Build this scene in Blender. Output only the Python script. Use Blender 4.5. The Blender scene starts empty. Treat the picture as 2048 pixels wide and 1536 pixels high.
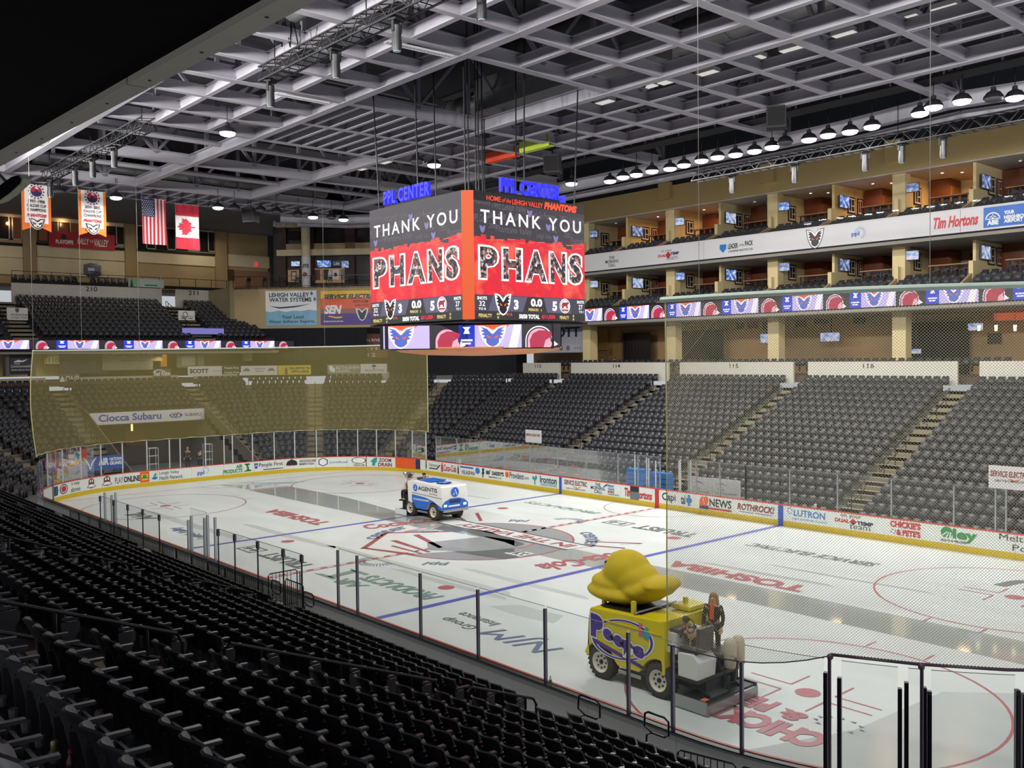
import bpy, math, random
from math import sin, cos, pi, radians, sqrt, atan2, hypot, floor
from mathutils import Vector, Matrix
random.seed(7)
SC = bpy.context.scene
COL = SC.collection
# ---------------------------------------------------------------- camera, world, exposure, big lights
CP = (33.521, -27.622, 8.5467)
YAW, PIT, ROL, FPX = 0.84548, -0.0289537, -0.0113154, 1861.06
_f = (-sin(YAW)*cos(PIT), cos(YAW)*cos(PIT), sin(PIT)); _r = (cos(YAW), sin(YAW), 0.0)
_f = Vector(_f); _r = Vector(_r); _u = _r.cross(_f)
RT = cos(ROL)*_r + sin(ROL)*_u; UP = -sin(ROL)*_r + cos(ROL)*_u; FW = _f; CV = Vector(CP)
cd = bpy.data.cameras.new('camera'); cam = bpy.data.objects.new('camera', cd); COL.objects.link(cam)
cd.sensor_width = 36.0; cd.lens = 36.0*FPX/2048.0; cd.clip_start = 0.05; cd.clip_end = 400
cam.matrix_world = Matrix(((RT.x, UP.x, -FW.x, CP[0]), (RT.y, UP.y, -FW.y, CP[1]), (RT.z, UP.z, -FW.z, CP[2]), (0, 0, 0, 1)))
SC.camera = cam
w = bpy.data.worlds.new('ambient_fill'); SC.world = w; w.use_nodes = True
w.node_tree.nodes['Background'].inputs[0].default_value = (0.75, 0.78, 0.85, 1); w.node_tree.nodes['Background'].inputs[1].default_value = 0.6  # even fill from all sides, turned up to brighten the near seat backs
vs = SC.view_settings; vs.view_transform = 'Standard'; vs.look = 'None'; vs.gamma = 1.0; vs.use_curve_mapping = False; vs.exposure = 0.14
SC.cycles.max_bounces = 7; SC.cycles.diffuse_bounces = 3; SC.cycles.glossy_bounces = 2; SC.cycles.transmission_bounces = 4
SC.cycles.transparent_max_bounces = 24; SC.cycles.use_denoising = True; SC.cycles.sample_clamp_indirect = 4.0
SC.cycles.caustics_reflective = False; SC.cycles.caustics_refractive = False
LAMP_F, LAMP_N, SUITE_W = 300.0, 1000.0, 70.0
def bulb(name, loc, watts, color=(1, 1, 1), r=.12):
    l = bpy.data.lights.new(name, 'POINT'); l.energy = watts; l.color = color; l.shadow_soft_size = r
    o = bpy.data.objects.new(name, l); COL.objects.link(o); o.location = loc; return o
def lamp(name, loc, watts, color=(1, 1, 1), size=0.5, target=None, spread=150, sizey=None, shape='DISK'):
    l = bpy.data.lights.new(name, 'AREA'); l.energy = watts; l.color = color; l.size = size; l.spread = radians(spread)
    l.shape = shape
    if sizey: l.size_y = sizey
    o = bpy.data.objects.new(name, l); COL.objects.link(o); o.location = loc
    d = (Vector(target) - Vector(loc)) if target else Vector((0, 0, -1))
    o.rotation_euler = d.to_track_quat('-Z', 'Y').to_euler()
    return o
# ---------------------------------------------------------------- geometry helpers
def ray(u, v): return FW + RT*((u-1024)/FPX) - UP*((v-768)/FPX)
def at(u, v, **k):                      # where the line of sight through a picture point meets an axis plane of the building
    a, c = list(k.items())[0]; i = 'xyz'.index(a); d = ray(u, v)
    return CV + d*((c-CV[i])/d[i])
def on(u, v, n, d):                     # ... or any plane n.p = d
    n = Vector(n); r = ray(u, v); return CV + r*((d-n.dot(CV))/n.dot(r))
def pr(p):
    d = Vector(p)-CV; z = d.dot(FW); return (1024+FPX*d.dot(RT)/z, 768-FPX*d.dot(UP)/z, z)
MATS = {}
def lin(c):
    if isinstance(c, str): c = tuple(int(c[i:i+2], 16)/255 for i in (0, 2, 4))
    return tuple(x/12.92 if x <= .04045 else ((x+.055)/1.055)**2.4 for x in c)
def M(name, col, rough=.5, metal=0., var=.08, scale=3., bump=0., emit=0., spec=.5, alpha=1.):
    if name in MATS: return MATS[name]
    m = bpy.data.materials.new(name); MATS[name] = m; m.use_nodes = True; nt = m.node_tree; b = nt.nodes['Principled BSDF']
    c = lin(col); b.inputs['Roughness'].default_value = rough; b.inputs['Metallic'].default_value = metal
    b.inputs['Specular IOR Level'].default_value = spec; b.inputs['Base Color'].default_value = (*c, 1)
    if emit:
        b.inputs['Emission Color'].default_value = (*c, 1); b.inputs['Emission Strength'].default_value = emit
        b.inputs['Base Color'].default_value = (*[x*.1 for x in c], 1)
    elif var:
        tc = nt.nodes.new('ShaderNodeTexCoord'); n = nt.nodes.new('ShaderNodeTexNoise'); n.inputs['Scale'].default_value = scale; n.inputs['Detail'].default_value = 3
        nt.links.new(tc.outputs['Object'], n.inputs['Vector'])
        mx = nt.nodes.new('ShaderNodeMix'); mx.data_type = 'RGBA'
        mx.inputs[6].default_value = (*[x*(1-var) for x in c], 1); mx.inputs[7].default_value = (*[min(1, x*(1+var)) for x in c], 1)
        nt.links.new(n.outputs['Fac'], mx.inputs[0]); nt.links.new(mx.outputs[2], b.inputs['Base Color'])
        if bump:
            bp = nt.nodes.new('ShaderNodeBump'); bp.inputs['Strength'].default_value = bump
            nt.links.new(n.outputs['Fac'], bp.inputs['Height']); nt.links.new(bp.outputs[0], b.inputs['Normal'])
    if alpha < 1: b.inputs['Alpha'].default_value = alpha
    return m
def GLOW(name, col, s=1.): return M(name, col, .6, emit=s)
def CLEAR(name, tint=(1, 1, 1), gl=.06, rough=.03, milk=0., milkcol=(.8, .85, .85)):
    if name in MATS: return MATS[name]
    m = bpy.data.materials.new(name); MATS[name] = m; m.use_nodes = True; nt = m.node_tree; nt.nodes.clear()
    o = nt.nodes.new('ShaderNodeOutputMaterial'); t = nt.nodes.new('ShaderNodeBsdfTransparent'); t.inputs[0].default_value = (*tint, 1)
    g = nt.nodes.new('ShaderNodeBsdfGlossy'); g.inputs['Roughness'].default_value = rough
    fr = nt.nodes.new('ShaderNodeFresnel'); fr.inputs[0].default_value = 1.45
    mu = nt.nodes.new('ShaderNodeMath'); mu.operation = 'MULTIPLY'; mu.inputs[1].default_value = gl/.06*.45; nt.links.new(fr.outputs[0], mu.inputs[0])
    mx = nt.nodes.new('ShaderNodeMixShader'); nt.links.new(mu.outputs[0], mx.inputs[0]); nt.links.new(t.outputs[0], mx.inputs[1]); nt.links.new(g.outputs[0], mx.inputs[2])
    last = mx
    if milk:
        d = nt.nodes.new('ShaderNodeBsdfDiffuse'); d.inputs[0].default_value = (*milkcol, 1)
        tr = nt.nodes.new('ShaderNodeBsdfTranslucent'); tr.inputs[0].default_value = (*milkcol, 1)
        ad = nt.nodes.new('ShaderNodeMixShader'); ad.inputs[0].default_value = .5; nt.links.new(d.outputs[0], ad.inputs[1]); nt.links.new(tr.outputs[0], ad.inputs[2])
        m2 = nt.nodes.new('ShaderNodeMixShader'); m2.inputs[0].default_value = milk; nt.links.new(mx.outputs[0], m2.inputs[1]); nt.links.new(ad.outputs[0], m2.inputs[2]); last = m2
    nt.links.new(last.outputs[0], o.inputs[0]); return m
def link(name, data, parent=None):
    o = bpy.data.objects.new(name, data); COL.objects.link(o)
    if parent is not None: o.parent = parent
    return o
def tag(o, label=None, cat=None, group=None, kind=None):
    if label: o['label'] = label
    if cat: o['category'] = cat
    if group: o['group'] = group
    if kind: o['kind'] = kind
    return o
def thing(name, label, cat, loc=(0, 0, 0), rz=0., group=None, kind=None):
    o = link(name, None); o.location = loc; o.rotation_euler = (0, 0, rz); o['base'] = list(loc)
    return tag(o, label, cat, group, kind)
def basis(o):
    while o is not None:
        if 'base' in o: return Vector(o['base'])
        o = o.parent
    return Vector((0, 0, 0))
class MB:
    def __init__(s): s.v = []; s.f = []
    def add(s, vs, fs):
        n = len(s.v); s.v += [tuple(p) for p in vs]; s.f += [tuple(i+n for i in f) for f in fs]; return s
    def box(s, x0, x1, y0, y1, z0, z1):
        return s.add([(x0, y0, z0), (x1, y0, z0), (x1, y1, z0), (x0, y1, z0), (x0, y0, z1), (x1, y0, z1), (x1, y1, z1), (x0, y1, z1)],
                     [(0, 3, 2, 1), (4, 5, 6, 7), (0, 1, 5, 4), (1, 2, 6, 5), (2, 3, 7, 6), (3, 0, 4, 7)])
    def hex(s, a, b):                  # two loops of n points joined
        n = len(a); fs = [tuple(range(n))[::-1], tuple(range(n, 2*n))] + [(i, (i+1) % n, n+(i+1) % n, n+i) for i in range(n)]
        return s.add(list(a)+list(b), fs)
    def bar(s, p, q, w, h=None, up=(0, 0, 1)):
        p, q = Vector(p), Vector(q); h = h or w; d = (q-p).normalized(); up = Vector(up)
        if abs(d.dot(up)) > .97: up = Vector((1, 0, 0)) if abs(d.x) < .9 else Vector((0, 1, 0))
        a = d.cross(up).normalized(); b = a.cross(d).normalized(); a = a*(w/2); b = b*(h/2)
        return s.hex([p-a-b, p+a-b, p+a+b, p-a+b], [q-a-b, q+a-b, q+a+b, q-a+b])
    def tube(s, path, r, n=6, closed=False):
        P = [Vector(p) for p in path]; L = len(P); rings = []
        for i, p in enumerate(P):
            a = P[i-1] if (i or closed) else p; b = P[(i+1) % L] if (i < L-1 or closed) else p
            d = (b-a).normalized(); up = Vector((0, 0, 1)) if abs(d.z) < .9 else Vector((1, 0, 0))
            x = d.cross(up).normalized(); y = x.cross(d); rr = r[i] if isinstance(r, (list, tuple)) else r
            rings.append([p+x*(rr*cos(2*pi*k/n))+y*(rr*sin(2*pi*k/n)) for k in range(n)])
        vs = [q for g in rings for q in g]; fs = []
        for i in range(L if closed else L-1):
            j = (i+1) % L
            fs += [(i*n+k, i*n+(k+1) % n, j*n+(k+1) % n, j*n+k) for k in range(n)]
        if not closed: fs += [tuple(range(n))[::-1], tuple(range((L-1)*n, L*n))]
        return s.add(vs, fs)
    def lathe(s, prof, n=12, o=(0, 0, 0), ax='z', caps=True):
        vs = []; fs = []; L = len(prof)
        for r, z in prof:
            for k in range(n):
                a, b, c = r*cos(2*pi*k/n), r*sin(2*pi*k/n), z
                if ax == 'y': a, b, c = a, c, b
                if ax == 'x': a, b, c = c, a, b
                vs.append((o[0]+a, o[1]+b, o[2]+c))
        for i in range(L-1): fs += [(i*n+k, i*n+(k+1) % n, (i+1)*n+(k+1) % n, (i+1)*n+k) for k in range(n)]
        if caps: fs += [tuple(range(n))[::-1], tuple(range((L-1)*n, L*n))]
        return s.add(vs, fs)
    def prism(s, poly, P, U, V, depth):     # outline in the plane P+uU+vV, thickened against U x V
        P, U, V = Vector(P), Vector(U), Vector(V); N = U.cross(V).normalized()*depth
        a = [P+U*u+V*v for u, v in poly]
        return s.hex([p-N for p in a], a)
    def flat(s, poly, P, U, V):
        P, U, V = Vector(P), Vector(U), Vector(V); return s.add([P+U*u+V*v for u, v in poly], [tuple(range(len(poly)))])
    def quad(s, a, b, c, d): return s.add([a, b, c, d], [(0, 1, 2, 3)])
    def blob(s, c, r, nu=10, nv=7, f=None):
        c = Vector(c); r = r if isinstance(r, (tuple, list)) else (r, r, r); vs = []; fs = []
        for i in range(nv+1):
            t = pi*i/nv
            for k in range(nu):
                p = 2*pi*k/nu; q = Vector((sin(t)*cos(p), sin(t)*sin(p), cos(t)))
                if f: q = f(q)
                vs.append((c.x+q.x*r[0], c.y+q.y*r[1], c.z+q.z*r[2]))
        for i in range(nv): fs += [(i*nu+k, (i+1)*nu+k, (i+1)*nu+(k+1) % nu, i*nu+(k+1) % nu) for k in range(nu)]
        return s.add(vs, fs)
    def mesh(s, name, mat, base=None, smooth=False):
        me = bpy.data.meshes.new(name); vs = s.v
        if base is not None and base.length > 0: vs = [(x-base.x, y-base.y, z-base.z) for x, y, z in vs]
        me.from_pydata(vs, [], s.f)
        if mat: me.materials.append(mat)
        if smooth:
            me.polygons.foreach_set('use_smooth', [True]*len(me.polygons))
            try: me.set_sharp_from_angle(angle=radians(smooth if smooth is not True else 40))
            except Exception: pass
        return me
    def build(s, name, mat, parent=None, smooth=False, world=True):
        o = link(name, s.mesh(name, mat, basis(parent) if (parent is not None and world) else None, smooth), parent); return o
def copy_tree(o, parent=None):
    c = o.copy(); COL.objects.link(c)
    if parent is not None: c.parent = parent
    for ch in list(o.children): copy_tree(ch, c)
    return c
# ---------------------------------------------------------------- lettering
_TX = {}
def glyphs(body, bold=0., shear=0., space=1.):
    k = (body, bold, shear, space)
    if k not in _TX:
        cu = bpy.data.curves.new('t', 'FONT'); cu.body = body; cu.offset = bold; cu.shear = shear; cu.resolution_u = 3; cu.space_character = space; cu.fill_mode = 'FRONT'; cu.align_x = 'CENTER'; cu.space_line = .8
        ob = bpy.data.objects.new('t', cu); me = ob.to_mesh()
        vs = [(p.co.x, p.co.y) for p in me.vertices]; fs = [tuple(p.vertices) for p in me.polygons]
        ob.to_mesh_clear(); bpy.data.objects.remove(ob); bpy.data.curves.remove(cu)
        x0, x1 = min(p[0] for p in vs), max(p[0] for p in vs); y0, y1 = min(p[1] for p in vs), max(p[1] for p in vs)
        _TX[k] = ([((x-x0)/(x1-x0), (y-y0)/(y1-y0)) for x, y in vs], fs, (x1-x0)/(y1-y0))
    return _TX[k]
def text_into(mb, body, warp, a, b, wd, ht, bold=.0, shear=0., space=1.):
    vs, fs, asp = glyphs(body, bold, shear, space)
    if wd is None: wd = ht*asp
    if ht is None: ht = wd/asp
    mb.add([warp(a+x*wd, b+y*ht) for x, y in vs], fs)
def write(parent, body, P, U, V, wd, ht, mat, bold=0., shear=0., space=1., name='lettering', off=.006, mid=False):
    P, U, V = Vector(P), Vector(U).normalized(), Vector(V).normalized(); N = U.cross(V)*off
    vs, fs, asp = glyphs(body, bold, shear, space)
    if wd is None: wd = ht*asp
    if ht is None: ht = wd/asp
    if mid: P = P-U*(wd/2)-V*(ht/2)
    mb = MB(); mb.add([P+U*(x*wd)+V*(y*ht)+N for x, y in vs], fs)
    return mb.build(name, mat, parent)
def figure(parent, poly, P, U, V, mat, sc=1., off=.006, name='logo'):
    P, U, V = Vector(P), Vector(U).normalized(), Vector(V).normalized(); N = U.cross(V)*off
    mb = MB()
    for q in (poly if isinstance(poly[0][0], (list, tuple)) else [poly]): mb.flat([(a*sc, b*sc) for a, b in q], P+N, U, V)
    return mb.build(name, mat, parent)
def disc(n=20, r=1., cx=0., cy=0., ry=None): return [(cx+r*cos(2*pi*i/n), cy+(ry or r)*sin(2*pi*i/n)) for i in range(n)]
def ringpolys(r0, r1, a0=0., a1=2*pi, n=24, cx=0., cy=0.):
    return [[(cx+r*cos(t), cy+r*sin(t)) for r, t in ((r0, a0+(a1-a0)*i/n), (r1, a0+(a1-a0)*i/n), (r1, a0+(a1-a0)*(i+1)/n), (r0, a0+(a1-a0)*(i+1)/n))] for i in range(n)]
def star(n, r0, r1, cx=0, cy=0, rot=pi/2): return [(cx+(r1 if i % 2 else r0)*cos(rot+pi*i/n), cy+(r1 if i % 2 else r0)*sin(rot+pi*i/n)) for i in range(2*n)]
ORD = 'zeroth first second third fourth fifth sixth seventh eighth ninth tenth eleventh twelfth thirteenth fourteenth fifteenth sixteenth seventeenth eighteenth nineteenth twentieth twenty-first twenty-second twenty-third twenty-fourth twenty-fifth twenty-sixth twenty-seventh twenty-eighth twenty-ninth thirtieth'.split()
# winged mask logo (outer, inner, eyes), unit width
MASK_OUT = [(-.5, .42), (-.47, .3), (-.44, .1), (-.4, -.05), (-.34, -.2), (-.26, -.36), (-.14, -.5), (0, -.56), (.14, -.5), (.26, -.36), (.34, -.2), (.4, -.05), (.44, .1), (.47, .3), (.5, .42), (.3, .4), (.14, .33), (0, .18), (-.14, .33), (-.3, .4)]
MASK_IN = [(-.44, .37), (-.3, .24), (-.42, .2), (-.28, .12), (-.39, .04), (-.26, -.02), (-.34, -.12), (-.22, -.16), (-.22, -.32), (-.12, -.44), (0, -.49), (.12, -.44), (.22, -.32), (.22, -.16), (.34, -.12), (.26, -.02), (.39, .04), (.28, .12), (.42, .2), (.3, .24), (.44, .37), (.2, .28), (.06, .1), (0, .04), (-.06, .1), (-.2, .28)]
MASK_EYES = [[(-.2, .02), (-.05, -.1), (-.08, -.14), (-.17, -.1)], [(.2, .02), (.05, -.1), (.08, -.14), (.17, -.1)]]
def mask_logo(parent, P, U, V, s, m_out, m_in, m_eye, off=.006, rim=None):
    if rim: figure(parent, [[(x*1.1, y*1.1) for x, y in q] for q in (MASK_OUT,)], P, U, V, rim, s, off-.002)
    figure(parent, [MASK_OUT], P, U, V, m_out, s, off); figure(parent, [MASK_IN], P, U, V, m_in, s, off+.004); figure(parent, MASK_EYES, P, U, V, m_eye, s, off+.008)
def sun_logo(parent, P, U, V, s, mat, off=.006, n=22, a0=-1.2, a1=3.2):
    qs = []
    for i in range(n):
        a = a0+(a1-a0)*i/(n-1)
        for r0, r1, wd in ((.55, .7, .02), (.74, .98, .022)):
            c, t = cos(a), sin(a); qs.append([(r0*c-wd*t, r0*t+wd*c), (r0*c+wd*t, r0*t-wd*c), (r1*c+wd*t, r1*t-wd*c), (r1*c-wd*t, r1*t+wd*c)])
    return figure(parent, qs, P, U, V, mat, s, off)
# ---------------------------------------------------------------- the rink outline
HX, HY, CR = 30.48, 12.95, 8.53
SX, EY = HX-CR, HY-CR
QA = pi/2*CR
def bnd(s, off=0.):
    """point and outward normal at arc length s, counterclockwise from the far boards (x=+SX)"""
    L = [2*SX, QA, 2*EY, QA, 2*SX, QA, 2*EY, QA]; s = s % sum(L)
    for i, l in enumerate(L):
        if s <= l: break
        s -= l
    if i == 0: p, n = (SX-s, HY), (0, 1)
    elif i == 2: p, n = (-HX, EY-s), (-1, 0)
    elif i == 4: p, n = (-SX+s, -HY), (0, -1)
    elif i == 6: p, n = (HX, -EY+s), (1, 0)
    else:
        c = {1: (-SX, EY, pi/2), 3: (-SX, -EY, pi), 5: (SX, -EY, 1.5*pi), 7: (SX, EY, 0)}[i]; a = c[2]+s/CR
        n = (cos(a), sin(a)); p = (c[0]+CR*n[0], c[1]+CR*n[1])
    return Vector((p[0]+n[0]*off, p[1]+n[1]*off, 0)), Vector((n[0], n[1], 0))
S_FL, S_END, S_NL, S_NEAR, S_NR, S_RE = 2*SX, 2*SX+QA, 2*SX+QA+2*EY, 2*SX+2*QA+2*EY, 4*SX+2*QA+2*EY, 4*SX+3*QA+2*EY
def s_at(u, s0, s1, z=.6):              # where along the boards a picture column falls
    best = min((abs(pr(bnd(s0+(s1-s0)*i/600)[0]+Vector((0, 0, z)))[0]-u), s0+(s1-s0)*i/600) for i in range(601)); return best[1]
# ---------------------------------------------------------------- ice
def ice_mat(name, col, rough, var=.05, bump=.02, coat=0.):
    m = M(name, col, rough, var=0, spec=.5); nt = m.node_tree; b = nt.nodes['Principled BSDF']; c = lin(col)
    tc = nt.nodes.new('ShaderNodeTexCoord'); mp = nt.nodes.new('ShaderNodeMapping'); mp.inputs['Scale'].default_value = (.16, .5, 1)
    n = nt.nodes.new('ShaderNodeTexNoise'); n.inputs['Scale'].default_value = 1.1; n.inputs['Detail'].default_value = 6; n.inputs['Distortion'].default_value = 1.2
    nt.links.new(tc.outputs['Object'], mp.inputs[0]); nt.links.new(mp.outputs[0], n.inputs['Vector'])
    n2 = nt.nodes.new('ShaderNodeTexNoise'); n2.inputs['Scale'].default_value = 9; n2.inputs['Detail'].default_value = 5
    nt.links.new(tc.outputs['Object'], n2.inputs['Vector'])
    ml = nt.nodes.new('ShaderNodeMath'); ml.operation = 'MULTIPLY_ADD'; ml.inputs[1].default_value = .4; nt.links.new(n2.outputs['Fac'], ml.inputs[0]); nt.links.new(n.outputs['Fac'], ml.inputs[2])
    r = nt.nodes.new('ShaderNodeMapRange'); r.inputs[1].default_value = .4; r.inputs[2].default_value = .95
    nt.links.new(ml.outputs[0], r.inputs[0])
    mx = nt.nodes.new('ShaderNodeMix'); mx.data_type = 'RGBA'; mx.inputs[6].default_value = (*[x*(1-var) for x in c], 1); mx.inputs[7].default_value = (*[min(1, x*(1+var)) for x in c], 1)
    nt.links.new(r.outputs[0], mx.inputs[0]); nt.links.new(mx.outputs[2], b.inputs['Base Color'])
    r2 = nt.nodes.new('ShaderNodeMapRange'); r2.inputs[3].default_value = rough*.7; r2.inputs[4].default_value = rough*1.4; nt.links.new(n.outputs['Fac'], r2.inputs[0]); nt.links.new(r2.outputs[0], b.inputs['Roughness'])
    return m
mICE = ice_mat('scraped_ice', 'd8deda', .34); mWET = ice_mat('wet_ice', 'adb2ad', .05, .03); mDAMP = ice_mat('damp_ice', 'ced4cf', .16, .04)
mI_RED = ice_mat('ice_red', 'b8656c', .3); mI_BLUE = ice_mat('ice_blue', '5d66b8', .3); mI_GREY = ice_mat('ice_grey_paint', '9a9e9f', .3, .14)
mI_DARK = ice_mat('ice_dark_paint', '6c7072', .3, .1); mI_NAVY = ice_mat('ice_navy', '6f7f9a', .3); mI_GREEN = ice_mat('ice_green', '7e9c90', .3); mI_WHITE = ice_mat('ice_white', 'dfe4e1', .3); mI_MAROON = ice_mat('ice_maroon', 'a4555b', .3)
NB = 160; PER = 4*SX+4*EY+4*QA
ICE = thing('floor', 'white hockey ice sheet inside the boards', 'ice', kind='structure')
mb = MB(); mb.add([bnd(PER*i/NB, .02)[0] for i in range(NB)], [tuple(range(NB))]); mb.build('ice_sheet', mICE, ICE)
Z1, Z2, Z3, Z4, Z5 = .003, .006, .009, .012, .015
def onice(poly, z, name, mat):
    m_ = MB()
    for q in (poly if isinstance(poly[0][0], (list, tuple)) else [poly]): m_.add([(x, y, z) for x, y in q], [tuple(range(len(q)))])
    return m_.build(name, mat, ICE)
def rect(x0, x1, y0, y1): return [(x0, y0), (x1, y0), (x1, y1), (x0, y1)]
def icetext(body, x0, x1, y0, y1, mat, bold=.02, shear=0., flip=True, z=Z4, name='lettering'):
    W = (lambda a, b: (x1+x0-a, y1+y0-b, z)) if flip else (lambda a, b: (a, b, z))
    m_ = MB(); text_into(m_, body, W, x0, y0, x1-x0, y1-y0, bold, shear); return m_.build(name, mat, ICE)
# wet lane and damp patches left by the resurfacers
onice([(-27.4, -.55), (-25.3, -.2), (-9, -.2), (6.8, -.4), (26, -.6), (26.5, 1.65), (8, 1.6), (-8, 1.7), (-16, 2.6), (-25, 2.6)], Z1, 'wet_lane', mWET)
onice([(21.2, -12.7), (24.5, -12.3), (27.7, -10.3), (29.8, -7), (30.2, -1), (27, -.8), (25, -2.6), (23.3, -4.2), (23.0, -8)], Z1, 'damp_patch', mDAMP)
for k, (x0, x1, y0, y1) in enumerate([(9.2, 12.2, -7.2, -6.3), (-4, 8.6, -5.9, -5.5), (2, 9, -6.4, -6.1), (-12, -3, -6.2, -5.8), (-20, -8, -8.4, -7.9), (10, 16, 3.4, 3.7), (12, 19, 5.0, 5.2), (4, 11, -4.3, -4.0), (-16, -9, 8.2, 8.5)]):
    onice([(x0, y0), (x0+(x1-x0)*.5, y0-.1), (x1, y0+.15), (x1-.4, y1+.1), (x0+(x1-x0)*.5, y1), (x0+.6, y1-.05)], Z1, 'skate_scuff', mDAMP)
# lines
YB = 12.9
onice(rect(-.15, .15, -YB, YB), Z2, 'centre_line', mI_RED)
onice([rect(-.075, .075, -YB+.4+i*.62, -YB+.4+i*.62+.3) for i in range(41)], Z3, 'centre_line_dashes', mI_WHITE)
for x in (-7.77, 7.77): onice(rect(x-.15, x+.15, -YB, YB), Z2, 'blue_line', mI_BLUE)
for x in (-27.43, 27.43): onice(rect(x-.03, x+.03, -11.1, 11.1), Z2, 'goal_line', mI_RED)
for x in (-6.1, 6.1):
    for y in (-6.7, 6.7): onice(disc(20, .32, x, y), Z2, 'faceoff_dot', mI_RED)
for x in (-21.03, 21.03):
    for y in (-6.7, 6.7):
        onice(disc(20, .32, x, y), Z2, 'faceoff_dot', mI_RED); onice(ringpolys(4.53, 4.6, n=64, cx=x, cy=y), Z2, 'faceoff_circle', mI_RED)
        q = []
        for sx in (-1, 1):
            for sy in (-1, 1):
                ax, ay = x+sx*.62, y+sy*.24
                q += [rect(min(ax, ax+sx*1.2), max(ax, ax+sx*1.2), ay-.03, ay+.03), rect(ax-.03, ax+.03, min(ay, ay+sy*.9), max(ay, ay+sy*.9)),
                      rect(x+sx*.86-.03, x+sx*.86+.03, min(y+sy*4.58, y+sy*5.2), max(y+sy*4.58, y+sy*5.2))]
        onice(q, Z2, 'hash_marks', mI_RED)
for sx in (-1, 1): onice([[(sx*a, b) for a, b in p] for p in ringpolys(1.8, 1.86, pi/2, 1.5*pi, 20, 27.43, 0)], Z2, 'crease', mI_RED)
onice(ringpolys(3.0, 3.05, pi, 2*pi, 24, 0, HY), Z2, 'referee_crease', mI_RED)
# centre emblem: ring, stick-like base, ribbon
onice(ringpolys(2.75, 4.3, n=48), Z2, 'emblem_ring', mI_GREY); onice(ringpolys(4.3, 4.42, n=48), Z2, 'emblem_edge', mI_RED); onice(ringpolys(2.66, 2.75, n=48), Z2, 'emblem_edge', mI_RED)
onice([(-4.6, -2.2), (-2.2, -5.0), (.4, -4.2), (1.7, -1.5), (-.3, .4), (-2.6, .2)], Z3, 'emblem_hull', mI_WHITE)
onice([[(-4.7, -2.2), (-2.2, -5.2), (-2.1, -4.9), (-4.4, -2.2)], [(-2.3, -5.1), (.6, -4.3), (.5, -4.05), (-2.2, -4.85)], [(-4.7, -2.2), (-2.7, .3), (-2.5, .15), (-4.4, -2.25)], [(-3.2, -1.6), (.2, -2.6), (.2, -2.35), (-3.1, -1.3)], [(-2.8, -3.2), (.6, -3.5), (.6, -3.3), (-2.7, -2.9)], [(-1.7, -3.9), (.6, -3.9), (.6, -3.75), (-1.8, -3.7)]], Z4, 'emblem_stripes', mI_MAROON)
onice([(-1.2, -2.2), (.2, -3.2), (1.8, -2.0), (2.6, -.2), (1.3, 1.0), (-.4, .7)], Z4, 'emblem_smoke', mI_GREY)
onice([(-3.9, 1.2), (-1.2, .6), (1.3, .4), (2.4, .1), (2.2, .8), (-1.2, 1.6)], Z4, 'emblem_bow', mI_DARK)
onice([(-4.9, 1.3), (4.4, 1.25), (4.75, 2.5), (-5.05, 2.55)], Z4, 'ribbon', mI_WHITE)
onice([[(-5, 1.2), (4.5, 1.15), (4.5, 1.32), (-5, 1.36)], [(-5.1, 2.5), (4.8, 2.45), (4.8, 2.62), (-5.1, 2.66)]], Z5, 'ribbon_edge', mI_DARK)
for sx in (-1, 1): onice([[(sx*4.3, 2.55), (sx*6.0, 3.3), (sx*5.3, 3.8), (sx*5.9, 4.6), (sx*3.9, 3.3)]], Z3, 'ribbon_tail', mI_WHITE); onice([[(sx*4.3, 2.5), (sx*6.1, 3.25), (sx*6.0, 3.4), (sx*4.3, 2.66)], [(sx*3.8, 3.3), (sx*5.9, 4.75), (sx*5.9, 4.5), (sx*3.9, 3.15)]], Z4, 'ribbon_tail_edge', mI_MAROON)
icetext('IN THE VALLEY', -3.9, 4.2, 1.55, 2.25, mI_MAROON, .025, .1, z=.018)
icetext('2014', -4.3, -2.9, -.9, .1, mI_WHITE, .03, z=Z4); icetext('EST.', 2.9, 4.1, -1.2, -.3, mI_WHITE, .03, z=Z4)
onice([(1.3, -2.6), (4.0, -2.0), (4.2, -.5), (2.6, -.3)], Z3, 'emblem_panel', mI_DARK); onice([(-3.6, -.2), (-4.2, 1.0), (-2.4, 1.1), (-2.2, .4)], Z3, 'emblem_panel', mI_DARK)
def arctext(body, r, a_mid, h, mat, bold=.02):
    vs, fs, asp = glyphs(body, bold); wd = h*asp; m_ = MB()
    def W(x, y): a = a_mid+(wd/2-x)/r; return ((r+y)*cos(a), (r+y)*sin(a), Z4)
    text_into(m_, body, W, 0, 0, wd, h, bold); m_.build('lettering', mat, ICE)
arctext('center', 4.9, radians(205), .75, mI_NAVY); arctext('ppl', 4.9, radians(300), .75, mI_NAVY); arctext('center', 4.9, radians(47), .75, mI_NAVY); arctext('ppl', 4.9, radians(118), .75, mI_NAVY)
sun_logo(ICE, (.5, -6.0, Z4), (1, 0, 0), (0, 1, 0), 1.0, mI_NAVY, 0, 22, pi*.95, pi*2.05); sun_logo(ICE, (-.6, 6.3, Z4), (1, 0, 0), (0, 1, 0), 1.0, mI_NAVY, 0, 22, 0, pi)
icetext('TOSHIBA', 9.2, 15.5, 1.95, 2.95, mI_RED, .045); icetext('TOSHIBA', -15.1, -8.9, -3.6, -2.6, mI_RED, .045)
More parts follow.
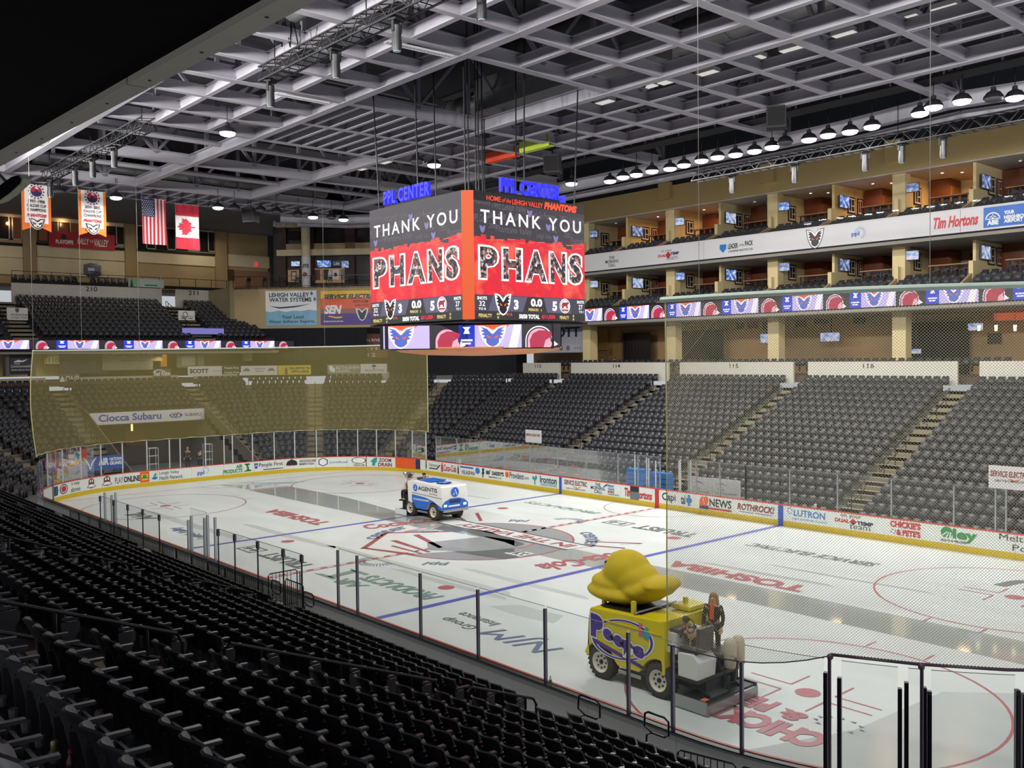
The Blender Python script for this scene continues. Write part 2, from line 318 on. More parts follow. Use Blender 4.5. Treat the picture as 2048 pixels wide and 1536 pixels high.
icetext('TRUIST', -4.3, -.6, -9.2, -8.3, mI_DARK, .03); onice([p for p in (rect(-6.3, -4.9, -9.2, -9.12), rect(-6.3, -4.9, -8.38, -8.3), rect(-6.3, -6.22, -9.2, -8.3), rect(-4.98, -4.9, -9.2, -8.3), rect(-6.0, -5.85, -9.0, -8.5), rect(-5.4, -5.25, -9.0, -8.5), rect(-6.1, -5.1, -8.8, -8.7))], Z4, 'logo', mI_DARK)
icetext('TRUIST', 2.9, 6.5, 7.3, 8.3, mI_DARK, .03); onice([p for p in (rect(.9, 2.4, 7.3, 7.38), rect(.9, 2.4, 8.22, 8.3), rect(.9, .98, 7.3, 8.3), rect(2.32, 2.4, 7.3, 8.3), rect(1.2, 1.35, 7.5, 8.1), rect(1.9, 2.05, 7.5, 8.1), rect(1.1, 2.1, 7.76, 7.86))], Z4, 'logo', mI_DARK)
icetext('AIR', 2.2, 3.9, -9.3, -8.6, mI_GREEN, .04, .2); icetext('PRODUCTS', 2.5, 7.1, -8.35, -7.5, mI_GREEN, .04, .2)
onice([[(.6, -9.1), (2.0, -9.1), (2.0, -8.9), (.9, -8.9)], [(.9, -7.6), (2.3, -7.6), (2.3, -7.8), (1.2, -7.8)], [(1.4, -9.0), (1.8, -9.0), (1.6, -7.7), (1.2, -7.7)]], Z4, 'logo', mI_GREEN)
icetext('NJM', 11.3, 14.3, -9.55, -8.35, mI_NAVY, .0, .3); icetext('Insurance', 9.2, 11.1, -8.75, -8.3, mI_DARK, 0, .2); icetext('Group', 9.3, 10.9, -9.5, -8.95, mI_DARK, 0, .2)
def turned(body, c, ang, wd, ht, mat, bold=.03, shear=.25):
    m_ = MB(); ca, sa = cos(ang), sin(ang)
    text_into(m_, body, lambda a, b: (c[0]+a*ca-b*sa, c[1]+a*sa+b*ca, Z4), -wd/2, -ht/2, wd, ht, bold, shear); m_.build('lettering', mat, ICE)
turned('Coca-Cola', (-6.3, .1), radians(82), 4.6, 1.3, mI_RED); turned('Coca-Cola', (6.6, .4), radians(-98), 4.8, 1.3, mI_RED)
icetext('PRODUCTS', -6.8, -1.1, 8.9, 9.5, mI_GREEN, .02, .2); icetext('SERVICE ELECTRIC', 9.3, 15.4, 7.6, 8.3, mI_DARK, .02, .3)
icetext('U', 19.8, 21.4, 8.0, 9.6, mI_DARK, .06, .2); icetext('AHL', -19.8, -17.0, -9.6, -8.6, mI_DARK, .03, .2); icetext('Lehigh Valley', -13.5, -9.6, -9.6, -8.8, mI_NAVY, .02)
icetext('&', 21.2, 21.9, -8.6, -8.0, mI_RED, .05); icetext("CHICKIE'S", 19.2, 22.9, -9.75, -8.75, mI_RED, .06); icetext("PETE'S", 19.0, 21.0, -8.65, -7.8, mI_RED, .06)
onice([ [(22.6+.5*cos(a)*r, -8.0+.35*sin(a)*r) for r, a in ((1, t), (1.25, t+.1), (1.0, t+.3))] for t in [k*.55 for k in range(11)]], Z4, 'logo', mI_DARK)
onice([(-27.3, .9), (-24.9, 2.8), (-24.6, 4.6), (-26.0, 2.6)], Z4, 'blue_panel', ice_mat('ice_sky_blue', '8fc3d6', .3))
# ---------------------------------------------------------------- dasher boards, glass and posts
mBRD = M('board_white', 'e2e6e0', .35, var=.03); mKICK = M('kick_yellow', 'd3b418', .4, var=.06); mCAPR = M('cap_red', 'd8402f', .45); mCAPO = M('cap_orange', 'e4683f', .45)
mBACK = M('board_back', 'b4b4ac', .5, var=.05); mALU = M('aluminium', 'b9bcc2', .35, .8, var=.04); mPOSTW = M('post_white', 'd5d8da', .4, .2); mLEDGE = M('ledge_black', '1b1c22', .4)
mGLS = CLEAR('board_glass', (.93, .95, .95), .07, .02, .035); mGLE = CLEAR('glass_edge', (.45, .5, .5), .1, .05, .35)
BK = {}
def dasher(name, label, s0, s1, step, ads=True):
    root = thing(name, label, 'boards', bnd((s0+s1)/2)[0]); BK[name] = root
    n = max(1, round((s1-s0)/step))
    def strip(o0, o1, z0, z1, a, b, k=4):
        m_ = MB(); pts = [a+(b-a)*i/k for i in range(k+1)]
        lo = [bnd(p, o0)[0] for p in pts]; hi = [bnd(p, o1)[0] for p in pts]
        for i in range(k):
            m_.hex([lo[i]+Vector((0, 0, z0)), hi[i]+Vector((0, 0, z0)), hi[i]+Vector((0, 0, z1)), lo[i]+Vector((0, 0, z1))], [lo[i+1]+Vector((0, 0, z0)), hi[i+1]+Vector((0, 0, z0)), hi[i+1]+Vector((0, 0, z1)), lo[i+1]+Vector((0, 0, z1))])
        return m_
    for i in range(n):
        a, b = s0+(s1-s0)*i/n, s0+(s1-s0)*(i+1)/n
        strip(.0, .14, .0, 1.03, a+.006, b-.006).build('board_panel', mBRD, root)
        strip(-.012, .0, .0, .27, a+.003, b-.003).build('kickplate', mKICK, root)
        strip(-.02, .05, 1.03, 1.075, a, b).build('cap_rail', mCAPR if s0 < S_NL-1 else mCAPO, root)
        strip(.05, .2, 1.03, 1.06, a, b).build('sill', mLEDGE if s0 > S_NL-1 else mALU, root)
        if s0 >= S_NL-1: strip(.145, .16, .0, .97, a+.004, b-.004).build('back_panel', mBACK, root)
    return root
def glass_run(root, s_list, z1, post=mPOSTW, off=.1, z0=1.07, arched=False, pr_=.03, posts=True, tall=None):
    for i in range(len(s_list)-1):
        a, b = s_list[i], s_list[i+1]; k = 1 if abs(b-a) < .4 else 3; m_ = MB()
        for j in range(k):
            p = bnd(a+.03+(b-a-.06)*j/k, off)[0]; q = bnd(a+.03+(b-a-.06)*(j+1)/k, off)[0]; nn = (q-p).cross(Vector((0, 0, 1))).normalized()*.006
            up0 = Vector((0, 0, z0)); up1 = Vector((0, 0, z1)); m_.quad(p+up0, q+up0, q+up1, p+up1)
        g = m_.build('glass_pane', mGLS, root)
        e = MB(); P = [bnd(a+.03+(b-a-.06)*j/k, off)[0]+Vector((0, 0, z1)) for j in range(k+1)]; e.tube(P, .008, 4); e.build('glass_edge', mGLE, g)
    if posts:
        for s in s_list:
            p, n_ = bnd(s, off+.02); m_ = MB(); zt = (z1-.05) if tall is None else tall
            t = Vector((-n_.y, n_.x, 0)); m_.bar(p+Vector((0, 0, z0-.05)), p+Vector((0, 0, zt)), pr_*2, pr_*2.4, up=n_); m_.build('post', post, root)
far = dasher('far_boards', 'far side rink boards with white advertising panels and yellow kickplate', -4.0, S_FL, 2.44)
end = dasher('end_boards', 'curved end rink boards with advertising below the yellow net', S_FL, S_NEAR, 2.44)
near = dasher('near_boards', 'near side rink boards with orange cap rail, seen from the stands', S_NEAR, S_NR, 2.44)
cor = dasher('corner_boards', 'curved corner rink boards beside the yellow ice resurfacer', S_NR, S_RE+2*EY, 2.44)
# ---- advertising on the boards
C_ = {k: M('ad_'+k, v, .4, var=.02) for k, v in dict(red='c4242f', blue='2450b4', navy='1d2a55', black='20201f', grey='6f7377', green='2f8d4a', orange='ea5a1f', maroon='7d1a28', teal='2c9a9a', sky='2a78c0', yellow='f2c21c', white='eceeec', purple='452a86', pink='c0408f', brown='6a3a2c', lgreen='58b24a').items()}
def adwarp(z=.0, eps=.012): return lambda a, b: tuple(bnd(a, -eps)[0]+Vector((0, 0, b)))
def adtext(root, body, u0, u1, z0, z1, col, bold=.02, shear=0., rng=None):
    r = rng or ((0, S_FL) if root is far else (S_FL-2, S_NEAR)); a, b = s_at(u0, *r), s_at(u1, *r); m_ = MB()
    text_into(m_, body, adwarp(), a, z0, b-a, z1-z0, bold, shear); return m_.build('lettering', C_[col], root)
def adshape(root, polys, u0, u1, z0, z1, col, eps=.012, name='logo'):
    r = (0, S_FL) if root is far else (S_FL-2, S_NEAR); a, b = s_at(u0, *r), s_at(u1, *r); m_ = MB(); W = adwarp(0, eps)
    for q in (polys if isinstance(polys[0][0], (list, tuple)) else [polys]): m_.add([W(a+(b-a)*x, z0+(z1-z0)*y) for x, y in q], [tuple(range(len(q)))])
    return m_.build(name, C_[col], root)
BOX = [(0, 0), (1, 0), (1, 1), (0, 1)]; DSC = disc(18, .5, .5, .5)
E_ = end
adshape(E_, [(.1, 0), (.9, 0), (1, .5), (.9, 1), (.1, 1), (0, .5)], 105, 116, .38, .95, 'navy'); adshape(E_, BOX, 108, 113, .5, .85, 'sky', .016)
adshape(E_, DSC, 119, 135, .36, .98, 'navy'); adshape(E_, disc(18, .4, .5, .5), 119, 135, .36, .98, 'white', .016); adshape(E_, disc(18, .32, .5, .5), 119, 135, .36, .98, 'red', .02)
adtext(E_, 'a step', 143, 159, .7, .95, 'black', 0); adtext(E_, 'above', 142, 160, .35, .65, 'black', 0)
for u0, u1 in ((173, 192), (203, 225)):
    adshape(E_, [(0, .1), (.2, .35), (.2, .8), (.4, 1), (.6, 1), (.8, .8), (.8, .35), (1, .1), (.5, 0)], u0, u1, .36, 1.0, 'brown'); adshape(E_, [[(.3, .6), (.45, .6), (.45, .9), (.35, .85)], [(.55, .6), (.7, .6), (.65, .85), (.55, .9)], [(.1, .12), (.9, .12), (.7, .4), (.3, .4)]], u0, u1, .36, 1.0, 'white', .016)
adtext(E_, 'PLAY', 230, 246, .42, .82, 'black', 0); adtext(E_, 'ONLINE', 248, 280, .42, .82, 'black', .04)
adshape(E_, BOX, 281, 298, .3, 1.0, 'orange'); adshape(E_, [(.15, .2), (.85, .2), (.85, .8), (.15, .8)], 281, 298, .3, 1.0, 'yellow', .016); adshape(E_, [(.1, .35), (.9, .35), (.9, .45), (.7, .45), (.7, .72), (.3, .72), (.3, .45), (.1, .45)], 281, 298, .3, 1.0, 'green', .02)
adshape(E_, [(0, .2), (.5, .5), (1, .35), (.9, .1), (.5, 0)], 303, 316, .4, .9, 'sky'); adshape(E_, [(.3, .55), (.7, 1), (.95, .6), (.6, .5)], 303, 316, .4, .9, 'lgreen')
adtext(E_, 'Lehigh Valley', 318, 358, .66, .92, 'navy', 0); adtext(E_, 'Health Network', 318, 366, .34, .62, 'navy', 0)
adtext(E_, 'ppl', 395, 409, .36, .74, 'blue', .02); adshape(E_, [[(.5+.5*cos(a), .5+.5*sin(a)), (.5+.34*cos(a+.12), .5+.34*sin(a+.12)), (.5+.34*cos(a-.12), .5+.34*sin(a-.12))] for a in [i*.4-1.2 for i in range(11)]], 404, 419, .45, 1.0, 'sky')
adtext(E_, 'AIR', 472, 484, .66, .92, 'green', .04, .15); adtext(E_, 'PRODUCTS', 446, 485, .34, .62, 'green', .04, .15); adshape(E_, [[(0, 0), (1, 0), (1, .18), (.3, .18)], [(.2, .8), (.9, .8), (.8, 1), (.2, 1)], [(.5, .1), (.8, .1), (.6, .9), (.35, .9)]], 486, 502, .36, .95, 'green')
adshape(E_, [[(0, .6), (.4, .6), (.4, 1), (0, 1)], [(.5, .6), (.9, .6), (.9, 1), (.5, 1)], [(0, .45), (.9, .45), (.7, 0), (.2, 0)]], 508, 516, .5, .9, 'blue'); adtext(E_, 'People First', 518, 565, .52, .88, 'navy', .01); adshape(E_, BOX, 526, 565, .36, .41, 'navy')
adshape(E_, [(0, .3), (1, .3), (.9, .75), (.5, 1), (.1, .75)], 572, 595, .36, 1.0, 'black'); adtext(E_, 'PREMIER', 573, 594, .5, .7, 'red', .04)
adtext(E_, 'UNLOCK EXCLUSIVE', 598, 632, .72, .9, 'black', .03); adtext(E_, 'BENEFITS TODAY', 598, 629, .5, .66, 'black', .03)
adshape(E_, [(.5, 0), (1, .25), (1, .75), (.5, 1), (0, .75), (0, .25)], 637, 655, .34, 1.0, 'navy'); adshape(E_, [(.5, .08), (.9, .3), (.9, .7), (.5, .92), (.1, .7), (.1, .3)], 637, 655, .34, 1.0, 'white', .016); adtext(E_, 'LYB', 641, 651, .55, .78, 'navy', .02)
adtext(E_, 'lyondellbasell', 658, 695, .5, .72, 'sky', 0)
adshape(E_, DSC, 703, 732, .5, 1.0, 'black'); adshape(E_, disc(18, .44, .5, .5), 703, 732, .5, 1.0, 'white', .016); adtext(E_, 'AHL', 708, 727, .6, .88, 'maroon', .03, .2); adtext(E_, 'THEAHL.COM', 706, 729, .33, .45, 'black', .02)
adshape(E_, BOX, 732.5, 734, .27, 1.03, 'maroon', name='seam_stripe'); adshape(E_, [(0, .5), (.5, .9), (1, 1), (.9, .5), (.6, .2), (.2, .1), (.3, .0), (.7, 0), (.5, .3)], 741, 755, .36, 1.0, 'teal')
adtext(E_, 'ZOOM', 758, 783, .66, .94, 'maroon', .03); adtext(E_, 'DRAIN', 757, 784, .32, .6, 'maroon', .03)
adshape(E_, BOX, 791, 831, .28, 1.02, 'orange', name='panel'); adshape(E_, [(0, 0), (1, 0), (1, 1), (0, 1)], 792, 818, .74, .84, 'white', .016); adtext(E_, 'Calder Cup', 792, 822, .4, .68, 'white', .01, .2); adshape(E_, BOX, 831, 841, .28, 1.02, 'navy', name='panel'); adtext(E_, '13', 832, 840, .4, .68, 'white', .04)
adshape(E_, [(.3, .4), (.7, .4), (.9, 1), (.1, 1)], 820, 828, .4, .95, 'teal', .016)
adshape(far, [(0, .3), (.5, 0), (1, .3), (1, 1), (0, 1)], 843, 854, .32, 1.0, 'green'); adshape(far, [(.5, 0), (1, .3), (1, .6), (.5, .5)], 843, 854, .32, 1.0, 'black', .016)
adtext(far, 'Fairmont', 858, 877, .62, .85, 'grey', .0); adshape(far, [(0, .1), (.7, .1), (1, 1), (.9, 1), (.65, .3), (0, .3)], 858, 881, .4, .8, 'black')
adshape(far, [[(0, 0), (1, 0), (1, .6), (.6, 1), (.4, 1), (0, .6)]], 883, 886, .34, .98, 'red'); adtext(far, 'Coca-Cola', 888, 913, .42, .9, 'red', .02, .25); adshape(far, [(0, 0), (1, 0), (1, .6), (.6, 1), (.4, 1), (0, .6)], 915, 918, .34, .98, 'black')
adshape(far, BOX, 920, 946, .82, .92, 'blue'); adtext(far, 'VELASPAN', 923, 949, .38, .66, 'navy', .01); adshape(far, [(.5, 0), (1, .3), (.9, .8), (.4, 1), (0, .7), (.1, .2)], 950, 960, .5, .98, 'sky')
adshape(far, [(.3, 0), (.6, 0), (.6, .3), (1, .5), (.7, .6), (.9, .9), (.5, 1), (.2, .8), (.3, .55), (0, .4), (.3, .3)], 963, 970, .34, 1., 'black'); adtext(far, "BRÜ DADDY'S", 972, 1008, .58, .9, 'black', .05); adtext(far, 'BREWING CO.', 978, 1004, .38, .48, 'black', .02)
adshape(far, DSC, 1011, 1018, .55, .95, 'orange'); adtext(far, 'Provident', 1019, 1048, .55, .95, 'navy', .01); adtext(far, 'bank', 1049, 1058, .6, .8, 'grey', 0)
adshape(far, [(0, .6), (.4, .4), (.4, 0), (.6, 0), (.6, .4), (1, .7), (.7, 1), (.5, .7), (.2, .9)], 1064, 1076, .34, .98, 'teal'); adtext(far, 'Ironton', 1080, 1114, .52, .96, 'navy', .02); adshape(far, BOX, 1081, 1114, .46, .49, 'teal'); adtext(far, 'INTERNET & TELEPHONE', 1081, 1113, .34, .43, 'teal', .01)
for u0, u1 in ((1118, 1124), (1556, 1567)): adshape(far, BOX, u0, u1, .0, 1.04, 'blue', .016, 'blue_line_marker')
adtext(far, 'SERVICE ELECTRIC', 1129, 1175, .62, .92, 'maroon', .02, .15); adshape(far, [(0, .4), (.6, 0), (1, .5), (.9, .6), (.6, .2), (.1, .5)], 1146, 1162, .45, .66, 'orange'); adtext(far, 'CABLE TV & COMMUNICATIONS', 1132, 1171, .36, .44, 'black', .01)
adtext(far, 'THE', 1191, 1202, .76, .96, 'navy', .01); adtext(far, 'MORNING', 1182, 1211, .55, .75, 'navy', .01); adtext(far, 'CALL', 1189, 1204, .34, .54, 'navy', .01); adshape(far, [(0, .2), (.8, .5), (1, 1), (.7, .8), (.1, .4)], 1206, 1215, .7, 1., 'navy')
for b_, z_, c_ in (('PRINT', .8, 'sky'), ('ONLINE', .62, 'teal'), ('MOBILE', .46, 'red')): adtext(far, b_, 1216, 1229, z_, z_+.14, c_, .04)
adtext(far, 'THE POWER OF YOU TOO', 1216, 1238, .34, .42, 'black', .02)
adtext(far, 'Tim', 1249, 1262, .4, .9, 'red', .04, .1); adtext(far, 'ortons', 1279, 1305, .36, .78, 'red', .04, .1); adshape(far, BOX, 1261, 1279, .27, 1.03, 'grey', .02, 'gate_panel'); adshape(far, [(0, .6), (1, .6), (1, 1), (0, 1)], 1261, 1279, .27, 1.03, 'black', .024, 'gate_panel')
adshape(far, BOX, 1311, 1319, .0, 1.04, 'red', .016, 'centre_line_marker'); adtext(far, 'CCM', 1312, 1318, .4, .95, 'white', .03)
adtext(far, 'Capi', 1325, 1351, .36, .9, 'navy', .02); adtext(far, 'tal', 1361, 1371, .4, .9, 'navy', .02)
adshape(far, [(.3, 0), (.7, 0), (.7, .3), (1, .3), (1, .7), (.7, .7), (.7, 1), (.3, 1), (.3, .7), (0, .7), (0, .3), (.3, .3)], 1372, 1384, .34, .94, 'sky')
adtext(far, '69', 1398, 1416, .42, 1.0, 'orange', .06, .1); adshape(far, BOX, 1398, 1416, .3, .5, 'navy', .010); adtext(far, 'NEWS', 1419, 1462, .48, .9, 'black', .02); adshape(far, BOX, 1416, 1463, .32, .42, 'red')
adtext(far, 'ROTHROCK!', 1475, 1550, .52, .86, 'maroon', .03, .2); adshape(far, [[(.05, .4), (.45, .4), (.47, .6), (.05, .6)], [(.5, .4), (.97, .4), (1, .6), (.5, .6)]], 1475, 1546, .36, .5, 'maroon')
adshape(far, ringpolys(.34, .5, 0, 2*pi, 12, .5, .5)[::2], 1574, 1585, .62, .98, 'sky'); adtext(far, 'LUTRON', 1587, 1651, .58, .9, 'sky', .02); adtext(far, 'Light and Shade Control', 1586, 1652, .38, .5, 'sky', .0)
adtext(far, 'on your', 1682, 1722, .78, .98, 'black', -.005); adtext(far, 'DUAL', 1670, 1699, .58, .76, 'red', .05); adshape(far, [(.5, 0), (1, .5), (.5, 1), (0, .5)], 1700, 1713, .5, .82, 'red'); adshape(far, [(.1, .4), (.5, 0), (.9, .4)], 1700, 1713, .5, .82, 'navy', .016); adtext(far, 'TEMP', 1714, 1747, .55, .73, 'navy', .05); adtext(far, 'team', 1700, 1742, .34, .54, 'black', -.005)
adtext(far, "CHICKIE'S", 1779, 1842, .68, .98, 'red', .05); adtext(far, "& PETE'S", 1794, 1842, .34, .62, 'red', .05); adshape(far, ringpolys(.3, .5, 0, 2*pi, 8, .5, .5)[::2], 1779, 1792, .38, .6, 'grey')
adshape(far, DSC, 1882, 1904, .52, 1.0, 'green'); adshape(far, [[(.4, 0), (.5, 0), (.75, .6), (.65, .62)], [(.1, .25), (.2, .18), (.6, .62), (.5, .66)], [(.7, .05), (.8, .1), (.9, .55), (.8, .6)]], 1882, 1904, .52, .95, 'white', .016); adtext(far, 'ley', 1906, 1955, .4, .96, 'green', .04); adtext(far, 'HEALTH & WELLNESS', 1882, 1934, .36, .46, 'black', .02)
adtext(far, 'Melting', 1997, 2078, .66, 1.0, 'black', -.003); adtext(far, 'Pot', 2024, 2066, .36, .62, 'black', -.003)
# ---- glass
def ss(us, lo, hi, z=1.07): return [s_at(u, lo, hi, z) for u in us]
glass_run(far, [4.0]+[s_at(u, 0, S_FL, 1.07) for u in (2010, 1905, 1781, 1674, 1577, 1489)][0:], 2.85, mALU)
glass_run(far, ss([1489, 1437, 1390, 1375], 0, S_FL), 2.85, mALU)
glass_run(far, ss([1318, 1275, 1234, 1171, 1113, 1058, 1006, 957, 912, 870], 0, S_FL), 2.85, mALU)
glass_run(end, ss([850, 823, 790, 752, 715, 675, 634, 591, 550, 507, 467, 450, 413, 362, 341, 295, 248, 205, 165, 129, 100], S_FL-1, S_NL+9), 3.13, mPOSTW)
GN = ss([683, 724, 850, 964, 1099, 1264, 1356, 1490], S_NEAR-4, S_NR+6); mPOSTD = M('post_dark', '7a7684', .35, .6)
glass_run(near, GN, 2.83, mPOSTD)
glass_run(end, [S_NL+9.2, S_NL+11.2, S_NL+13.2, S_NL+15.2], 2.83, mPOSTD)
# ---------------------------------------------------------------- the seating bowl
import numpy as np
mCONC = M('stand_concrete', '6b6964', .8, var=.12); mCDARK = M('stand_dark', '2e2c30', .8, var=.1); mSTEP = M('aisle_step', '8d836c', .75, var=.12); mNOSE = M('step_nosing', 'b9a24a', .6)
mSEAT = M('seat_plastic', '35353a', .42, var=.1, scale=2, spec=.5); mSEATN = M('seat_plastic_black', '3a3a3d', .4, var=.12, scale=4, spec=.6); mSEATB = M('seat_fabric_black', '343437', .6, var=.1); mARM = M('armrest_black', '38383b', .3, spec=.6)
mIRON = M('black_iron', '17171a', .35, .3, var=.05); mCUPH = M('cup_holder_grey', '6e6668', .5); mPARA = M('parapet_paint', 'cdc7ba', .7, var=.04)
mBLK = M('matt_black', '0d0d10', .8, var=.05); mINK = M('sign_black', '2a2a2c', .6, var=0)
def N_(a): return Vector((cos(radians(a)), sin(radians(a)), 0))
C0 = Vector((-22.8, 4.42, 0)); RR = 9.93
SEGS = []                                # (name, normal angle, distance of row 0, z of row 0, rise)
def seg(a, d, z0, dz): SEGS.append((N_(a), d, z0, dz))
seg(90, 14.35, .045, .365)
for a in (120, 150, 180): seg(a, N_(a).dot(C0)+RR, .045, .365)
C1 = Vector((-22.8, -4.42, 0))
for a in (210, 240): seg(a, N_(a).dot(C1)+RR, .2, .35)
seg(270, 14.4, .55, .32)
C2 = Vector((22.8, -4.42, 0))
for a in (300, 330): seg(a, N_(a).dot(C2)+RR, .55, .32)
PITCH = .82
def meet(i, o, j):
    n1, d1 = SEGS[i][0], SEGS[i][1]+o; n2, d2 = SEGS[j][0], SEGS[j][1]+o
    det = n1.x*n2.y-n1.y*n2.x; return Vector(((d1*n2.y-d2*n1.y)/det, (n1.x*d2-n2.x*d1)/det, 0))
def ends(i, o):                          # end points of the line of segment i at offset o, going counterclockwise
    n, d = SEGS[i][0], SEGS[i][1]+o
    a = meet(i, o, i-1) if i > 0 else Vector((31, d, 0))
    b = meet(i, o, i+1) if i < len(SEGS)-1 else n*d+Vector((-n.y, n.x, 0))*3
    return a, b
def tang(i): n = SEGS[i][0]; return Vector((-n.y, n.x, 0))
ROWS = [18, 18, 18, 18, 18, 18, 15, 15, 15]
AISLE = {0: [-10.2, .8, 11.8, 23.1], 1: [tang(1).dot(C0)+.35], 2: [tang(2).dot(C0)+.2], 3: [-5.4, 5.4], 4: [tang(4).dot(C1)], 5: [tang(5).dot(C1)], 6: [-14., -2.8, 8.4, 19.6], 7: [], 8: []}
AW = .62
STAND = thing('grandstand', 'stepped concrete seating terraces around the ice', 'stand', kind='structure')
def zrow(i, k): return SEGS[i][2]+SEGS[i][3]*k
for i in range(len(SEGS)):
    mb = MB()
    for k in range(ROWS[i]):
        a0, b0 = ends(i, PITCH*k-.42); a1, b1 = ends(i, PITCH*(k+1)-.42); z = zrow(i, k); zb = z-SEGS[i][3]-.15
        spans = [(a0, b0, a1, b1)]
        if i == 3 and k < 12:            # the tunnel mouth is cut out of the end stand
            f = lambda y, x0, x1: (Vector((x0.x, y, 0)))
            spans = [(a0, Vector((a0.x, 4.7, 0)), a1, Vector((a1.x, 4.7, 0))), (Vector((a0.x, -4.7, 0)), b0, Vector((a1.x, -4.7, 0)), b1)]
        for p, q, r, s in spans:
            up = lambda v, zz: (v.x, v.y, zz)
            mb.hex([up(p, zb), up(q, zb), up(s, zb), up(r, zb)], [up(p, z), up(q, z), up(s, z), up(r, z)])
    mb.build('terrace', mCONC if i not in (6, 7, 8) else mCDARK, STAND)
# stairs in the aisles: the two nearest flights step by step, the rest one piece each
for i in range(len(SEGS)):
    n, t = SEGS[i][0], tang(i)
    for tc in AISLE[i]:
        fl = MB()
        for k in range(ROWS[i]):
            z = zrow(i, k); dz = SEGS[i][3]
            for (o0, o1, zz) in ((-.42, -.12, z+.012), (PITCH-.42-.32, PITCH-.42, z+dz/2)):
                if k == ROWS[i]-1 and o1 > .3: continue
                base = n*(SEGS[i][1]+PITCH*k); m_ = MB() if (i == 6 and tc > 0) else fl
                c = [base+n*o0+t*(tc-AW), base+n*o0+t*(tc+AW), base+n*o1+t*(tc+AW), base+n*o1+t*(tc-AW)]
                m_.hex([p+Vector((0, 0, zz-.18)) for p in c], [p+Vector((0, 0, zz)) for p in c])
                if m_ is not fl: m_.build('step', mSTEP, STAND)
        if fl.v: tag(fl.build('aisle_steps', mSTEP, STAND), kind='stuff')
# ---- one seat: near version with parts, plus lighter copies for the far stands
def back_shell(nu, nv, th):
    mb = MB(); P = [[], []]
    for side in (0, 1):
        for j in range(nv+1):
            v = j/nv
            for i in range(nu+1):
                u = i/nu*2-1; w = .205-.01*v
                x = u*w; z = .36+.52*v-(.035*abs(u)**4 if v > .95 else 0)
                y = -.02-.13*v-.06*v**3+.105*u*u*(.35+.65*v)+(.012*(1-abs(u)) if .2 < v < .6 else 0)
                P[side].append((x, y-(th if side else 0), z-(.012 if side and v > .95 else 0)))
    vs = P[0]+P[1]; o = len(P[0]); W = nu+1; fs = []
    for j in range(nv):
        for i in range(nu):
            a = j*W+i; fs.append((a, a+1, a+1+W, a+W)[::-1]); fs.append((o+a, o+a+1, o+a+1+W, o+a+W))
    for i in range(nu): a = nv*W+i; fs.append((a, o+a, o+a+1, a+1)[::-1]); fs.append((i, o+i, o+i+1, i+1))
    for j in range(nv): a = j*W; fs.append((a, o+a, o+a+W, a+W)); a = j*W+nu; fs.append((a, o+a, o+a+W, a+W)[::-1])
    return mb.add(vs, fs)
def pan(mb, k=1):
    prof = [(.04, .38), (.07, .35), (.12, .36), (.16, .43), (.165, .58), (.14, .65), (.10, .66), (.085, .55)]
    prof = [(y, z-.05 if z > .5 else z) for y, z in prof]; a = [(-.17, y, z) for y, z in prof]; b = [(.17, y, z) for y, z in prof]; return mb.hex(a, b)
def armrest(mb, s=1): x = .232*s; mb.hex([(x-.024, -.12, .63), (x+.024, -.12, .63), (x+.024, -.12, .67), (x-.024, -.12, .67)], [(x-.034, .24, .63), (x+.034, .24, .63), (x+.034, .24, .66), (x-.034, .24, .66)]); return mb
def standard(mb, s=1):
    x = .232*s; mb.hex([(x-.018, -.10, 0), (x+.018, -.10, 0), (x+.018, .06, 0), (x-.018, .06, 0)], [(x-.018, -.13, .6), (x+.018, -.13, .6), (x+.018, .1, .6), (x-.018, .1, .6)]); return mb
def holder(mb): mb.lathe([(.042, 0), (.046, .035), (.05, .07)], 8, (.0, -.185, .30)); return mb.lathe([(.04, -.03), (.044, 0)], 8, (.0, -.185, .30))
ME = {'backrest': back_shell(6, 6, .03).mesh('backrest', mSEATN, smooth=50), 'seat_pan': pan(MB()).mesh('seat_pan', mSEATB, smooth=50), 'armrest': armrest(MB()).mesh('armrest', mARM), 'standard': standard(MB()).mesh('standard', mARM), 'cup_holder': holder(MB()).mesh('cup_holder', mCUPH, smooth=True)}
MID = MB(); b_ = back_shell(3, 3, .03); MID.add(b_.v, b_.f); pan(MID); armrest(MID); standard(MID)
LOW = MB(); LOW.hex([(-.22, -.02, .36), (.22, -.02, .36), (.22, -.09, .36), (-.22, -.09, .36)], [(-.19, -.15, .87), (.19, -.15, .87), (.19, -.21, .86), (-.19, -.21, .86)]); LOW.v[8-4:8] = LOW.v[4:8]
LOW.hex([(-.2, .03, .38), (.2, .03, .38), (.2, .13, .46), (-.2, .13, .46)], [(-.2, .02, .72), (.2, .02, .72), (.2, .12, .70), (-.2, .12, .70)])
LOW.hex([(.215, -.12, .0), (.25, -.12, .0), (.25, .05, .0), (.215, .05, .0)], [(.215, -.15, .6), (.25, -.15, .6), (.25, .12, .6), (.215, .12, .6)])
NEARS = []; FARS = []
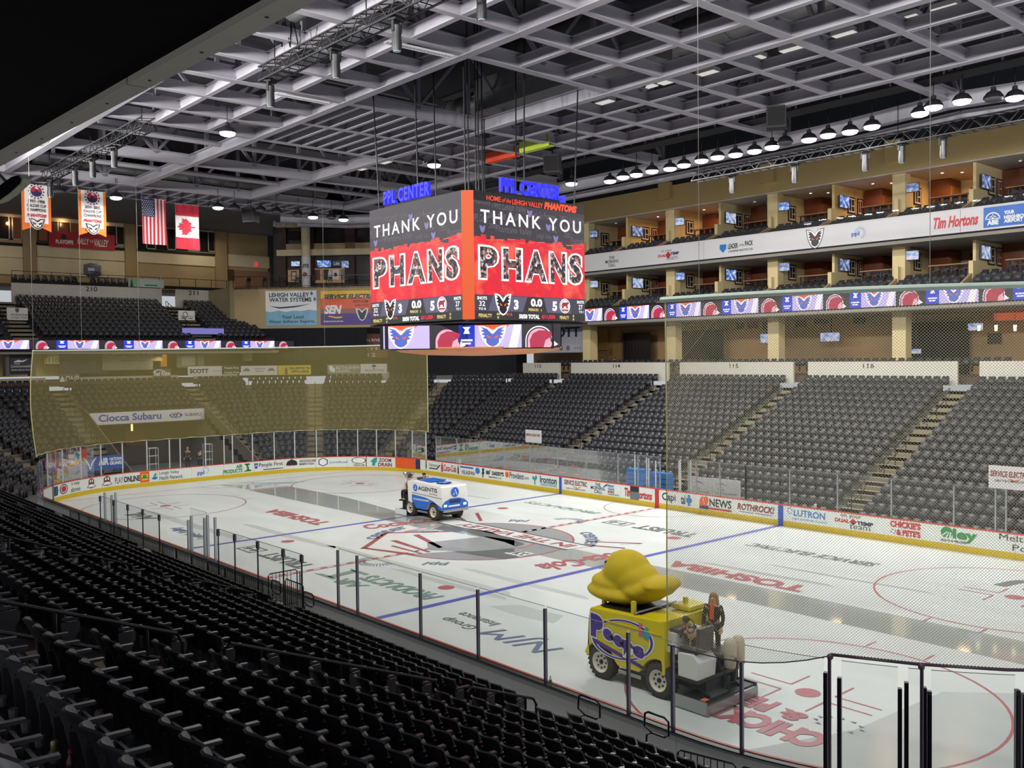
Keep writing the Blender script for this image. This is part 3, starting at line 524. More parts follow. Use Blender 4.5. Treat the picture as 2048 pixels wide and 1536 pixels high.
for i in range(len(SEGS)):
    n, t = SEGS[i][0], tang(i); ang = atan2(-n.y, -n.x)-pi/2; p_ = .462 if i >= 6 else .53
    for k in range(ROWS[i]):
        if i == 6 and k > 14: continue
        a, b = ends(i, PITCH*k); ta, tb = a.dot(t)+.1, b.dot(t)-.1
        if i == 0: ta = max(ta, -25)
        if i == 8: tb = ta+2
        cuts = sorted([ta]+[c for c in AISLE[i] if ta < c < tb]+[tb])
        for j in range(len(cuts)-1):
            lo = cuts[j]+(AW+.05 if cuts[j] in AISLE[i] else 0); hi = cuts[j+1]-(AW+.05 if cuts[j+1] in AISLE[i] else 0); cnt = int((hi-lo)/p_)
            if cnt < 1: continue
            st = lo+((hi-lo)-cnt*p_)/2+p_/2
            if i == 6 and j == 0: st = hi-cnt*p_+p_/2
            if i == 6 and j > 0: st = lo+p_/2
            for m in range(cnt):
                tt = st+m*p_
                if i == 3 and k < 12 and abs(tt) < 4.95: continue
                q = n*(SEGS[i][1]+PITCH*k+.02)+t*tt; z = zrow(i, k)
                if i in (6, 7, 8):
                    side = ('right', m+1) if (i == 6 and j > 0) else (('left', cnt-m) if i == 6 else ('corner', m+1))
                    NEARS.append((q.x, q.y, z, ang, k, j, side, i))
                else: FARS.append((q.x, q.y, z, ang))
vis = []
for s in NEARS:
    u, v, d = pr((s[0], s[1], s[2]+.75))
    if d > .5 and -40 < u < 2090 and v < 1560: vis.append((d, s))
vis.sort(key=lambda x: x[0])
ROWG = 'black folding seats in the near stand'
proto = None
for d, (x, y, z, ang, k, j, (sd, no), i) in vis[:300]:
    if proto is None:
        proto = thing('folding_seat', 'x', 'seat', group=ROWG)
        for nm in ('backrest', 'seat_pan', 'armrest', 'standard', 'cup_holder'): link(nm, ME[nm], proto)
        r = proto
    else: r = copy_tree(proto)
    r.location = (x, y, z); r.rotation_euler = (0, 0, ang); r['base'] = [x, y, z]
    if i == 6:
        nth = {4: 'nearest', 3: 'second', 2: 'third', 1: 'fourth'}
        ai = j if sd == 'right' else j+1; an = {4: 'nearest', 3: 'second nearest', 2: 'third nearest', 1: 'farthest'}[ai]
        r['label'] = 'black folding seat, %s row up from the boards, %s seat %s of %s aisle' % (ORD[k+1], ORD[no], sd, an)
    else: r['label'] = 'black folding seat, %s row up from the curved corner boards, %s in its row' % (ORD[k+1], ORD[no])
SMALL = [(s[0], s[1], s[2], s[3]) for d, s in vis[300:]]
EXTRA_SEATS = []                         # upper deck and suite seats are added by their builders: (x, y, z, angle)
def seat_mass(name, label):
    vs = []; fs = []; off = 0
    for proto_, lst in ((MID, SMALL), (LOW, FARS+EXTRA_SEATS)):
        V = np.array(proto_.v); A = np.array(lst)
        if not len(A): continue
        c, s = np.cos(A[:, 3])[:, None], np.sin(A[:, 3])[:, None]
        X = V[:, 0][None]*c-V[:, 1][None]*s+A[:, 0:1]; Y = V[:, 0][None]*s+V[:, 1][None]*c+A[:, 1:2]; Z = V[:, 2][None]+A[:, 2:3]
        vs.append(np.stack([X, Y, Z], 2).reshape(-1, 3))
        for f in proto_.f:
            fs.append((np.array(f)[None]+(np.arange(len(A))*len(V))[:, None]+off, len(f)))
        off += len(A)*len(V)
    vs = np.concatenate(vs); me = bpy.data.meshes.new(name); me.vertices.add(len(vs)); me.vertices.foreach_set('co', vs.astype(np.float32).ravel())
    loops = np.concatenate([f.ravel() for f, _ in fs]); tot = np.concatenate([np.full(len(f), n) for f, n in fs]); st = np.concatenate([[0], np.cumsum(tot)[:-1]])
    me.loops.add(len(loops)); me.loops.foreach_set('vertex_index', loops.astype(np.int32)); me.polygons.add(len(tot)); me.polygons.foreach_set('loop_start', st.astype(np.int32))
    try: me.polygons.foreach_set('loop_total', tot.astype(np.int32))
    except Exception: pass
    me.update(calc_edges=True); me.validate(); me.materials.append(mSEAT); o = link(name, me); tag(o, label, 'seats', kind='stuff'); return o
# ---- parapets with section numbers
def parapet(i, t0, t1, z0, z1, txt=None, off=None, mat=None, label='', tt=None, name='parapet_wall', depth=.18):
    n, t = SEGS[i][0], tang(i); o = (PITCH*ROWS[i]-.42+.1) if off is None else off; c = n*(SEGS[i][1]+o); m_ = MB()
    a, b = c+t*t0, c+t*t1; d = n*depth
    m_.hex([a+Vector((0, 0, z0)), b+Vector((0, 0, z0)), b+d+Vector((0, 0, z0)), a+d+Vector((0, 0, z0))], [a+Vector((0, 0, z1)), b+Vector((0, 0, z1)), b+d+Vector((0, 0, z1)), a+d+Vector((0, 0, z1))])
    root = thing(name, label, 'wall', (a+b)/2+Vector((0, 0, z0)), kind='structure'); m_.build('wall_panel', mat or mPARA, root)
    if txt:
        w_ = .75; tx = (t0+t1)/2 if tt is None else tt
        write(root, txt, c+t*(tx+w_/2)+Vector((0, 0, z1-.42)), -t, (0, 0, 1), w_, .3, mINK, .01, off=.01)
    return root
PZ0, PZ1 = 6.55, 8.0
for (x0, x1, tx, nm) in ((-28.6, -23.9, -26.6, '113'), (-22.5, -12.0, -17.3, '114'), (-10.9, -1.2, -6.0, '115'), (-.1, 9.75, 4.2, '116'), (11.0, 20, 15.5, '117')):
    parapet(0, -x1, -x0, PZ0, PZ1, nm, label='white parapet marked %s at the top of the far stand' % nm, tt=-tx)
# ---- hand rails beside the far aisles
def rail(pts, label, group, r=.024, posts=None, mid=True, name='handrail', drop=.95, rounded=True):
    root = thing(name, label, 'railing', Vector(pts[0])-Vector((0, 0, drop)), group=group)
    P = [Vector(p) for p in pts]; d0 = (P[-1]-P[0])
    m_ = MB(); low = Vector((0, 0, -.42))
    if rounded:
        e = d0.normalized()*.1
        m_.tube([P[0]+low, P[0]-e+low*.75, P[0]-e+low*.25, P[0]]+P[1:-1]+[P[-1], P[-1]+e+low*.25, P[-1]+e+low*.75, P[-1]+low], r, 6, True)
    else: m_.tube(P, r, 6); m_.tube([p+low for p in P], r*.8, 6)
    m_.build('rail_bar', mIRON, root, smooth=True)
    k = posts or max(2, int(d0.length/1.6)+1)
    for i in range(k):
        p = P[0]+d0*((i+.0)/(k-1) if not rounded else (i+.35)/(k-.3)); q = MB(); q.tube([p-Vector((0, 0, drop)), p], r, 6); q.build('post', mIRON, root)
    return root
RG = 'black handrails in the stands'
for i in (0, 1, 2, 3):
    n, t = SEGS[i][0], tang(i)
    for ai, tc in enumerate(AISLE[i]):
        for pl, k0, k1 in (('low', 1, 3), ('middle', 5, 9), ('high', 11, 15)):
            p = [n*(SEGS[i][1]+PITCH*k)+t*(tc+(0 if i != 3 else .0))+Vector((0, 0, zrow(i, k)+.95)) for k in (k0, k1)]
            rail(p, 'thin black handrail %s in the %s' % (pl, 'far side aisle, %s from the net edge' % ORD[ai+1] if i == 0 else ('corner aisle next to the far side', 'corner aisle behind the yellow net', 'stairs %s of the tunnel' % ('left', 'right')[ai])[i-1]), 'far aisle handrails', .02)
def nz(y): return .55+.39*(-y-14.4)+.84
for pts, lb in (([(19.7, -25.6), (19.7, -22.2)], 'long black two-bar handrail cut by the picture edge, in the nearest aisle'), ([(19.7, -21.35), (19.7, -17.4)], 'long black two-bar handrail halfway down the nearest aisle'), ([(19.7, -16.5), (19.7, -14.9)], 'short looped black handrail low in the nearest aisle'),
                ([(8.6, -22.3), (8.6, -19.2)], 'black two-bar handrail high in the second nearest aisle'), ([(8.6, -17.3), (8.6, -15.6)], 'short looped black handrail low in the second nearest aisle'), ([(-2.8, -21.5), (-2.8, -18.5)], 'black two-bar handrail in the third nearest aisle'), ([(-14, -21), (-14, -18.5)], 'black two-bar handrail in the farthest aisle of the near stand')):
    rail([(x, y, nz(y)) for x, y in pts], lb, RG, .03, 3)
def hoop(p, d, label):
    p, d = Vector(p), Vector(d); root = thing('hoop_rail', label, 'railing', p-Vector((0, 0, 1.0)), group='looped black rails by the boards'); q = MB(); zz = Vector((0, 0, 1))
    q.tube([p-d*.28-zz*.05, p-d*.2, p+d*.2, p+d*.3-zz*.06, p+d*.3-zz*.32, p+d*.2-zz*.38, p-d*.1-zz*.38, p-d*.24-zz*.46, p-d*.28-zz*1.0], .022, 6); q.build('loop', mIRON, root, smooth=True)
    q = MB(); q.tube([p-d*.28-zz*.05, p-d*.3-zz*.3, p-d*.1-zz*.38], .022, 6); q.build('loop_end', mIRON, root)
hoop((20.7, -14.3, 1.72), (1, 0, 0), 'looped black rail in front of the nearest aisle'); hoop((22.1, -13.9, 1.66), (1, 0, 0), 'looped black rail against the boards nearest the yellow resurfacer')
hoop((9.3, -14.2, 1.72), (1, 0, 0), 'looped black rail at the foot of the second nearest aisle'); hoop((7.3, -14.2, 1.72), (1, 0, 0), 'looped black rail beside the bench fence')
# ---- black picket fences between stand and boards
def fence(p, q, z, h, label, slope=0.):
    p, q = Vector((*p, z)), Vector((*q, z)); d = q-p; L = d.length; d.normalize(); root = thing('picket_fence', label, 'railing', p, group='black picket fences behind the benches')
    e = Vector((0, 0, h)); m_ = MB(); m_.tube([p, p+e*.95, p+e+d*.06, q+e-d*.06, q+e*.95, q], .02, 5); m_.tube([p+e*.1, q+e*.1], .014, 4); m_.build('frame', mIRON, root)
    for i in range(1, int(L/.13)):
        b = MB(); c = p+d*(i*.13); b.bar(c+e*.1, c+e, .014); b.build('bar', mIRON, root)
for j, x in enumerate((-13.5, -12.1, -10.6, -9.2, -7.9, -2.0, -.6, .8, 2.2, 3.6, 5.0)):
    fence((x, -14.15), (x+1.3, -14.15), .5, 1.05, 'black picket fence panel, %s from the far end of the benches' % ORD[j+1])
fence((6.6, -14.1), (6.6, -13.1), .6, 1.2, 'tall black picket gate beside the bench, end on'); fence((7.9, -14.2), (9.0, -14.2), .6, 1.3, 'tall black picket fence panel nearest the looped rail')
for j, x in enumerate((22.7, 23.9)): fence((x, -14.0+.25*j), (x+1.1, -13.75+.32*j), .2, 1.0, ('black picket fence panel at the curve behind the corner boards', 'black picket fence panel farthest round the corner boards')[j])
# ---------------------------------------------------------------- far side: concourse, two tiers of suites, fascias
mBEI = M('wall_beige', 'd9c595', .75, var=.03, scale=1); mBEI2 = M('wall_yellow_beige', 'd8bd82', .75, var=.03, scale=1); mTAN = M('wall_tan', 'b89a72', .75, var=.05); mNAVYW = M('wall_navy', '23262f', .8, var=.06)
mFASC = M('fascia_white', 'd6d4d6', .6, var=.02); mCEILW = M('suite_ceiling', 'cfc3b4', .8, var=.03); mWOODR = M('suite_wood_red', '7a4023', .45, var=.2, scale=8); mWOOD = M('counter_wood', '9a6a3c', .4, var=.2, scale=8); mMAROON = M('wall_maroon', '5b3038', .8, var=.06)
mDOOR = M('door_orange', 'd98a2c', .5, var=.08); mCURT = M('curtain_black', '15151c', .9, var=.15, scale=6); mCARP = M('concourse_floor', '54443c', .9, var=.2); mSOFF = M('soffit_grey', '8f8a82', .8, var=.04); mRSTEEL = M('pipe_mint', 'cfe0cf', .5, var=.03)
FY = 29.0; BX = -13.4; BAY = 9.28
X0, X1 = -36.0, 24.0
def slab(name, x0, x1, y0, y1, z0, z1, mat, kind='structure', label='', cat='wall', parent=None):
    if parent is None:
        o = thing(name, label, cat, ((x0+x1)/2, (y0+y1)/2, z0), kind=kind)
    else: o = parent
    MB().box(x0, x1, y0, y1, z0, z1).build('panel' if parent is None else name, mat, o); return o
slab('floor_concourse', X0, X1, FY+.25, 38, 6.6, 7.05, mCARP, label='concourse floor behind the white parapets', cat='floor')
slab('wall_concourse', X0, X1, 37, 37.3, 7.05, 11.6, mTAN, label='tan back wall of the far concourse')
LV = [dict(f0=11.45, f1=12.55, rows=(12.25, 12.6), fl=13.0, ce=15.7), dict(f0=15.62, f1=16.95, rows=(16.5, 16.9), fl=17.3, ce=20.0)]
tier = ['lower', 'upper']
SU = []                                   # suite x ranges
xs = [BX+BAY/2*j for j in range(-3, 8)]
for li, L in enumerate(LV):
    st = thing('floor_%s_suites' % tier[li], 'stepped floor of the %s suite tier' % tier[li], 'floor', (0, FY, L['f0']), kind='structure')
    MB().box(X0+4, X1, FY+.1, 31.2, L['f0']-.1, L['rows'][0]).build('row_step', mBLK, st); MB().box(X0+4, X1, FY+1.05, 31.2, L['rows'][0], L['rows'][1]).build('row_step', mBLK, st)
    MB().box(X0+4, X1, 31.2, 37, L['f0']-.1, L['fl']).build('suite_floor', mCARP, st); MB().box(X0+4, X1, FY+.1, 37, L['f0']-.3, L['f0']-.1).build('soffit', mSOFF, st)
    slab('ceiling_%s_suites' % tier[li], X0+4, X1, 30.6, 37, L['ce'], L['ce']+.1, mCEILW, label='pale ceiling of the %s suites' % tier[li], cat='ceiling')
    fa = thing('fascia_%s' % tier[li], 'long pale fascia below the %s suite tier' % tier[li], 'fascia', (0, FY, L['f0']), kind='structure')
    for j in range(-2, 5):
        a, b = max(X0+4, BX+BAY*(j-.5)), min(X1, BX+BAY*(j+.5)); MB().box(a+.012, b-.012, FY, FY+.1, L['f0']-(.25 if li == 0 else 0), L['f1']).build('fascia_panel', mFASC if li else mSOFF, fa)
    MB().box(X0+4, X1, FY-.04, FY+.14, L['f1'], L['f1']+.07).build('top_rail', mFASC if li else mBLK, fa)
    LV[li]['fascia'] = fa
    g = thing('glass_rail', 'low clear glass rail along the front of the %s suites' % tier[li], 'railing', (0, FY+.1, L['f1']+.07))
    for j in range(0, 22): a = X0+6+j*2.4; MB().quad((a, FY+.1, L['f1']+.07), (a+2.37, FY+.1, L['f1']+.07), (a+2.37, FY+.1, L['f1']+.5), (a, FY+.1, L['f1']+.5)).build('pane', mGLS, g)
slab('wall_upper_far', X0+4, X1+4, 30.5, 37, 20.1, 21.85, mBEI2, label='yellow-beige upper wall over the suites')
slab('wall_navy_far', X0+4, X1+6, 30.6, 31, 21.85, 26, mNAVYW, label='dark navy wall band under the roof')
up = thing('wall_pier', 'beige piers on the yellow-beige upper wall', 'wall', (BX, 30.4, 20.6), kind='structure')
for j in range(0, 4): MB().box(BX+BAY*j-.6, BX+BAY*j+.55, 30.15, 30.5, 20.75, 22.1).build('pier', mBEI2, up)
col = thing('wall_columns', 'beige square columns dividing the suites', 'column', (BX, 31, 7), kind='structure')
for j in range(-1, 4):
    x = BX+BAY*j
    MB().box(x-.45, x+.45, 30.9, 31.7, 7.05, 11.2).build('column', mBEI, col)
    for L in LV: MB().box(x-.42, x+.42, 30.85, 31.6, L['fl']-.4, L['ce']).build('column', mBEI, col)
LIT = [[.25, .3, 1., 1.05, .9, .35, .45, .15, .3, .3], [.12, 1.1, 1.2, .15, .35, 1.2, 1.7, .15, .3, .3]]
SXS = [BX+BAY/2*j for j in range(-2, 7)]
mTVB = M('tv_black', '101014', .3); mFRM = M('frame_dark', '3a2418', .5); mMAT = M('picture_mount', 'e0d6c2', .7); 
def tv_screen(k):
    m = M('tv_screen_%d' % k, '4060a0', .3, emit=.9); 
    if m.node_tree.nodes.get('Image mix'): return m
    nt = m.node_tree; b = nt.nodes['Principled BSDF']; tc = nt.nodes.new('ShaderNodeTexCoord'); v = nt.nodes.new('ShaderNodeTexNoise'); v.name = 'Image mix'; v.inputs['Scale'].default_value = 3.5; v.inputs['Detail'].default_value = 2
    r = nt.nodes.new('ShaderNodeValToRGB'); cs = [[(.02, .03, .1), (.12, .25, .7), (.8, .85, .95)], [(.05, .08, .2), (.35, .5, .8), (.9, .6, .5)], [(.02, .02, .04), (.15, .2, .4), (.5, .6, .8)]][k]
    r.color_ramp.elements[0].position = .3; r.color_ramp.elements[0].color = (*cs[0], 1); r.color_ramp.elements[1].position = .7; r.color_ramp.elements[1].color = (*cs[2], 1); e = r.color_ramp.elements.new(.5); e.color = (*cs[1], 1)
    nt.links.new(tc.outputs['Object'], v.inputs['Vector']); nt.links.new(v.outputs['Fac'], r.inputs[0]); nt.links.new(r.outputs[0], b.inputs['Emission Color']); return m
def television(P, U, V, w, h, label, k=0, group='televisions in the suites'):
    P, U, V = Vector(P), Vector(U).normalized(), Vector(V).normalized(); N = U.cross(V); t = thing('television', label, 'television', P, group=group)
    c = P-U*w/2-V*h/2; MB().prism([(0, 0), (w, 0), (w, h), (0, h)], c, U, V, .08).build('casing', mTVB, t); e = .03
    MB().flat([(e, e), (w-e, e), (w-e, h-e), (e, h-e)], c+N*.004, U, V).build('screen', tv_screen(k), t)
    MB().bar(P-N*.08, P-N*.25, .12, .12).build('wall_mount', mTVB, t); return t
def picture(P, U, V, w, h, label, art=0):
    P, U, V = Vector(P), Vector(U).normalized(), Vector(V).normalized(); N = U.cross(V); t = thing('framed_picture', label, 'picture', P, group='framed pictures in the suites')
    c = P-U*w/2-V*h/2; MB().prism([(0, 0), (w, 0), (w, h), (0, h)], c, U, V, .05).build('frame', mFRM, t); e = .09
    MB().flat([(e, e), (w-e, e), (w-e, h-e), (e, h-e)], c+N*.004, U, V).build('mount', mMAT, t); m_ = MB()
    for a, b, c2, d in ((.18, .16, .42, .85), (.5, .5, .82, .85), (.5, .16, .82, .44)): m_.flat([(w*a, h*b), (w*c2, h*b), (w*c2, h*d), (w*a, h*d)], c+N*.008, U, V)
    m_.build('print', [C_['black'], C_['maroon']][art], t); return t
def stool(x, y, z, label, rz=0):
    t = thing('bar_stool', label, 'stool', (x, y, z), rz, 'dark bar stools in the suites')
    MB().box(-.19, .19, -.19, .19, .68, .74).build('seat', mIRON, t, world=False); MB().box(-.19, .19, .15, .19, .78, 1.08).build('backrest', mIRON, t, world=False)
    for a in (-.16, .16):
        for b in (-.16, .16): MB().bar((a, b, 0), (a*.9, b*.9, .7), .035).build('leg', mIRON, t, world=False)
    return t
for li, L in enumerate(LV):
    for j in range(len(SXS)-1):
        x0, x1 = SXS[j], SXS[j+1]; fl, ce = L['fl'], L['ce']; nm = '%s %s' % (ORD[j+1], 'of the %s tier counting from the scoreboard' % tier[li]); short = '%s %s-tier suite from the scoreboard' % (ORD[j+1], tier[li]); lit = LIT[li][j]
        pw = thing('wall_partition', 'beige partition wall of the %s' % short, 'wall', (x0, 34, fl), kind='structure')
        full = 31.3 if j % 2 == 0 else 31.0
        MB().box(x0-.09, x0+.09, full, 37, fl, ce).build('wall_panel', mBEI if lit < .9 or li == 0 else mBEI2, pw); MB().box(x0-.13, x0+.13, 30.5, 31.3, L['rows'][1]-.1, fl+1.05).build('end_post', mBEI, pw)  # yellower panel in bright upper suites, warm light put into the colour
        m_ = MB(); m_.hex([(x0-.08, 30.5, L['rows'][1]-.2), (x0+.08, 30.5, L['rows'][1]-.2), (x0+.08, 30.5, fl+.3), (x0-.08, 30.5, fl+.3)], [(x0-.08, FY+.15, L['f1']-.2), (x0+.08, FY+.15, L['f1']-.2), (x0+.08, FY+.15, L['f1']+.1), (x0-.08, FY+.15, L['f1']+.1)]); m_.build('sloping_divider', mTAN, pw)
        back = mMAROON if lit < .3 else (mTAN if lit < .8 else mBEI2)  # dim suites get darker back walls, their shade put into the colour
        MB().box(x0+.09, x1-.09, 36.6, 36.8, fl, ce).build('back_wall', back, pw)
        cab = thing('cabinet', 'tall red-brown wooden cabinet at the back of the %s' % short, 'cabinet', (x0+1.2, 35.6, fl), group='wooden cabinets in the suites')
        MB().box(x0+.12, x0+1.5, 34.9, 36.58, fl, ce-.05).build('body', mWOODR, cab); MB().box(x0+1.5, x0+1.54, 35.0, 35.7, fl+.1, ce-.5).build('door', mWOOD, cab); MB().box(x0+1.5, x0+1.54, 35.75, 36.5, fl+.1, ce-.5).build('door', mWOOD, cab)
        d = thing('door_%d' % (20+li*10+j), 'orange-lit door at the back of the %s' % short, 'door', (x0+2.8, 36.5, fl), kind='structure'); MB().box(x0+2.2, x0+3.3, 36.5, 36.58, fl, fl+2.05).build('door_leaf', mDOOR if lit > .5 else mWOODR, d); MB().box(x0+2.1, x0+3.4, 36.56, 36.6, fl, fl+2.15).build('door_frame', mWOODR, d)  # orange leaf only in bright suites, their warm light put into its colour
        picture((x0+.16, 33.2, fl+1.5), (0, 1, 0), (0, 0, 1), 1.0, 1.15, 'dark-framed picture in the %s' % short, 0)
        if j % 2 == 1:
            television((x0+.3, 32.0, fl+1.6), (0, 1, .0), (0, 0, 1), 1.35, .85, 'large flat television on the partition of the %s' % short, (j+li) % 3)
            picture((x0+.16, 34.4, fl+1.5), (0, 1, 0), (0, 0, 1), .8, 1.15, 'red jersey framed on the wall of the %s' % short, 1)
        else: television((x0+.75, 31.1, fl+1.75), (1, .2, 0), (0, 0, 1), .85, .6, 'small flat television hung beside the column of the %s' % short, (j+li+1) % 3)
        ct = thing('counter', 'wood-topped drink counter across the front of the %s' % short, 'counter', ((x0+x1)/2, 31.9, fl), group='drink counters in the suites')
        MB().box(x0+1.5, x1-.35, 31.75, 32.15, fl+1.0, fl+1.07).build('counter_top', mWOOD, ct)
        for xx in (x0+1.6, (x0+x1)/2+.6, x1-.5): MB().box(xx-.03, xx+.03, 31.9, 31.98, fl, fl+1.0).build('leg', mIRON, ct)
        for q in range(5): stool(x0+1.7+q*.55, 32.5, fl, 'dark bar stool, %s at the counter of the %s' % (ORD[q+1], short))
        for q in range(2):
            dl = thing('downlight', '%s ceiling downlight of the %s' % (('front', 'rear')[q], short), 'lamp', (x0+2.0+q*.9, 32.6+q*.8, ce-.02), group='suite downlights')
            MB().lathe([(.1, -.02), (.12, 0), (.12, .02)], 10, (x0+2.0+q*.9, 32.6+q*.8, ce-.02)).build('trim_ring', mFASC, dl); MB().lathe([(.085, -.03), (.085, -.02)], 10, (x0+2.0+q*.9, 32.6+q*.8, ce-.02)).build('lens', GLOW('lens_warm' if lit > .25 else 'lens_dim', 'fff0d8', 4 if lit > .25 else .8), dl)
        if lit > .2: lamp('suite_light', ((x0+x1)/2+.2, 33.6, ce-.1), SUITE_W*lit, (1, .62, .3) if lit > .8 else (1, .75, .5), .5, None, 170)
        for rz, yy in ((L['rows'][0], FY+.6), (L['rows'][1], FY+1.6)):
            for q in range(7): EXTRA_SEATS.append((x0+.75+q*.56, yy, rz, pi))
# chairs at the concourse counter behind the white parapets
for q in range(70):
    x = -28+q*.58
    EXTRA_SEATS.append((x, 30.1, 7.35, pi))
# ---- writing on the upper fascia
FA = LV[1]['fascia']; FP = FY-.004
def ftext(body, u0, v0, u1, v1, mat, bold=.02, shear=0., y=FP, parent=None):
    a = at(u0, v0, y=y); b = at(u1, v1, y=y); vm = (v0+v1)/2
    return write(parent or FA, body, (a.x, y, a.z), (1, 0, 0), (0, 0, 1), b.x-a.x, at(u0, v1, y=y).z-a.z if v0 == v0 else 1, mat, bold, shear)
def fz(u, v): return at(u, v, y=FP)
def ft(body, u0, u1, vb, vt, mat, bold=.02, shear=0.):     # baseline and top measured at the left end
    a = fz(u0, vb); return write(FA, body, a, (1, 0, 0), (0, 0, 1), fz(u1, vb).x-a.x, fz(u0, vt).z-a.z, mat, bold, shear)
ft('THE', 1218, 1229, 518.5, 513, C_['black'], .01); ft('MORNING', 1211, 1237, 527.5, 521, C_['black'], .01); ft('CALL', 1217, 1231, 534, 528.5, C_['black'], .01)
ft('on your', 1322, 1344, 507, 501, C_['grey'], 0); ft('DUAL', 1316, 1332, 515.5, 510, C_['red'], .05); ft('TEMP', 1341, 1358, 510.5, 504.5, C_['navy'], .05); ft('team', 1333, 1355, 520.5, 513, C_['grey'], 0)
figure(FA, [(0, -1), (1, 0), (0, 1), (-1, 0)], fz(1336.5, 510), (1, 0, 0), (0, 0, 1), C_['red'], .28)
figure(FA, [(-.9, .9), (.9, .9), (.9, -.1), (0, -1), (-.9, -.1)], fz(1446, 497), (1, 0, 0), (0, 0, 1), C_['sky'], .32)
ft('LEADER', 1456, 1476, 498, 488, C_['black'], .03); ft('of the', 1478, 1488, 493, 487, C_['black'], 0, .3); ft('PACK', 1490, 1506, 492, 482, C_['black'], .03); ft('CANINE INSTITUTE', 1457, 1506, 505, 501, C_['black'], .02, .3)
mask_logo(FA, fz(1630, 475), (1, 0, 0), (0, 0, 1), 1.25, C_['white'], C_['black'], C_['orange'], rim=C_['black'])
ft('ppl', 1703, 1719, 475, 464, C_['blue'], .03); sun_logo(FA, fz(1720, 466), (1, 0, 0), (0, 0, 1), .42, C_['sky'])
ft('Tim Hortons', 1867, 1957, 459, 436, C_['red'], .04, .3)
a = fz(1967.5, 455.5); MB().box(a.x, a.x+5.2, FY-.03, FY-.002, a.z-.02, a.z+1.14).build('sign_panel', M('ad_airport_blue', '2566c0', .4), FA)
FP = FY-.034
ft('ABE', 1974, 1997, 451, 441, C_['white'], .06); figure(FA, ringpolys(.85, 1., 0, pi, 14), fz(1985.5, 439), (1, 0, 0), (0, 0, 1), C_['white'], .42); figure(FA, [[(-1, 0), (1, 0), (1, .12), (-1, .12)], [(-.1, .1), (.1, .1), (.05, .75), (-.05, .75)], [(-.6, .3), (.6, .3), (.08, .5), (-.08, .5)]], fz(1985.5, 438.5), (1, 0, 0), (0, 0, 1), C_['white'], .4)
ft('YOUR', 2008, 2029, 429, 421.5, C_['white'], .05); ft('NEIGHBORHOOD', 2008, 2082, 438.5, 431, C_['white'], .05); ft('AIRPORT', 2008, 2046, 446, 438.5, C_['white'], .05)
# ---- LED ribbon boards
G = {k: GLOW('led_'+k, c, s) for k, c, s in (('dark', '2b2530', 1), ('blue', '2540c8', 1), ('lav', 'c8b8f0', 1), ('white', 'fbf2ff', 1), ('orange', 'f0603a', 1), ('red', 'b02a4a', 1), ('pink', 'f2a8bc', 1), ('indigo', '5468c4', 1), ('night', '2e3566', 1))}
def ribbon_meshes(h, w):                 # one repeat, origin lower left, drawn in the x/z plane facing -y
    bw = .16*w; mw = .46*w; sets = {}
    def P(k, poly, lay): sets.setdefault((k, lay), MB()).add([(x, -.002*lay, z) for x, z in poly], [tuple(range(len(poly)))])
    R = lambda x0, x1, z0, z1: [(x0, z0), (x1, z0), (x1, z1), (x0, z1)]
    P('blue', R(0, bw, 0, h), 1); P('white', [(bw*.3, h*.62), (bw*.7, h*.62), (bw*.6, h*.8), (bw*.75, h*.92), (bw*.25, h*.92), (bw*.4, h*.8)], 2); P('white', R(bw*.15, bw*.85, h*.3, h*.38), 2); P('white', R(bw*.25, bw*.75, h*.16, h*.24), 2)
    P('lav', R(bw, bw+mw, 0, h), 1); P('orange', [(bw, h), (bw+mw*.75, h), (bw+mw*.6, h*.75), (bw+mw*.2, h*.85)], 2); P('white', [(bw+mw*.72, 0), (bw+mw*.9, 0), (bw+mw, h), (bw+mw*.84, h)], 2); P('dark', R(bw+mw, w, 0, h), 1)
    s = h*1.25; cx, cz = bw+mw*.38, h*.55
    P('white', [(cx+a*s, cz+b*s*.8) for a, b in MASK_OUT], 3); P('indigo', [(cx+a*s, cz+b*s*.8) for a, b in MASK_IN], 4)
    for e in MASK_EYES: P('orange', [(cx+a*s, cz+b*s*.8) for a, b in e], 5)
    bx = bw+mw+(w-bw-mw)*.45; rr = h*.55
    P('white', [(bx+rr*1.08*cos(t), h*.3+rr*1.15*sin(t)) for t in [pi*i/14 for i in range(15)]]+[(bx-rr*1.08, 0), (bx+rr*1.08, 0)], 2)
    P('dark', [(bx+rr*cos(t), h*.3+rr*1.05*sin(t)) for t in [pi*i/14 for i in range(15)]]+[(bx-rr, 0), (bx+rr, 0)], 3)
    P('pink', [(bx+rr*.9*cos(t), h*.3+rr*.95*sin(t)) for t in [pi*i/14 for i in range(15)]]+[(bx-rr*.9, 0), (bx+rr*.9, 0)], 4)
    P('red', [(bx-rr*.7, 0), (bx+rr*.35, 0), (bx+rr*.5, h*.3), (bx+rr*.95, h*.45), (bx+rr*1.1, h*.62), (bx+rr*.6, h*.72), (bx, h*.74), (bx-rr*.5, h*.6), (bx-rr*.75, h*.3)], 5)
    P('pink', disc(8, rr*.28, bx+rr*.75, h*.14), 6); P('white', [(bx+rr, 0), (bx+rr*1.5, h*.12), (bx+rr*1.1, h*.3)], 5)
    return {k: m.mesh('screen_picture', G[k[0]]) for k, m in sets.items()}
def ribbon(name, label, P, U, h, w, n, hole=.06):
    P, U = Vector(P), Vector(U).normalized(); root = thing(name, label, 'screen', P, atan2(U.y, U.x)); L = w*n
    MB().box(-.05, L+.05, .01, .18, -hole, h+hole).build('casing', mBLK, root, world=False); ms = ribbon_meshes(h, w)
    for i in range(n):
        first = None
        for (k, lay), me in ms.items():
            if first is None: first = link('screen_tile', None, root); first.location = (w*i, -.001, 0)
            link('picture_area', me, first)
    return root
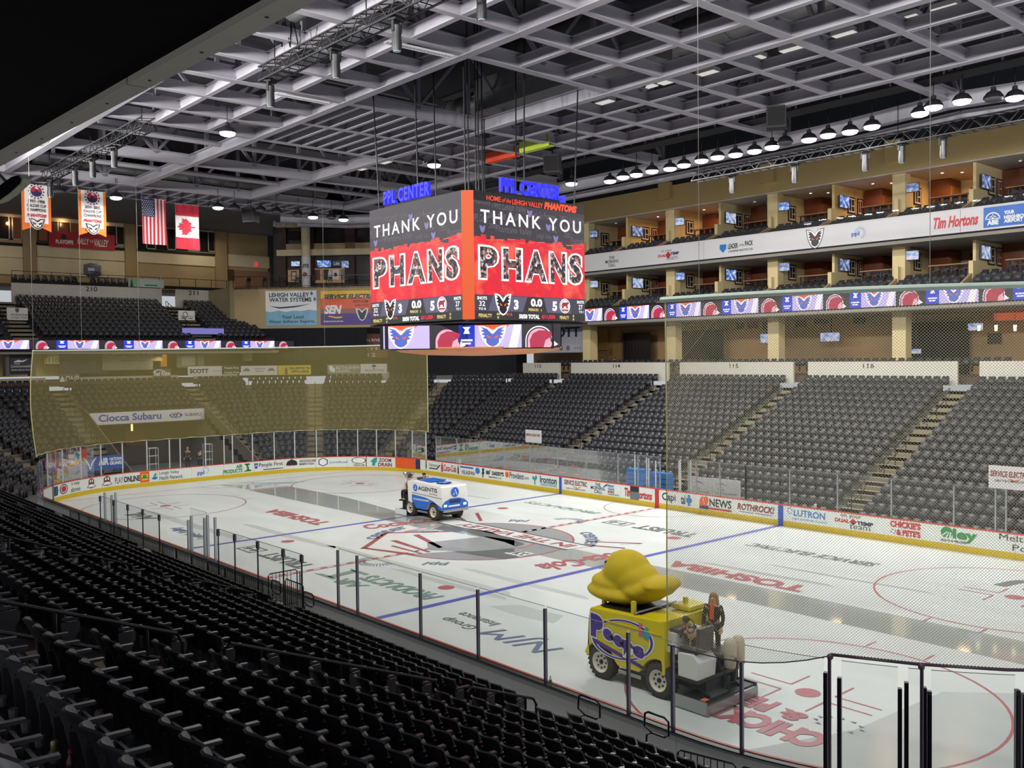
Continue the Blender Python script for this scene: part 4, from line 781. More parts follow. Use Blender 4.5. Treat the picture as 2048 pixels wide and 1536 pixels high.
xa = at(1337, 605, y=FY).x; xb = at(2027, 575, y=FY).x; PW = (xb-xa)/5
ribbon('ribbon_screen', 'long bright LED ribbon screen under the suites on the far side', (xa-PW*2, FY-.06, 11.47), (1, 0, 0), 1.03, PW, 9)
# ---- concourse fittings behind the parapets
cw = thing('wall_curtains', 'black curtains hanging along the far concourse', 'curtain', (0, 36.5, 7), kind='structure')
def curtain(u0, u1, y=36.0, z0=7.05, z1=10.6, parent=cw, mat=mCURT):
    a, b = at(u0, 680, y=y).x, at(u1, 680, y=y).x; n = max(4, int((b-a)/.18)); m_ = MB()
    pts = [(a+(b-a)*i/n, y+(.06 if i % 2 else -.06)) for i in range(n+1)]
    for i in range(n): m_.quad((*pts[i], z0), (*pts[i+1], z0), (*pts[i+1], z1), (*pts[i], z1))
    return m_.build('curtain', mat, parent)
for u0, u1 in ((1247, 1300), (1363, 1448), (1823, 1938)): curtain(u0, u1)
def cboard(u0, v0, u1, v1, y, mat, name, label, cat='sign', th=.06, group=None):
    a, b = at(u0, v0, y=y), at(u1, v1, y=y); t = thing(name, label, cat, ((a.x+b.x)/2, y, min(a.z, b.z)), group=group)
    MB().box(a.x, b.x, y, y+th, min(a.z, b.z), max(a.z, b.z)).build('panel', mat, t); return t, a, b
mGRB = M('board_grey', 'aeb0b8', .6, var=.02)
t, a, b = cboard(1018, 707, 1166, 640, 31.5, mGRB, 'sponsor_board', 'grey sponsor board with navy capitals behind the hanging scoreboard')
write(t, 'SCOTT', (at(1085, 676, y=31.49).x, 31.49, at(1085, 676, y=31.49).z), (1, 0, 0), (0, 0, 1), at(1160, 672, y=31.49).x-at(1085, 672, y=31.49).x, .95, C_['navy'], .04)
for k, u in enumerate((1100, 1122, 1136, 1150, 1155, 1160)): figure(t, disc(8, .25), at(u, 696, y=31.49), (1, 0, 0), (0, 0, 1), C_['grey'], 1 if k < 3 else .3)
slab('wall_beige_bay', at(1166, 680, y=32).x, at(1192, 680, y=32).x, 32, 32.2, 7.05, 11.3, mBEI, label='beige wall beside the grey sponsor board')
dr = thing('door_40', 'tan door under a red exit light on the far concourse', 'door', at(1225, 710, y=36.9), kind='structure'); a, b = at(1216, 715, y=36.9), at(1243, 652, y=36.9); MB().box(a.x, b.x, 36.85, 36.95, 7.05, b.z).build('door_leaf', M('door_tan', 'caa56c', .6), dr); MB().box(a.x+.2, a.x+.7, 36.8, 36.86, 8.6, 9.3).build('notice', M('notice_tan', 'b08f58', .6), dr)
t, a, b = cboard(1226, 654, 1233, 649, 36.7, GLOW('exit_red', 'e02a2a', 1.2), 'exit_sign', 'small red exit light over the tan concourse door', 'light')
t, a, b = cboard(1192, 642, 1215, 700, 36.6, M('niche_tan', 'c99a58', .7), 'wall_niche', 'tan lit wall niche next to the beige bay', 'panel')
for k, (u0, v0, u1, v1, c) in enumerate([(1473, 658, 1487, 642, 'tv'), (1495, 657, 1515, 635, 'red'), (1525, 660, 1533, 640, 'tv'), (1590, 655, 1612, 633, 'red'), (1706, 648, 1730, 634, 'tv'), (1628, 648, 1655, 634, 'tv'), (1975, 688, 2002, 666, 'tv')]):
    y = 36.9; t, a, b = cboard(u0, v0, u1, v1, y, mTVB if c == 'tv' else M('jersey_frame_red', '7c2a20', .6), 'wall_frame', 'dark framed display on the concourse wall behind the net, %s from the scoreboard' % ORD[k+1], 'picture', group='framed displays on the concourse wall')
for k, (u0, v0, u1, v1) in enumerate([(1520, 687, 1541, 667), (1640, 684, 1680, 664), (1818, 708, 1843, 697), (1935, 662, 1967, 645)]):
    a, b = at(u0, v0, y=35), at(u1, v1, y=35); television(((a.x+b.x)/2, 35, (a.z+b.z)/2), (1, 0, 0), (0, 0, 1), b.x-a.x, b.z-a.z, 'bright television in the concourse behind the large net, %s from the scoreboard' % ORD[k+1], 1, 'concourse televisions'); MB().bar(((a.x+b.x)/2, 35.2, max(a.z, b.z)-.2), ((a.x+b.x)/2, 35.2, 11.15), .06).build('ceiling_pole', mTVB, bpy.data.objects[[o.name for o in COL.objects if o.name.startswith('television') and o.parent is None][-1]])
t, a, b = cboard(1988, 641, 2080, 623, 34, M('canopy_orange', 'e0562a', .5, emit=.55), 'bar_canopy', 'rounded orange lit canopy at the edge of the concourse', 'canopy', 1.0)
t, a, b = cboard(1375, 631, 1490, 620, 33, M('cove_orange', 'e8a23c', .6, emit=.5), 'cove_light', 'long orange cove light under the concourse ceiling', 'light', .3)
t, a, b = cboard(1180, 645, 1335, 637, 30.2, M('cove_amber', 'd8a25c', .6, emit=.35), 'cove_light', 'amber cove light strip left of the large net', 'light', .2)
for k, u in enumerate((1992, 2030, 1958)):
    p = at(u, 656, y=33); t = thing('pendant_lamp', 'small white pendant lamp below the orange canopy, %s one' % ('nearest', 'farthest', 'lowest')[k], 'lamp', p); MB().lathe([(.08, -.18), (.1, .18)], 8, p).build('shade', GLOW('pendant_glow', 'ffe9c0', 3), t); MB().bar(p+Vector((0, 0, .18)), p+Vector((0, 0, 1.6)), .02).build('cord', mIRON, t)
for x in (-20, -10, -1, 8, 16): lamp('concourse_light', (x, 34, 11.0), 40, (1, .66, .36), .8, None, 170)
# ---------------------------------------------------------------- far end: parapets, banners, concourse, upper deck, end wall
Z3 = Vector((0, 0, 1))
def wbox(P0, n, u0, v0, u1, v1, d, th):
    """box standing on the plane n.p=d whose face corners are seen at (u0,v0) and (u1,v1); returns MB, lower-left point, right vector, width, height"""
    n = Vector(n).normalized(); a = on(u0, v0, n, d); b = on(u1, v0, n, d); c = on(u0, v1, n, d); U = (Vector((b.x, b.y, 0))-Vector((a.x, a.y, 0))); w_ = U.length; U.normalize(); zl, zh = min(a.z, c.z), max(a.z, c.z)
    P = Vector((a.x, a.y, zl)); m_ = MB(); m_.prism([(0, 0), (w_, 0), (w_, zh-zl), (0, zh-zl)], P, U, Z3, th); return m_, P, U, w_, zh-zl
def board(u0, v0, u1, v1, n, d, mat, name, label, cat='sign', th=.05, group=None, kind=None):
    m_, P, U, w_, h = wbox(None, n, u0, v0, u1, v1, d, th); t = thing(name, label, cat, P+U*w_/2, group=group, kind=kind); m_.build('panel', mat, t); return t, P, U, w_, h
def bt(t, P, U, w_, h, body, x0, x1, y0, y1, mat, bold=.02, shear=0.): return write(t, body, P+U*(w_*x0)+Z3*(h*y0), U, Z3, w_*(x1-x0), h*(y1-y0), mat, bold, shear)
def bf(t, P, U, w_, h, polys, x0, x1, y0, y1, mat, off=.006):
    ps = polys if isinstance(polys[0][0], (list, tuple)) else [polys]
    return figure(t, [[(w_*(x0+(x1-x0)*a), h*(y0+(y1-y0)*b)) for a, b in q] for q in ps], P, U, Z3, mat, 1, off)
XE = (-1, 0, 0)
def E(u0, v0, u1, v1, x, mat, name, label, cat='wall', th=.06, group=None, kind=None): return board(u0, v0, u1, v1, XE, -x, mat, name, label, cat, th, group, kind)
mWHT = M('banner_white', 'dcdad6', .7, var=.03)
def dpar(i): return SEGS[i][1]+PITCH*18-.32
# parapet walls of the end stand
for i, spans in ((3, [(-10.2, -6.1), (-4.7, 4.7), (6.1, 10.3)]), (2, [(-6.1, -.9), (.7, 6.3)]), (1, [(-6, -.5), (1.0, 6.2)]), (4, [(-6, 6)])):
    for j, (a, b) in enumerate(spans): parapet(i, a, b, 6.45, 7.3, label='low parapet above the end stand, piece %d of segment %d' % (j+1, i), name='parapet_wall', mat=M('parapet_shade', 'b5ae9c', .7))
def seg_banner(i, u0, v0, u1, v1, mat, label, off=-.06): return board(u0, v0, u1, v1, SEGS[i][0], dpar(i)+off, mat, 'sponsor_banner', label, 'banner', .04, 'banners along the end stand parapet')
K, Wt, Nv = C_['black'], C_['white'], C_['navy']
b = seg_banner(3, 119, 774, 160, 748, M('banner_brown', '6f6350', .7), 'dim brown banner with white serif capitals and a house mark'); bt(*b, 'QNB', .3, .98, .15, .85, Wt, .0); bf(*b, [(0, 0), (1, 0), (1, .5), (.5, 1), (0, .5)], .03, .26, .2, .85, Wt)
b = seg_banner(3, 306, 758, 342, 738, M('banner_brown', '6f6350'), 'dim brown banner with white script lettering'); bt(*b, 'Red Robin', .05, .97, .3, .75, Wt, .03, .2); bf(*b, ringpolys(.85, 1, .4, 2.6, 10), .35, .75, .4, .95, Wt)
b = seg_banner(3, 376, 753, 444, 733, mWHT, 'white banner with bold navy capitals along the end parapet'); bt(*b, 'SCOTT', .05, .6, .3, .75, Nv, .05); bt(*b, '. . . . .', .72, .97, .45, .55, K)
b = seg_banner(2, 446, 751, 479, 731, M('banner_dark', '4c463c', .7), 'dark banner with two lines of white lettering'); bt(*b, 'People First', .1, .98, .6, .85, Wt, .01); bt(*b, 'People First', .1, .98, .15, .4, Wt, .01)
b = seg_banner(2, 482, 751, 555, 732, mWHT, 'white banner with two dark roof-shaped marks'); 
for x in (.05, .72): bf(*b, [(0, .3), (1, .3), (.7, 1), (.3, 1)], x, x+.22, .3, .75, C_['grey'])
bt(*b, 'THE BETTER WAY', .35, .68, .6, .75, K, .01); bt(*b, 'RESIDENTIAL', .4, .63, .35, .48, K, .01)
b = seg_banner(2, 556, 750, 622, 731, M('banner_yellow', 'd8bf2c', .6), 'yellow banner with black capitals and a brown bottle'); bt(*b, 'REAL BREWED TEA', .34, .98, .58, .82, K, .04); bt(*b, 'WITH A KICK.', .4, .95, .2, .48, K, .05); bf(*b, [(.2, 0), (.8, 0), (.8, .6), (.5, 1), (.2, .6)], .18, .32, .05, .9, C_['brown'])
b = seg_banner(2, 655, 748, 720, 729, M('banner_grey', '8f8d80', .7), 'grey banner with white capitals and a leaf mark'); bt(*b, 'BETHLEHEM', .27, .98, .5, .8, Wt, .0); bt(*b, 'LANDFILL', .27, .72, .15, .42, Wt, .0); bf(*b, [(0, .9), (.4, 1), (1, .5), (.9, 0), (.3, .1), (0, .5)], .05, .24, .15, .9, Wt)
b = seg_banner(2, 721, 747, 774, 728, mWHT, 'white banner with a dark tree and serif capitals'); bt(*b, 'WOODSTONE', .15, .88, .2, .42, Nv, .0); bf(*b, [[(.4, 0), (.6, 0), (.55, .5), (.45, .5)], [(.1, .5), (.9, .5), (.8, .9), (.5, 1), (.2, .9)]], .4, .62, .45, .92, Nv)
b = board(690, 716, 775, 668, SEGS[2][0], dpar(2)+1.6, M('mural_brown_red', '7a4a3c', .7), 'sponsor_mural', 'brown-red wall panel with stars above the number 112', 'panel'); bt(*b, '112', .42, .72, .05, .2, Wt, .0); bt(*b, 'TWIN RIVERS', .3, .95, .68, .8, Wt, .0)
for k in range(5): bf(*b, star(5, .5, 1, 0, 0), .3+k*.11, .33+k*.11, .38, .44, Wt)
slab('floor_end_concourse', -60, -46.4, -16, 9, 6.6, 6.95, mCARP, label='concourse floor behind the end stand', cat='floor')
# concourse walls and boards behind the end stand
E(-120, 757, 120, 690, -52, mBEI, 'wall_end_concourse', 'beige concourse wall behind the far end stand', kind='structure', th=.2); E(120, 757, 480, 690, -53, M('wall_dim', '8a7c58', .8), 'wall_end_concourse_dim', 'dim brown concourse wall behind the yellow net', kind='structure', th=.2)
b = E(94, 728, 118, 696, -47.6, mBEI, 'wall_pier_110', 'beige pier marked 110', kind='structure', th=.6); bt(*b, '110', .15, .95, .08, .38, mINK, .0)
b = E(118, 748, 216, 692, -50, M('mural_slate', '5a5866', .6), 'sponsor_mural', 'slate blue wall mural with faint lettering behind the yellow net', 'panel'); bt(*b, 'image of your future', .05, .85, .55, .68, C_['grey'], 0); bt(*b, 'do it for your business', .05, .75, .3, .42, C_['grey'], 0)
b = E(205, 741, 306, 692, -49.5, M('mural_pale', 'a9a594', .6), 'sponsor_mural', 'pale grey wall panel with dark capitals behind the yellow net', 'panel'); bt(*b, 'VELASPAN', .1, .88, .58, .8, K, .02); bt(*b, 'velaspan.com', .35, .88, .36, .44, K, 0)
t = thing('vomitory_hood', 'grey hooded stair entrance with a sign at the far left', 'portal', at(42, 748, x=-47.5)); m_, P, U, w_, h = wbox(None, XE, 14, 750, 72, 696, 47.6, .3); m_.build('hood_back', M('hood_grey', '55534e', .7), t)
for u0, u1 in ((12, 20), (62, 72)): m_, *_ = wbox(None, XE, u0, 752, u1, 700, 47.3, 1.0); m_.build('hood_side', M('hood_grey2', '6b6960', .7), t)
b = E(21, 744, 63, 716, -47.2, M('sign_slate', '3c3a44', .6), 'sponsor_sign', 'slate sign with a white wave under the grey hood', 'sign'); bt(*b, 'First', .2, .45, .52, .68, Wt, 0); bt(*b, 'Commonwealth', .02, .98, .32, .5, Wt, 0); bt(*b, 'Building Better Places', .04, .96, .08, .18, Wt, .02); bf(*b, [(0, .2), (.3, .7), (.6, .5), (1, .9), (.7, .2), (.4, .1)], .15, .85, .66, .95, Wt)
t = thing('vomitory_hood', 'grey hooded stair entrance above the white capitals banner', 'portal', at(385, 736, x=-48)); m_, *_ = wbox(None, XE, 356, 735, 404, 697, 48, .3); m_.build('hood_back', M('hood_tan', '8f8a70', .7), t); m_, *_ = wbox(None, XE, 363, 731, 399, 712, 47.9, .1); m_.build('hood_panel', M('hood_pale', 'b9b39c', .7), t)
m_, *_ = wbox(None, XE, 396, 737, 408, 700, 47.4, .8); m_.build('hood_side', M('hood_tan2', '77725c', .7), t)
E(490, 722, 505, 692, -49, M('pier_tan', 'a3956c', .7), 'wall_pier_end', 'tan pier on the end concourse', kind='structure', th=.4); E(302, 722, 325, 690, -49.6, M('pier_tan'  , 'a3956c'), 'wall_pier_end_2', 'tan pier beside the pale wall panel', kind='structure', th=.4)
t, P, U, w_, h = E(322, 733, 334, 709, -52.8, M('doorglow', 'e0952c', .6, emit=.5), 'doorway_light', 'small orange lit doorway on the end concourse', 'light')
slab('wall_green_dim', -56, -47, 11, 25, 6.9, 7.0, mCARP, label='corner concourse floor', cat='floor')
t, P, U, w_, h = board(470, 745, 860, 688, (-.7071, .7071, 0), 48.5, M('wall_olive', '5b5a3a', .8), 'wall_corner_concourse', 'dim olive concourse wall at the far corner', kind='structure', th=.2)
# the tunnel under the long white sign
mTW = M('tunnel_wall', '6f6858', .8, var=.05); tn = thing('wall_tunnel', 'walls of the tunnel mouth below the long white sign', 'wall', (-40, 0, 0), kind='structure')
for y in (-4.78, 4.7): MB().box(-45, -32.2, y, y+.1, 0, 1.0).build('wall_panel', mTW, tn); MB().hex([(-45, y, 1), (-32.2, y, 1), (-32.2, y+.1, 1), (-45, y+.1, 1)], [(-45, y, 5), (-42, y, 4.9), (-42, y+.1, 4.9), (-45, y+.1, 5)]).build('wall_panel', mTW, tn)
MB().box(-46, -45, -4.7, 4.7, 0, 5).build('back_wall', M('tunnel_back', '54452f', .8, var=.1), tn); MB().box(-46, -41.9, -4.7, 4.7, 3.55, 3.65).build('soffit', mTW, tn); MB().box(-46, -31.9, -9, 9, -.3, -.02).build('floor_slab', mCONC, tn)
b = E(180, 851, 411, 827, -41.8, M('sign_white_lit', 'e4e4ec', .5, var=.02), 'tunnel_sign', 'long white sign with blue serif lettering over the tunnel mouth', 'sign', .12)
bt(*b, 'Ciocca Subaru', .07, .6, .24, .86, C_['blue'], .03); bf(*b, disc(20, .5, .5, .5), .67, .79, .25, .75, C_['blue']); bf(*b, [star(4, .3, 1, .35, .5), star(4, .3, 1, .9, .2), star(4, .3, 1, .8, .9), star(4, .3, 1, 1.4, .4)], .69, .73, .4, .65, Wt, .01); bt(*b, 'SUBARU', .81, .96, .36, .64, K, .01)
E(251, 893, 291, 846, -44.9, M('tunnel_wood', '7d4a22', .6, var=.15, scale=4), 'wood_panel', 'brown wooden panel at the back of the tunnel', 'panel', .08)
p = at(264, 862, x=-42); t = thing('tube_light', 'short glowing yellow tube light below the long white sign', 'lamp', p); MB().lathe([(.07, 0), (.08, .1), (.08, .72), (.06, .78)], 8, p).build('tube', GLOW('tube_yellow', 'ffe27a', 2.2), t); MB().bar(p+Z3*.78, p+Z3*.9, .05).build('bracket', mIRON, t)
for (u0, u1), lb in (((299, 317), 'white tubular equipment rack in the tunnel, under the sign middle'), ((412, 425), 'white tubular equipment rack at the mouth of the tunnel by the stairs')):
    a, b_ = at(u0, 930, x=-35.5), at(u1, 930, x=-35.5); t = thing('equipment_rack', lb, 'rack', (a.x, a.y, 0)); y0, y1 = a.y, b_.y
    for y in (y0, y1):
        for x in (-35.5, -36): m_ = MB(); m_.bar((x, y, 0), (x, y, 2.1), .04); m_.build('upright', mPOSTW, t)
    for z in (.3, .9, 1.5, 2.08): m_ = MB(); m_.box(-36, -35.5, y0, y1, z, z+.04); m_.build('shelf', mPOSTW, t)
b = E(91, 946, 161, 921, -32.3, M('panel_pink', 'b0488c', .5), 'sponsor_sign', 'pink and purple panel with repeated white capitals behind the end glass', 'sign')
for k in range(3): bt(*b, 'SEN', .02+k*.34, .3+k*.34, .38+.06*k, .8, Wt, .05, .3)
bf(*b, [(0, 0), (1, 0), (1, .4), (.5, .25), (0, .4)], 0, 1, 0, .8, C_['purple'], .003)
b = E(162, 944, 249, 915, -32.3, M('panel_blue', '2450a0', .5), 'sponsor_sign', 'blue panel with a white winged emblem behind the end glass', 'sign'); bt(*b, 'AIR', .4, .64, .35, .85, Wt, .05); bt(*b, 'NATIONAL', .66, .98, .62, .85, Wt, .04); bt(*b, 'GUARD', .66, .98, .32, .58, Wt, .05)
bf(*b, [[(0, 1), (.28, .55), (.42, .2), (.46, .4), (.3, .75), (.05, 1)], [(1, 1), (.72, .55), (.58, .2), (.54, .4), (.7, .75), (.95, 1)], [(.4, .15), (.5, 0), (.6, .15), (.5, .3)]], .06, .36, .1, .92, Wt)
# ---- upper deck
ud = thing('floor_upper_deck', 'stepped upper deck above the end ribbon screen', 'stand', (-50, 0, 9.5), kind='structure')
for k in range(10): MB().box(-47.0-.82*(k+1)+.3, -47.0-.82*k+.3, -18, 14.2, 10.1+.36*k-.5, 10.3+.36*k).build('terrace', mCDARK, ud)
MB().box(-47, -46.3, -18, 13.3, 9.4, 10.25).build('front_beam', mBLK, ud); MB().box(-60, -46.4, -18, 14, 9.2, 9.45).build('soffit', mSOFF, ud)
for k in range(10):
    for y0, y1 in ((-17, -8.6), (-6.3, 6.3), (8.3, 13.3 if k < 8 else 12.5)):
        n_ = int((y1-y0)/.53)
        for q in range(n_): EXTRA_SEATS.append((-47.0-.82*k-.1, y0+.27+q*.53, 10.3+.36*k, -pi/2))
for y in (-7.45, 7.3):
    m_ = MB()
    for k in range(10): m_.box(-47-.82*k-.2, -47-.82*k+.3, y-.9, y+.9, 10.2+.36*k, 10.31+.36*k); m_.box(-47-.82*k-.52, -47-.82*k-.2, y-.9, y+.9, 10.2+.36*k, 10.49+.36*k)
    tag(m_.build('aisle_steps', mSTEP, ud), kind='stuff')
PX = -55.2
for y0, y1, tx, ty in ((-6.45, 6.5, '210', .1), (7.9, 13.4, '211', 9.6), (-18, -8.4, '209', -12)):
    t = thing('parapet_upper', 'grey retaining wall marked %s behind the upper seats' % tx, 'wall', (PX, (y0+y1)/2, 13.4), kind='structure'); MB().box(PX-.3, PX, y0, y1, 13.4, 15.45).build('wall_panel', mPARA, t); write(t, tx, (PX, ty-.5, 14.95), (0, 1, 0), Z3, 1.0, .42, mINK, .01, off=.01)
slab('floor_upper_concourse', -60.2, PX-.3, -18, 16, 15.1, 15.4, mCARP, label='upper concourse floor behind the retaining wall', cat='floor')
for k, (y0, y1) in enumerate(((-6.4, 6.4), (6.7, 13.4), (-16, -8.6))):
    t = thing('deck_rail', 'black rail on top of the upper retaining wall, %s length' % ('longest', 'right-hand', 'left-hand')[k], 'railing', (PX-.15, (y0+y1)/2, 15.45)); MB().bar((PX-.15, y0, 16.5), (PX-.15, y1, 16.5), .05).build('top_bar', mIRON, t); MB().box(PX-.17, PX-.13, y0, y1, 15.45, 15.75).build('kick_panel', mBLK, t)
    for q in range(int((y1-y0)/1.6)+1): MB().bar((PX-.15, y0+q*1.6, 15.45), (PX-.15, y0+q*1.6, 16.5), .045).build('post', mIRON, t)
for q in range(9): EXTRA_SEATS.append((PX-1.0, -6+q*.62, 15.4, -pi/2)); EXTRA_SEATS.append((PX-1.0, .6+q*.6, 15.4, -pi/2))
b = E(257, 573, 328, 556, PX+.05, M('banner_pale_green', 'cfdcd0', .6), 'rail_banner', 'pale green landscape banner with a portrait hung on the upper rail', 'banner'); bf(*b, BOX, 0, .3, 0, 1, M('banner_leaf', '9fbf9a', .7), .002); bf(*b, [(.2, 0), (.8, 0), (.7, .5), (.62, .6), (.62, .9), (.38, .9), (.38, .6), (.3, .5)], .02, .16, 0, .95, K); bf(*b, BOX, .45, .8, .15, .32, C_['green'])
t = thing('covered_camera', 'camera wrapped in a grey plastic sheet behind the upper rail', 'camera', at(188, 560, x=-56)); p = at(184, 540, x=-56); rng = random.Random(4)
MB().blob(p, (.7, .85, .62), 9, 7, lambda q: q*(1+.25*sin(9*q.x+4*q.y)*cos(6*q.z))).build('plastic_cover', M('plastic_grey', '6d7078', .25, var=.2), t); MB().bar(p-Z3*.4, p-Z3*1.6, .12).build('stand', mIRON, t)
for lb, y in (('left', -7.45), ('right', 7.3)):
    for s in (-1, 1): rail([(-48.5, y+s*.95, 11.9), (-53.8, y+s*.95, 14.2)], 'black sloping handrail on the %s side of the %s upper stairs' % (('near', 'far')[s > 0], lb), 'upper stair handrails', .03)
b = E(14, 640, 56, 615, -50, mWHT, 'stair_sign', 'white sign with a crest at the left upper stairs', 'sign'); bt(*b, 'PORSCHE', .2, .98, .36, .5, K, .02); bt(*b, 'Lehigh Valley', .2, .98, .1, .32, K, 0); bf(*b, [(0, 1), (1, 1), (1, .4), (.5, 0), (0, .4)], .4, .58, .58, .95, C_['brown'])
b = E(357, 640, 390, 621, -50, mWHT, 'stair_sign', 'white sign with a three-pointed star at the right upper stairs', 'sign'); bt(*b, 'Mercedes-Benz', .12, .9, .34, .5, K, .0); bt(*b, 'Lehigh Valley', .15, .88, .1, .28, K, .03); bf(*b, ringpolys(.8, 1, n=14), .42, .58, .58, .9, K); bf(*b, star(3, .15, .9), .5, .58, .74, .9, K)
ribbon('ribbon_screen', 'long bright LED ribbon screen across the far end', (-46.25, -21.5, 9.6), (0, 1, 0), .7, (at(484, 690, x=-46.2).y-at(371, 690, x=-46.2).y), 10, .04).location.y = at(371, 690, x=-46.2).y-(at(484, 690, x=-46.2).y-at(371, 690, x=-46.2).y)*8
t, *_ = E(365, 668, 448, 656, -47.0, GLOW('led_small', '8a86d8', .6), 'stair_screen', 'small screen strip at the foot of the right upper stairs', 'screen')
# ---- end wall with windows
XW = -60.0
we = thing('wall_end', 'beige end wall with a band of suite windows', 'wall', (XW, 0, 15.4), kind='structure'); mPIL = M('pilaster_tan', '9d8660', .75, var=.04); mWB = M('end_wall_beige', 'a9936c', .75, var=.04); mWP = M('end_wall_pale', 'd3c4a2', .75, var=.03)
MB().box(XW-.3, XW, -20, 24, 15.4, 22.6).build('wall_panel', mWB, we)
def wp(u0, v0, u1, v1, mat, th, x=XW, name='wall_panel'): m_, P, U, w_, h = wbox(None, XE, u0, v0, u1, v1, -x-th, th); return m_.build(name, mat, we)
for u0, u1, v0 in ((48, 74, 560), (252, 274, 575), (433, 456, 588)): wp(u0, v0, u1, 400, mPIL, .35, name='pilaster')
for u0, v0, u1, v1 in ((-60, 510, 48, 486), (74, 512, 252, 488), (274, 524, 433, 499), (-60, 545, 48, 511), (74, 548, 252, 514), (456, 532, 558, 508)): wp(u0, v0, u1, v1, mWP, .12)
wp(-60, 427, 48, 418, mWP, .14); wp(74, 440, 252, 428, mWP, .14); wp(274, 452, 433, 441, mWP, .14); wp(456, 462, 550, 452, mWP, .14)
mWIN = M('window_dark', '2a211c', .15, spec=.6); mWIW = M('window_warm', '6b3d22', .3, emit=.25); mWF = M('window_frame', 'a8a4a0', .5)
wn = 0
for us, v0, v1, sl in (([-30, -5, 20, 24, 45], 479, 425, 0), ([75, 98, 118, 140, 165, 190, 212, 232, 250], 483, 433, .045), ([276, 292, 312, 334, 352, 375, 400, 416, 431], 497, 447, .045)):
    for k in range(len(us)-1):
        u0, u1 = us[k], us[k+1]; dv = sl*(u0-us[0]); wn += 1
        o = thing('window_%d' % wn, 'suite window in the end wall, number %d from the corner' % wn, 'window', at((u0+u1)/2, v0+dv, x=XW+.1), kind='structure'); m_, P, U, w_, h = wbox(None, XE, u0, v0+dv, u1, v1+dv, -XW-.06, .05); m_.build('pane', mWIW if wn in (1, 3, 4, 5, 6, 7, 8) else mWIN, o); f_ = MB()
        for a, b2, c, d in ((0, .1, 0, h), (w_-.1, w_, 0, h), (0, w_, 0, .1), (0, w_, h-.1, h)): f_.prism([(a, c), (b2, c), (b2, d), (a, d)], P+Vector((.05, 0, 0)), U, Z3, .05)
        f_.build('frame', mWF if k % 2 else mBLK, o)
wp(-60, 486, 48, 480, mBLK, .2, name='sill'); wp(74, 490, 252, 484, mBLK, .2, name='sill'); wp(274, 502, 433, 497, mBLK, .2, name='sill')
for k, (u, v) in enumerate(((20, 445), (125, 447), (205, 452))): p = at(u, v, x=XW+.3); lamp('end_window_wash', (XW+.6, p.y, p.z), 8, (1, .6, .3), .3, (XW, p.y, p.z), 160)  # stands before the wall, pointed back at the window panes
b = E(98, 493, 230, 461, XW+.3, M('banner_red', 'b3202c', .6, var=.12, scale=1.2), 'playoff_banner', 'long red cloth banner with white lettering on the end wall', 'banner', .03); bt(*b, 'PLAYOFFS', .1, .36, .22, .48, Wt, .05); bt(*b, 'RALLY', .42, .6, .28, .66, Wt, .02, .3); bt(*b, 'THE', .61, .67, .42, .58, Wt, .0, .3); bt(*b, 'VALLEY', .68, .9, .2, .66, Wt, .02, .3); bf(*b, [(0, .3), (.3, 1), (.7, 1), (1, .3), (.5, 0)], .17, .27, .5, .85, K)
E(447, 560, 468, 538, -59.8, M('door_brown', '4a2c20', .7), 'door_50', 'brown opening in the end wall near the corner bar', 'door', kind='structure'); E(470, 575, 556, 540, -59.85, M('recess_tan', '8d6a4c', .8), 'wall_recess', 'tan recess wall beside the corner bar', 'wall', kind='structure')
t, *_ = E(511, 532, 516, 525, -59.7, GLOW('exit_red2', 'e02a3c', 1.0), 'exit_sign', 'small glowing red exit light on the end wall', 'light')
# ---- far corner: advertising wall, railing, bar and round column
ND = Vector((-1, 1, 0)).normalized(); D0 = 62/sqrt(2)
wc, P, U, w_, h = board(468, 658, 800, 576, ND, D0, M('corner_wall_tan', 'b29c74', .75, var=.03), 'wall_corner', 'tan corner wall carrying two large advertising panels', 'wall', .5, kind='structure')
slab('wall_corner_return', -60, P.x+.1, P.y-.4, P.y, P.z, P.z+h, M('corner_return', '8f8468', .8), label='return of the tan corner wall', cat='wall')
MB().hex([(P.x-9, P.y-.5, P.z+h-.15), (P.x, P.y, P.z+h-.15), (P.x+20, P.y+20, P.z+h-.15), (P.x+6, P.y+26, P.z+h-.15)], [(P.x-9, P.y-.5, P.z+h), (P.x, P.y, P.z+h), (P.x+20, P.y+20, P.z+h), (P.x+6, P.y+26, P.z+h)]).build('floor_slab', mCARP, wc, world=True)
b = board(532, 652, 634, 582, ND, D0-.08, M('ad_water_white', 'e9ecec', .4, var=.02), 'ad_panel', 'white and blue panel advertising water systems on the corner wall', 'sign')
bt(*b, 'LEHIGH VALLEY', .07, .86, .82, .94, Nv, .03); bt(*b, 'WATER SYSTEMS', .07, .9, .68, .8, Nv, .03); bf(*b, [(0, .5), (.25, .3), (.6, .45), (1, .75), (.6, .2), (.25, .05)], .06, .9, .48, .66, Nv)
bf(*b, [(0, 0), (1, 0), (1, .92), (.85, .98), (.7, .9), (.55, .93), (.4, .86), (.25, .94), (.1, .86), (0, .9)], 0, 1, 0, .46, M('ad_water_blue', '7db4d0', .4, var=.25, scale=1.5), .004); bt(*b, 'Your Local', .32, .74, .2, .3, K, .02); bt(*b, 'Water Softener Experts', .06, .95, .06, .16, K, .02)
for x, y in ((.87, .86), (.93, .7)): bf(*b, [(.5, 1), (.9, .4), (.7, 0), (.3, 0), (.1, .4)], x, x+.07, y, y+.12, C_['sky'])
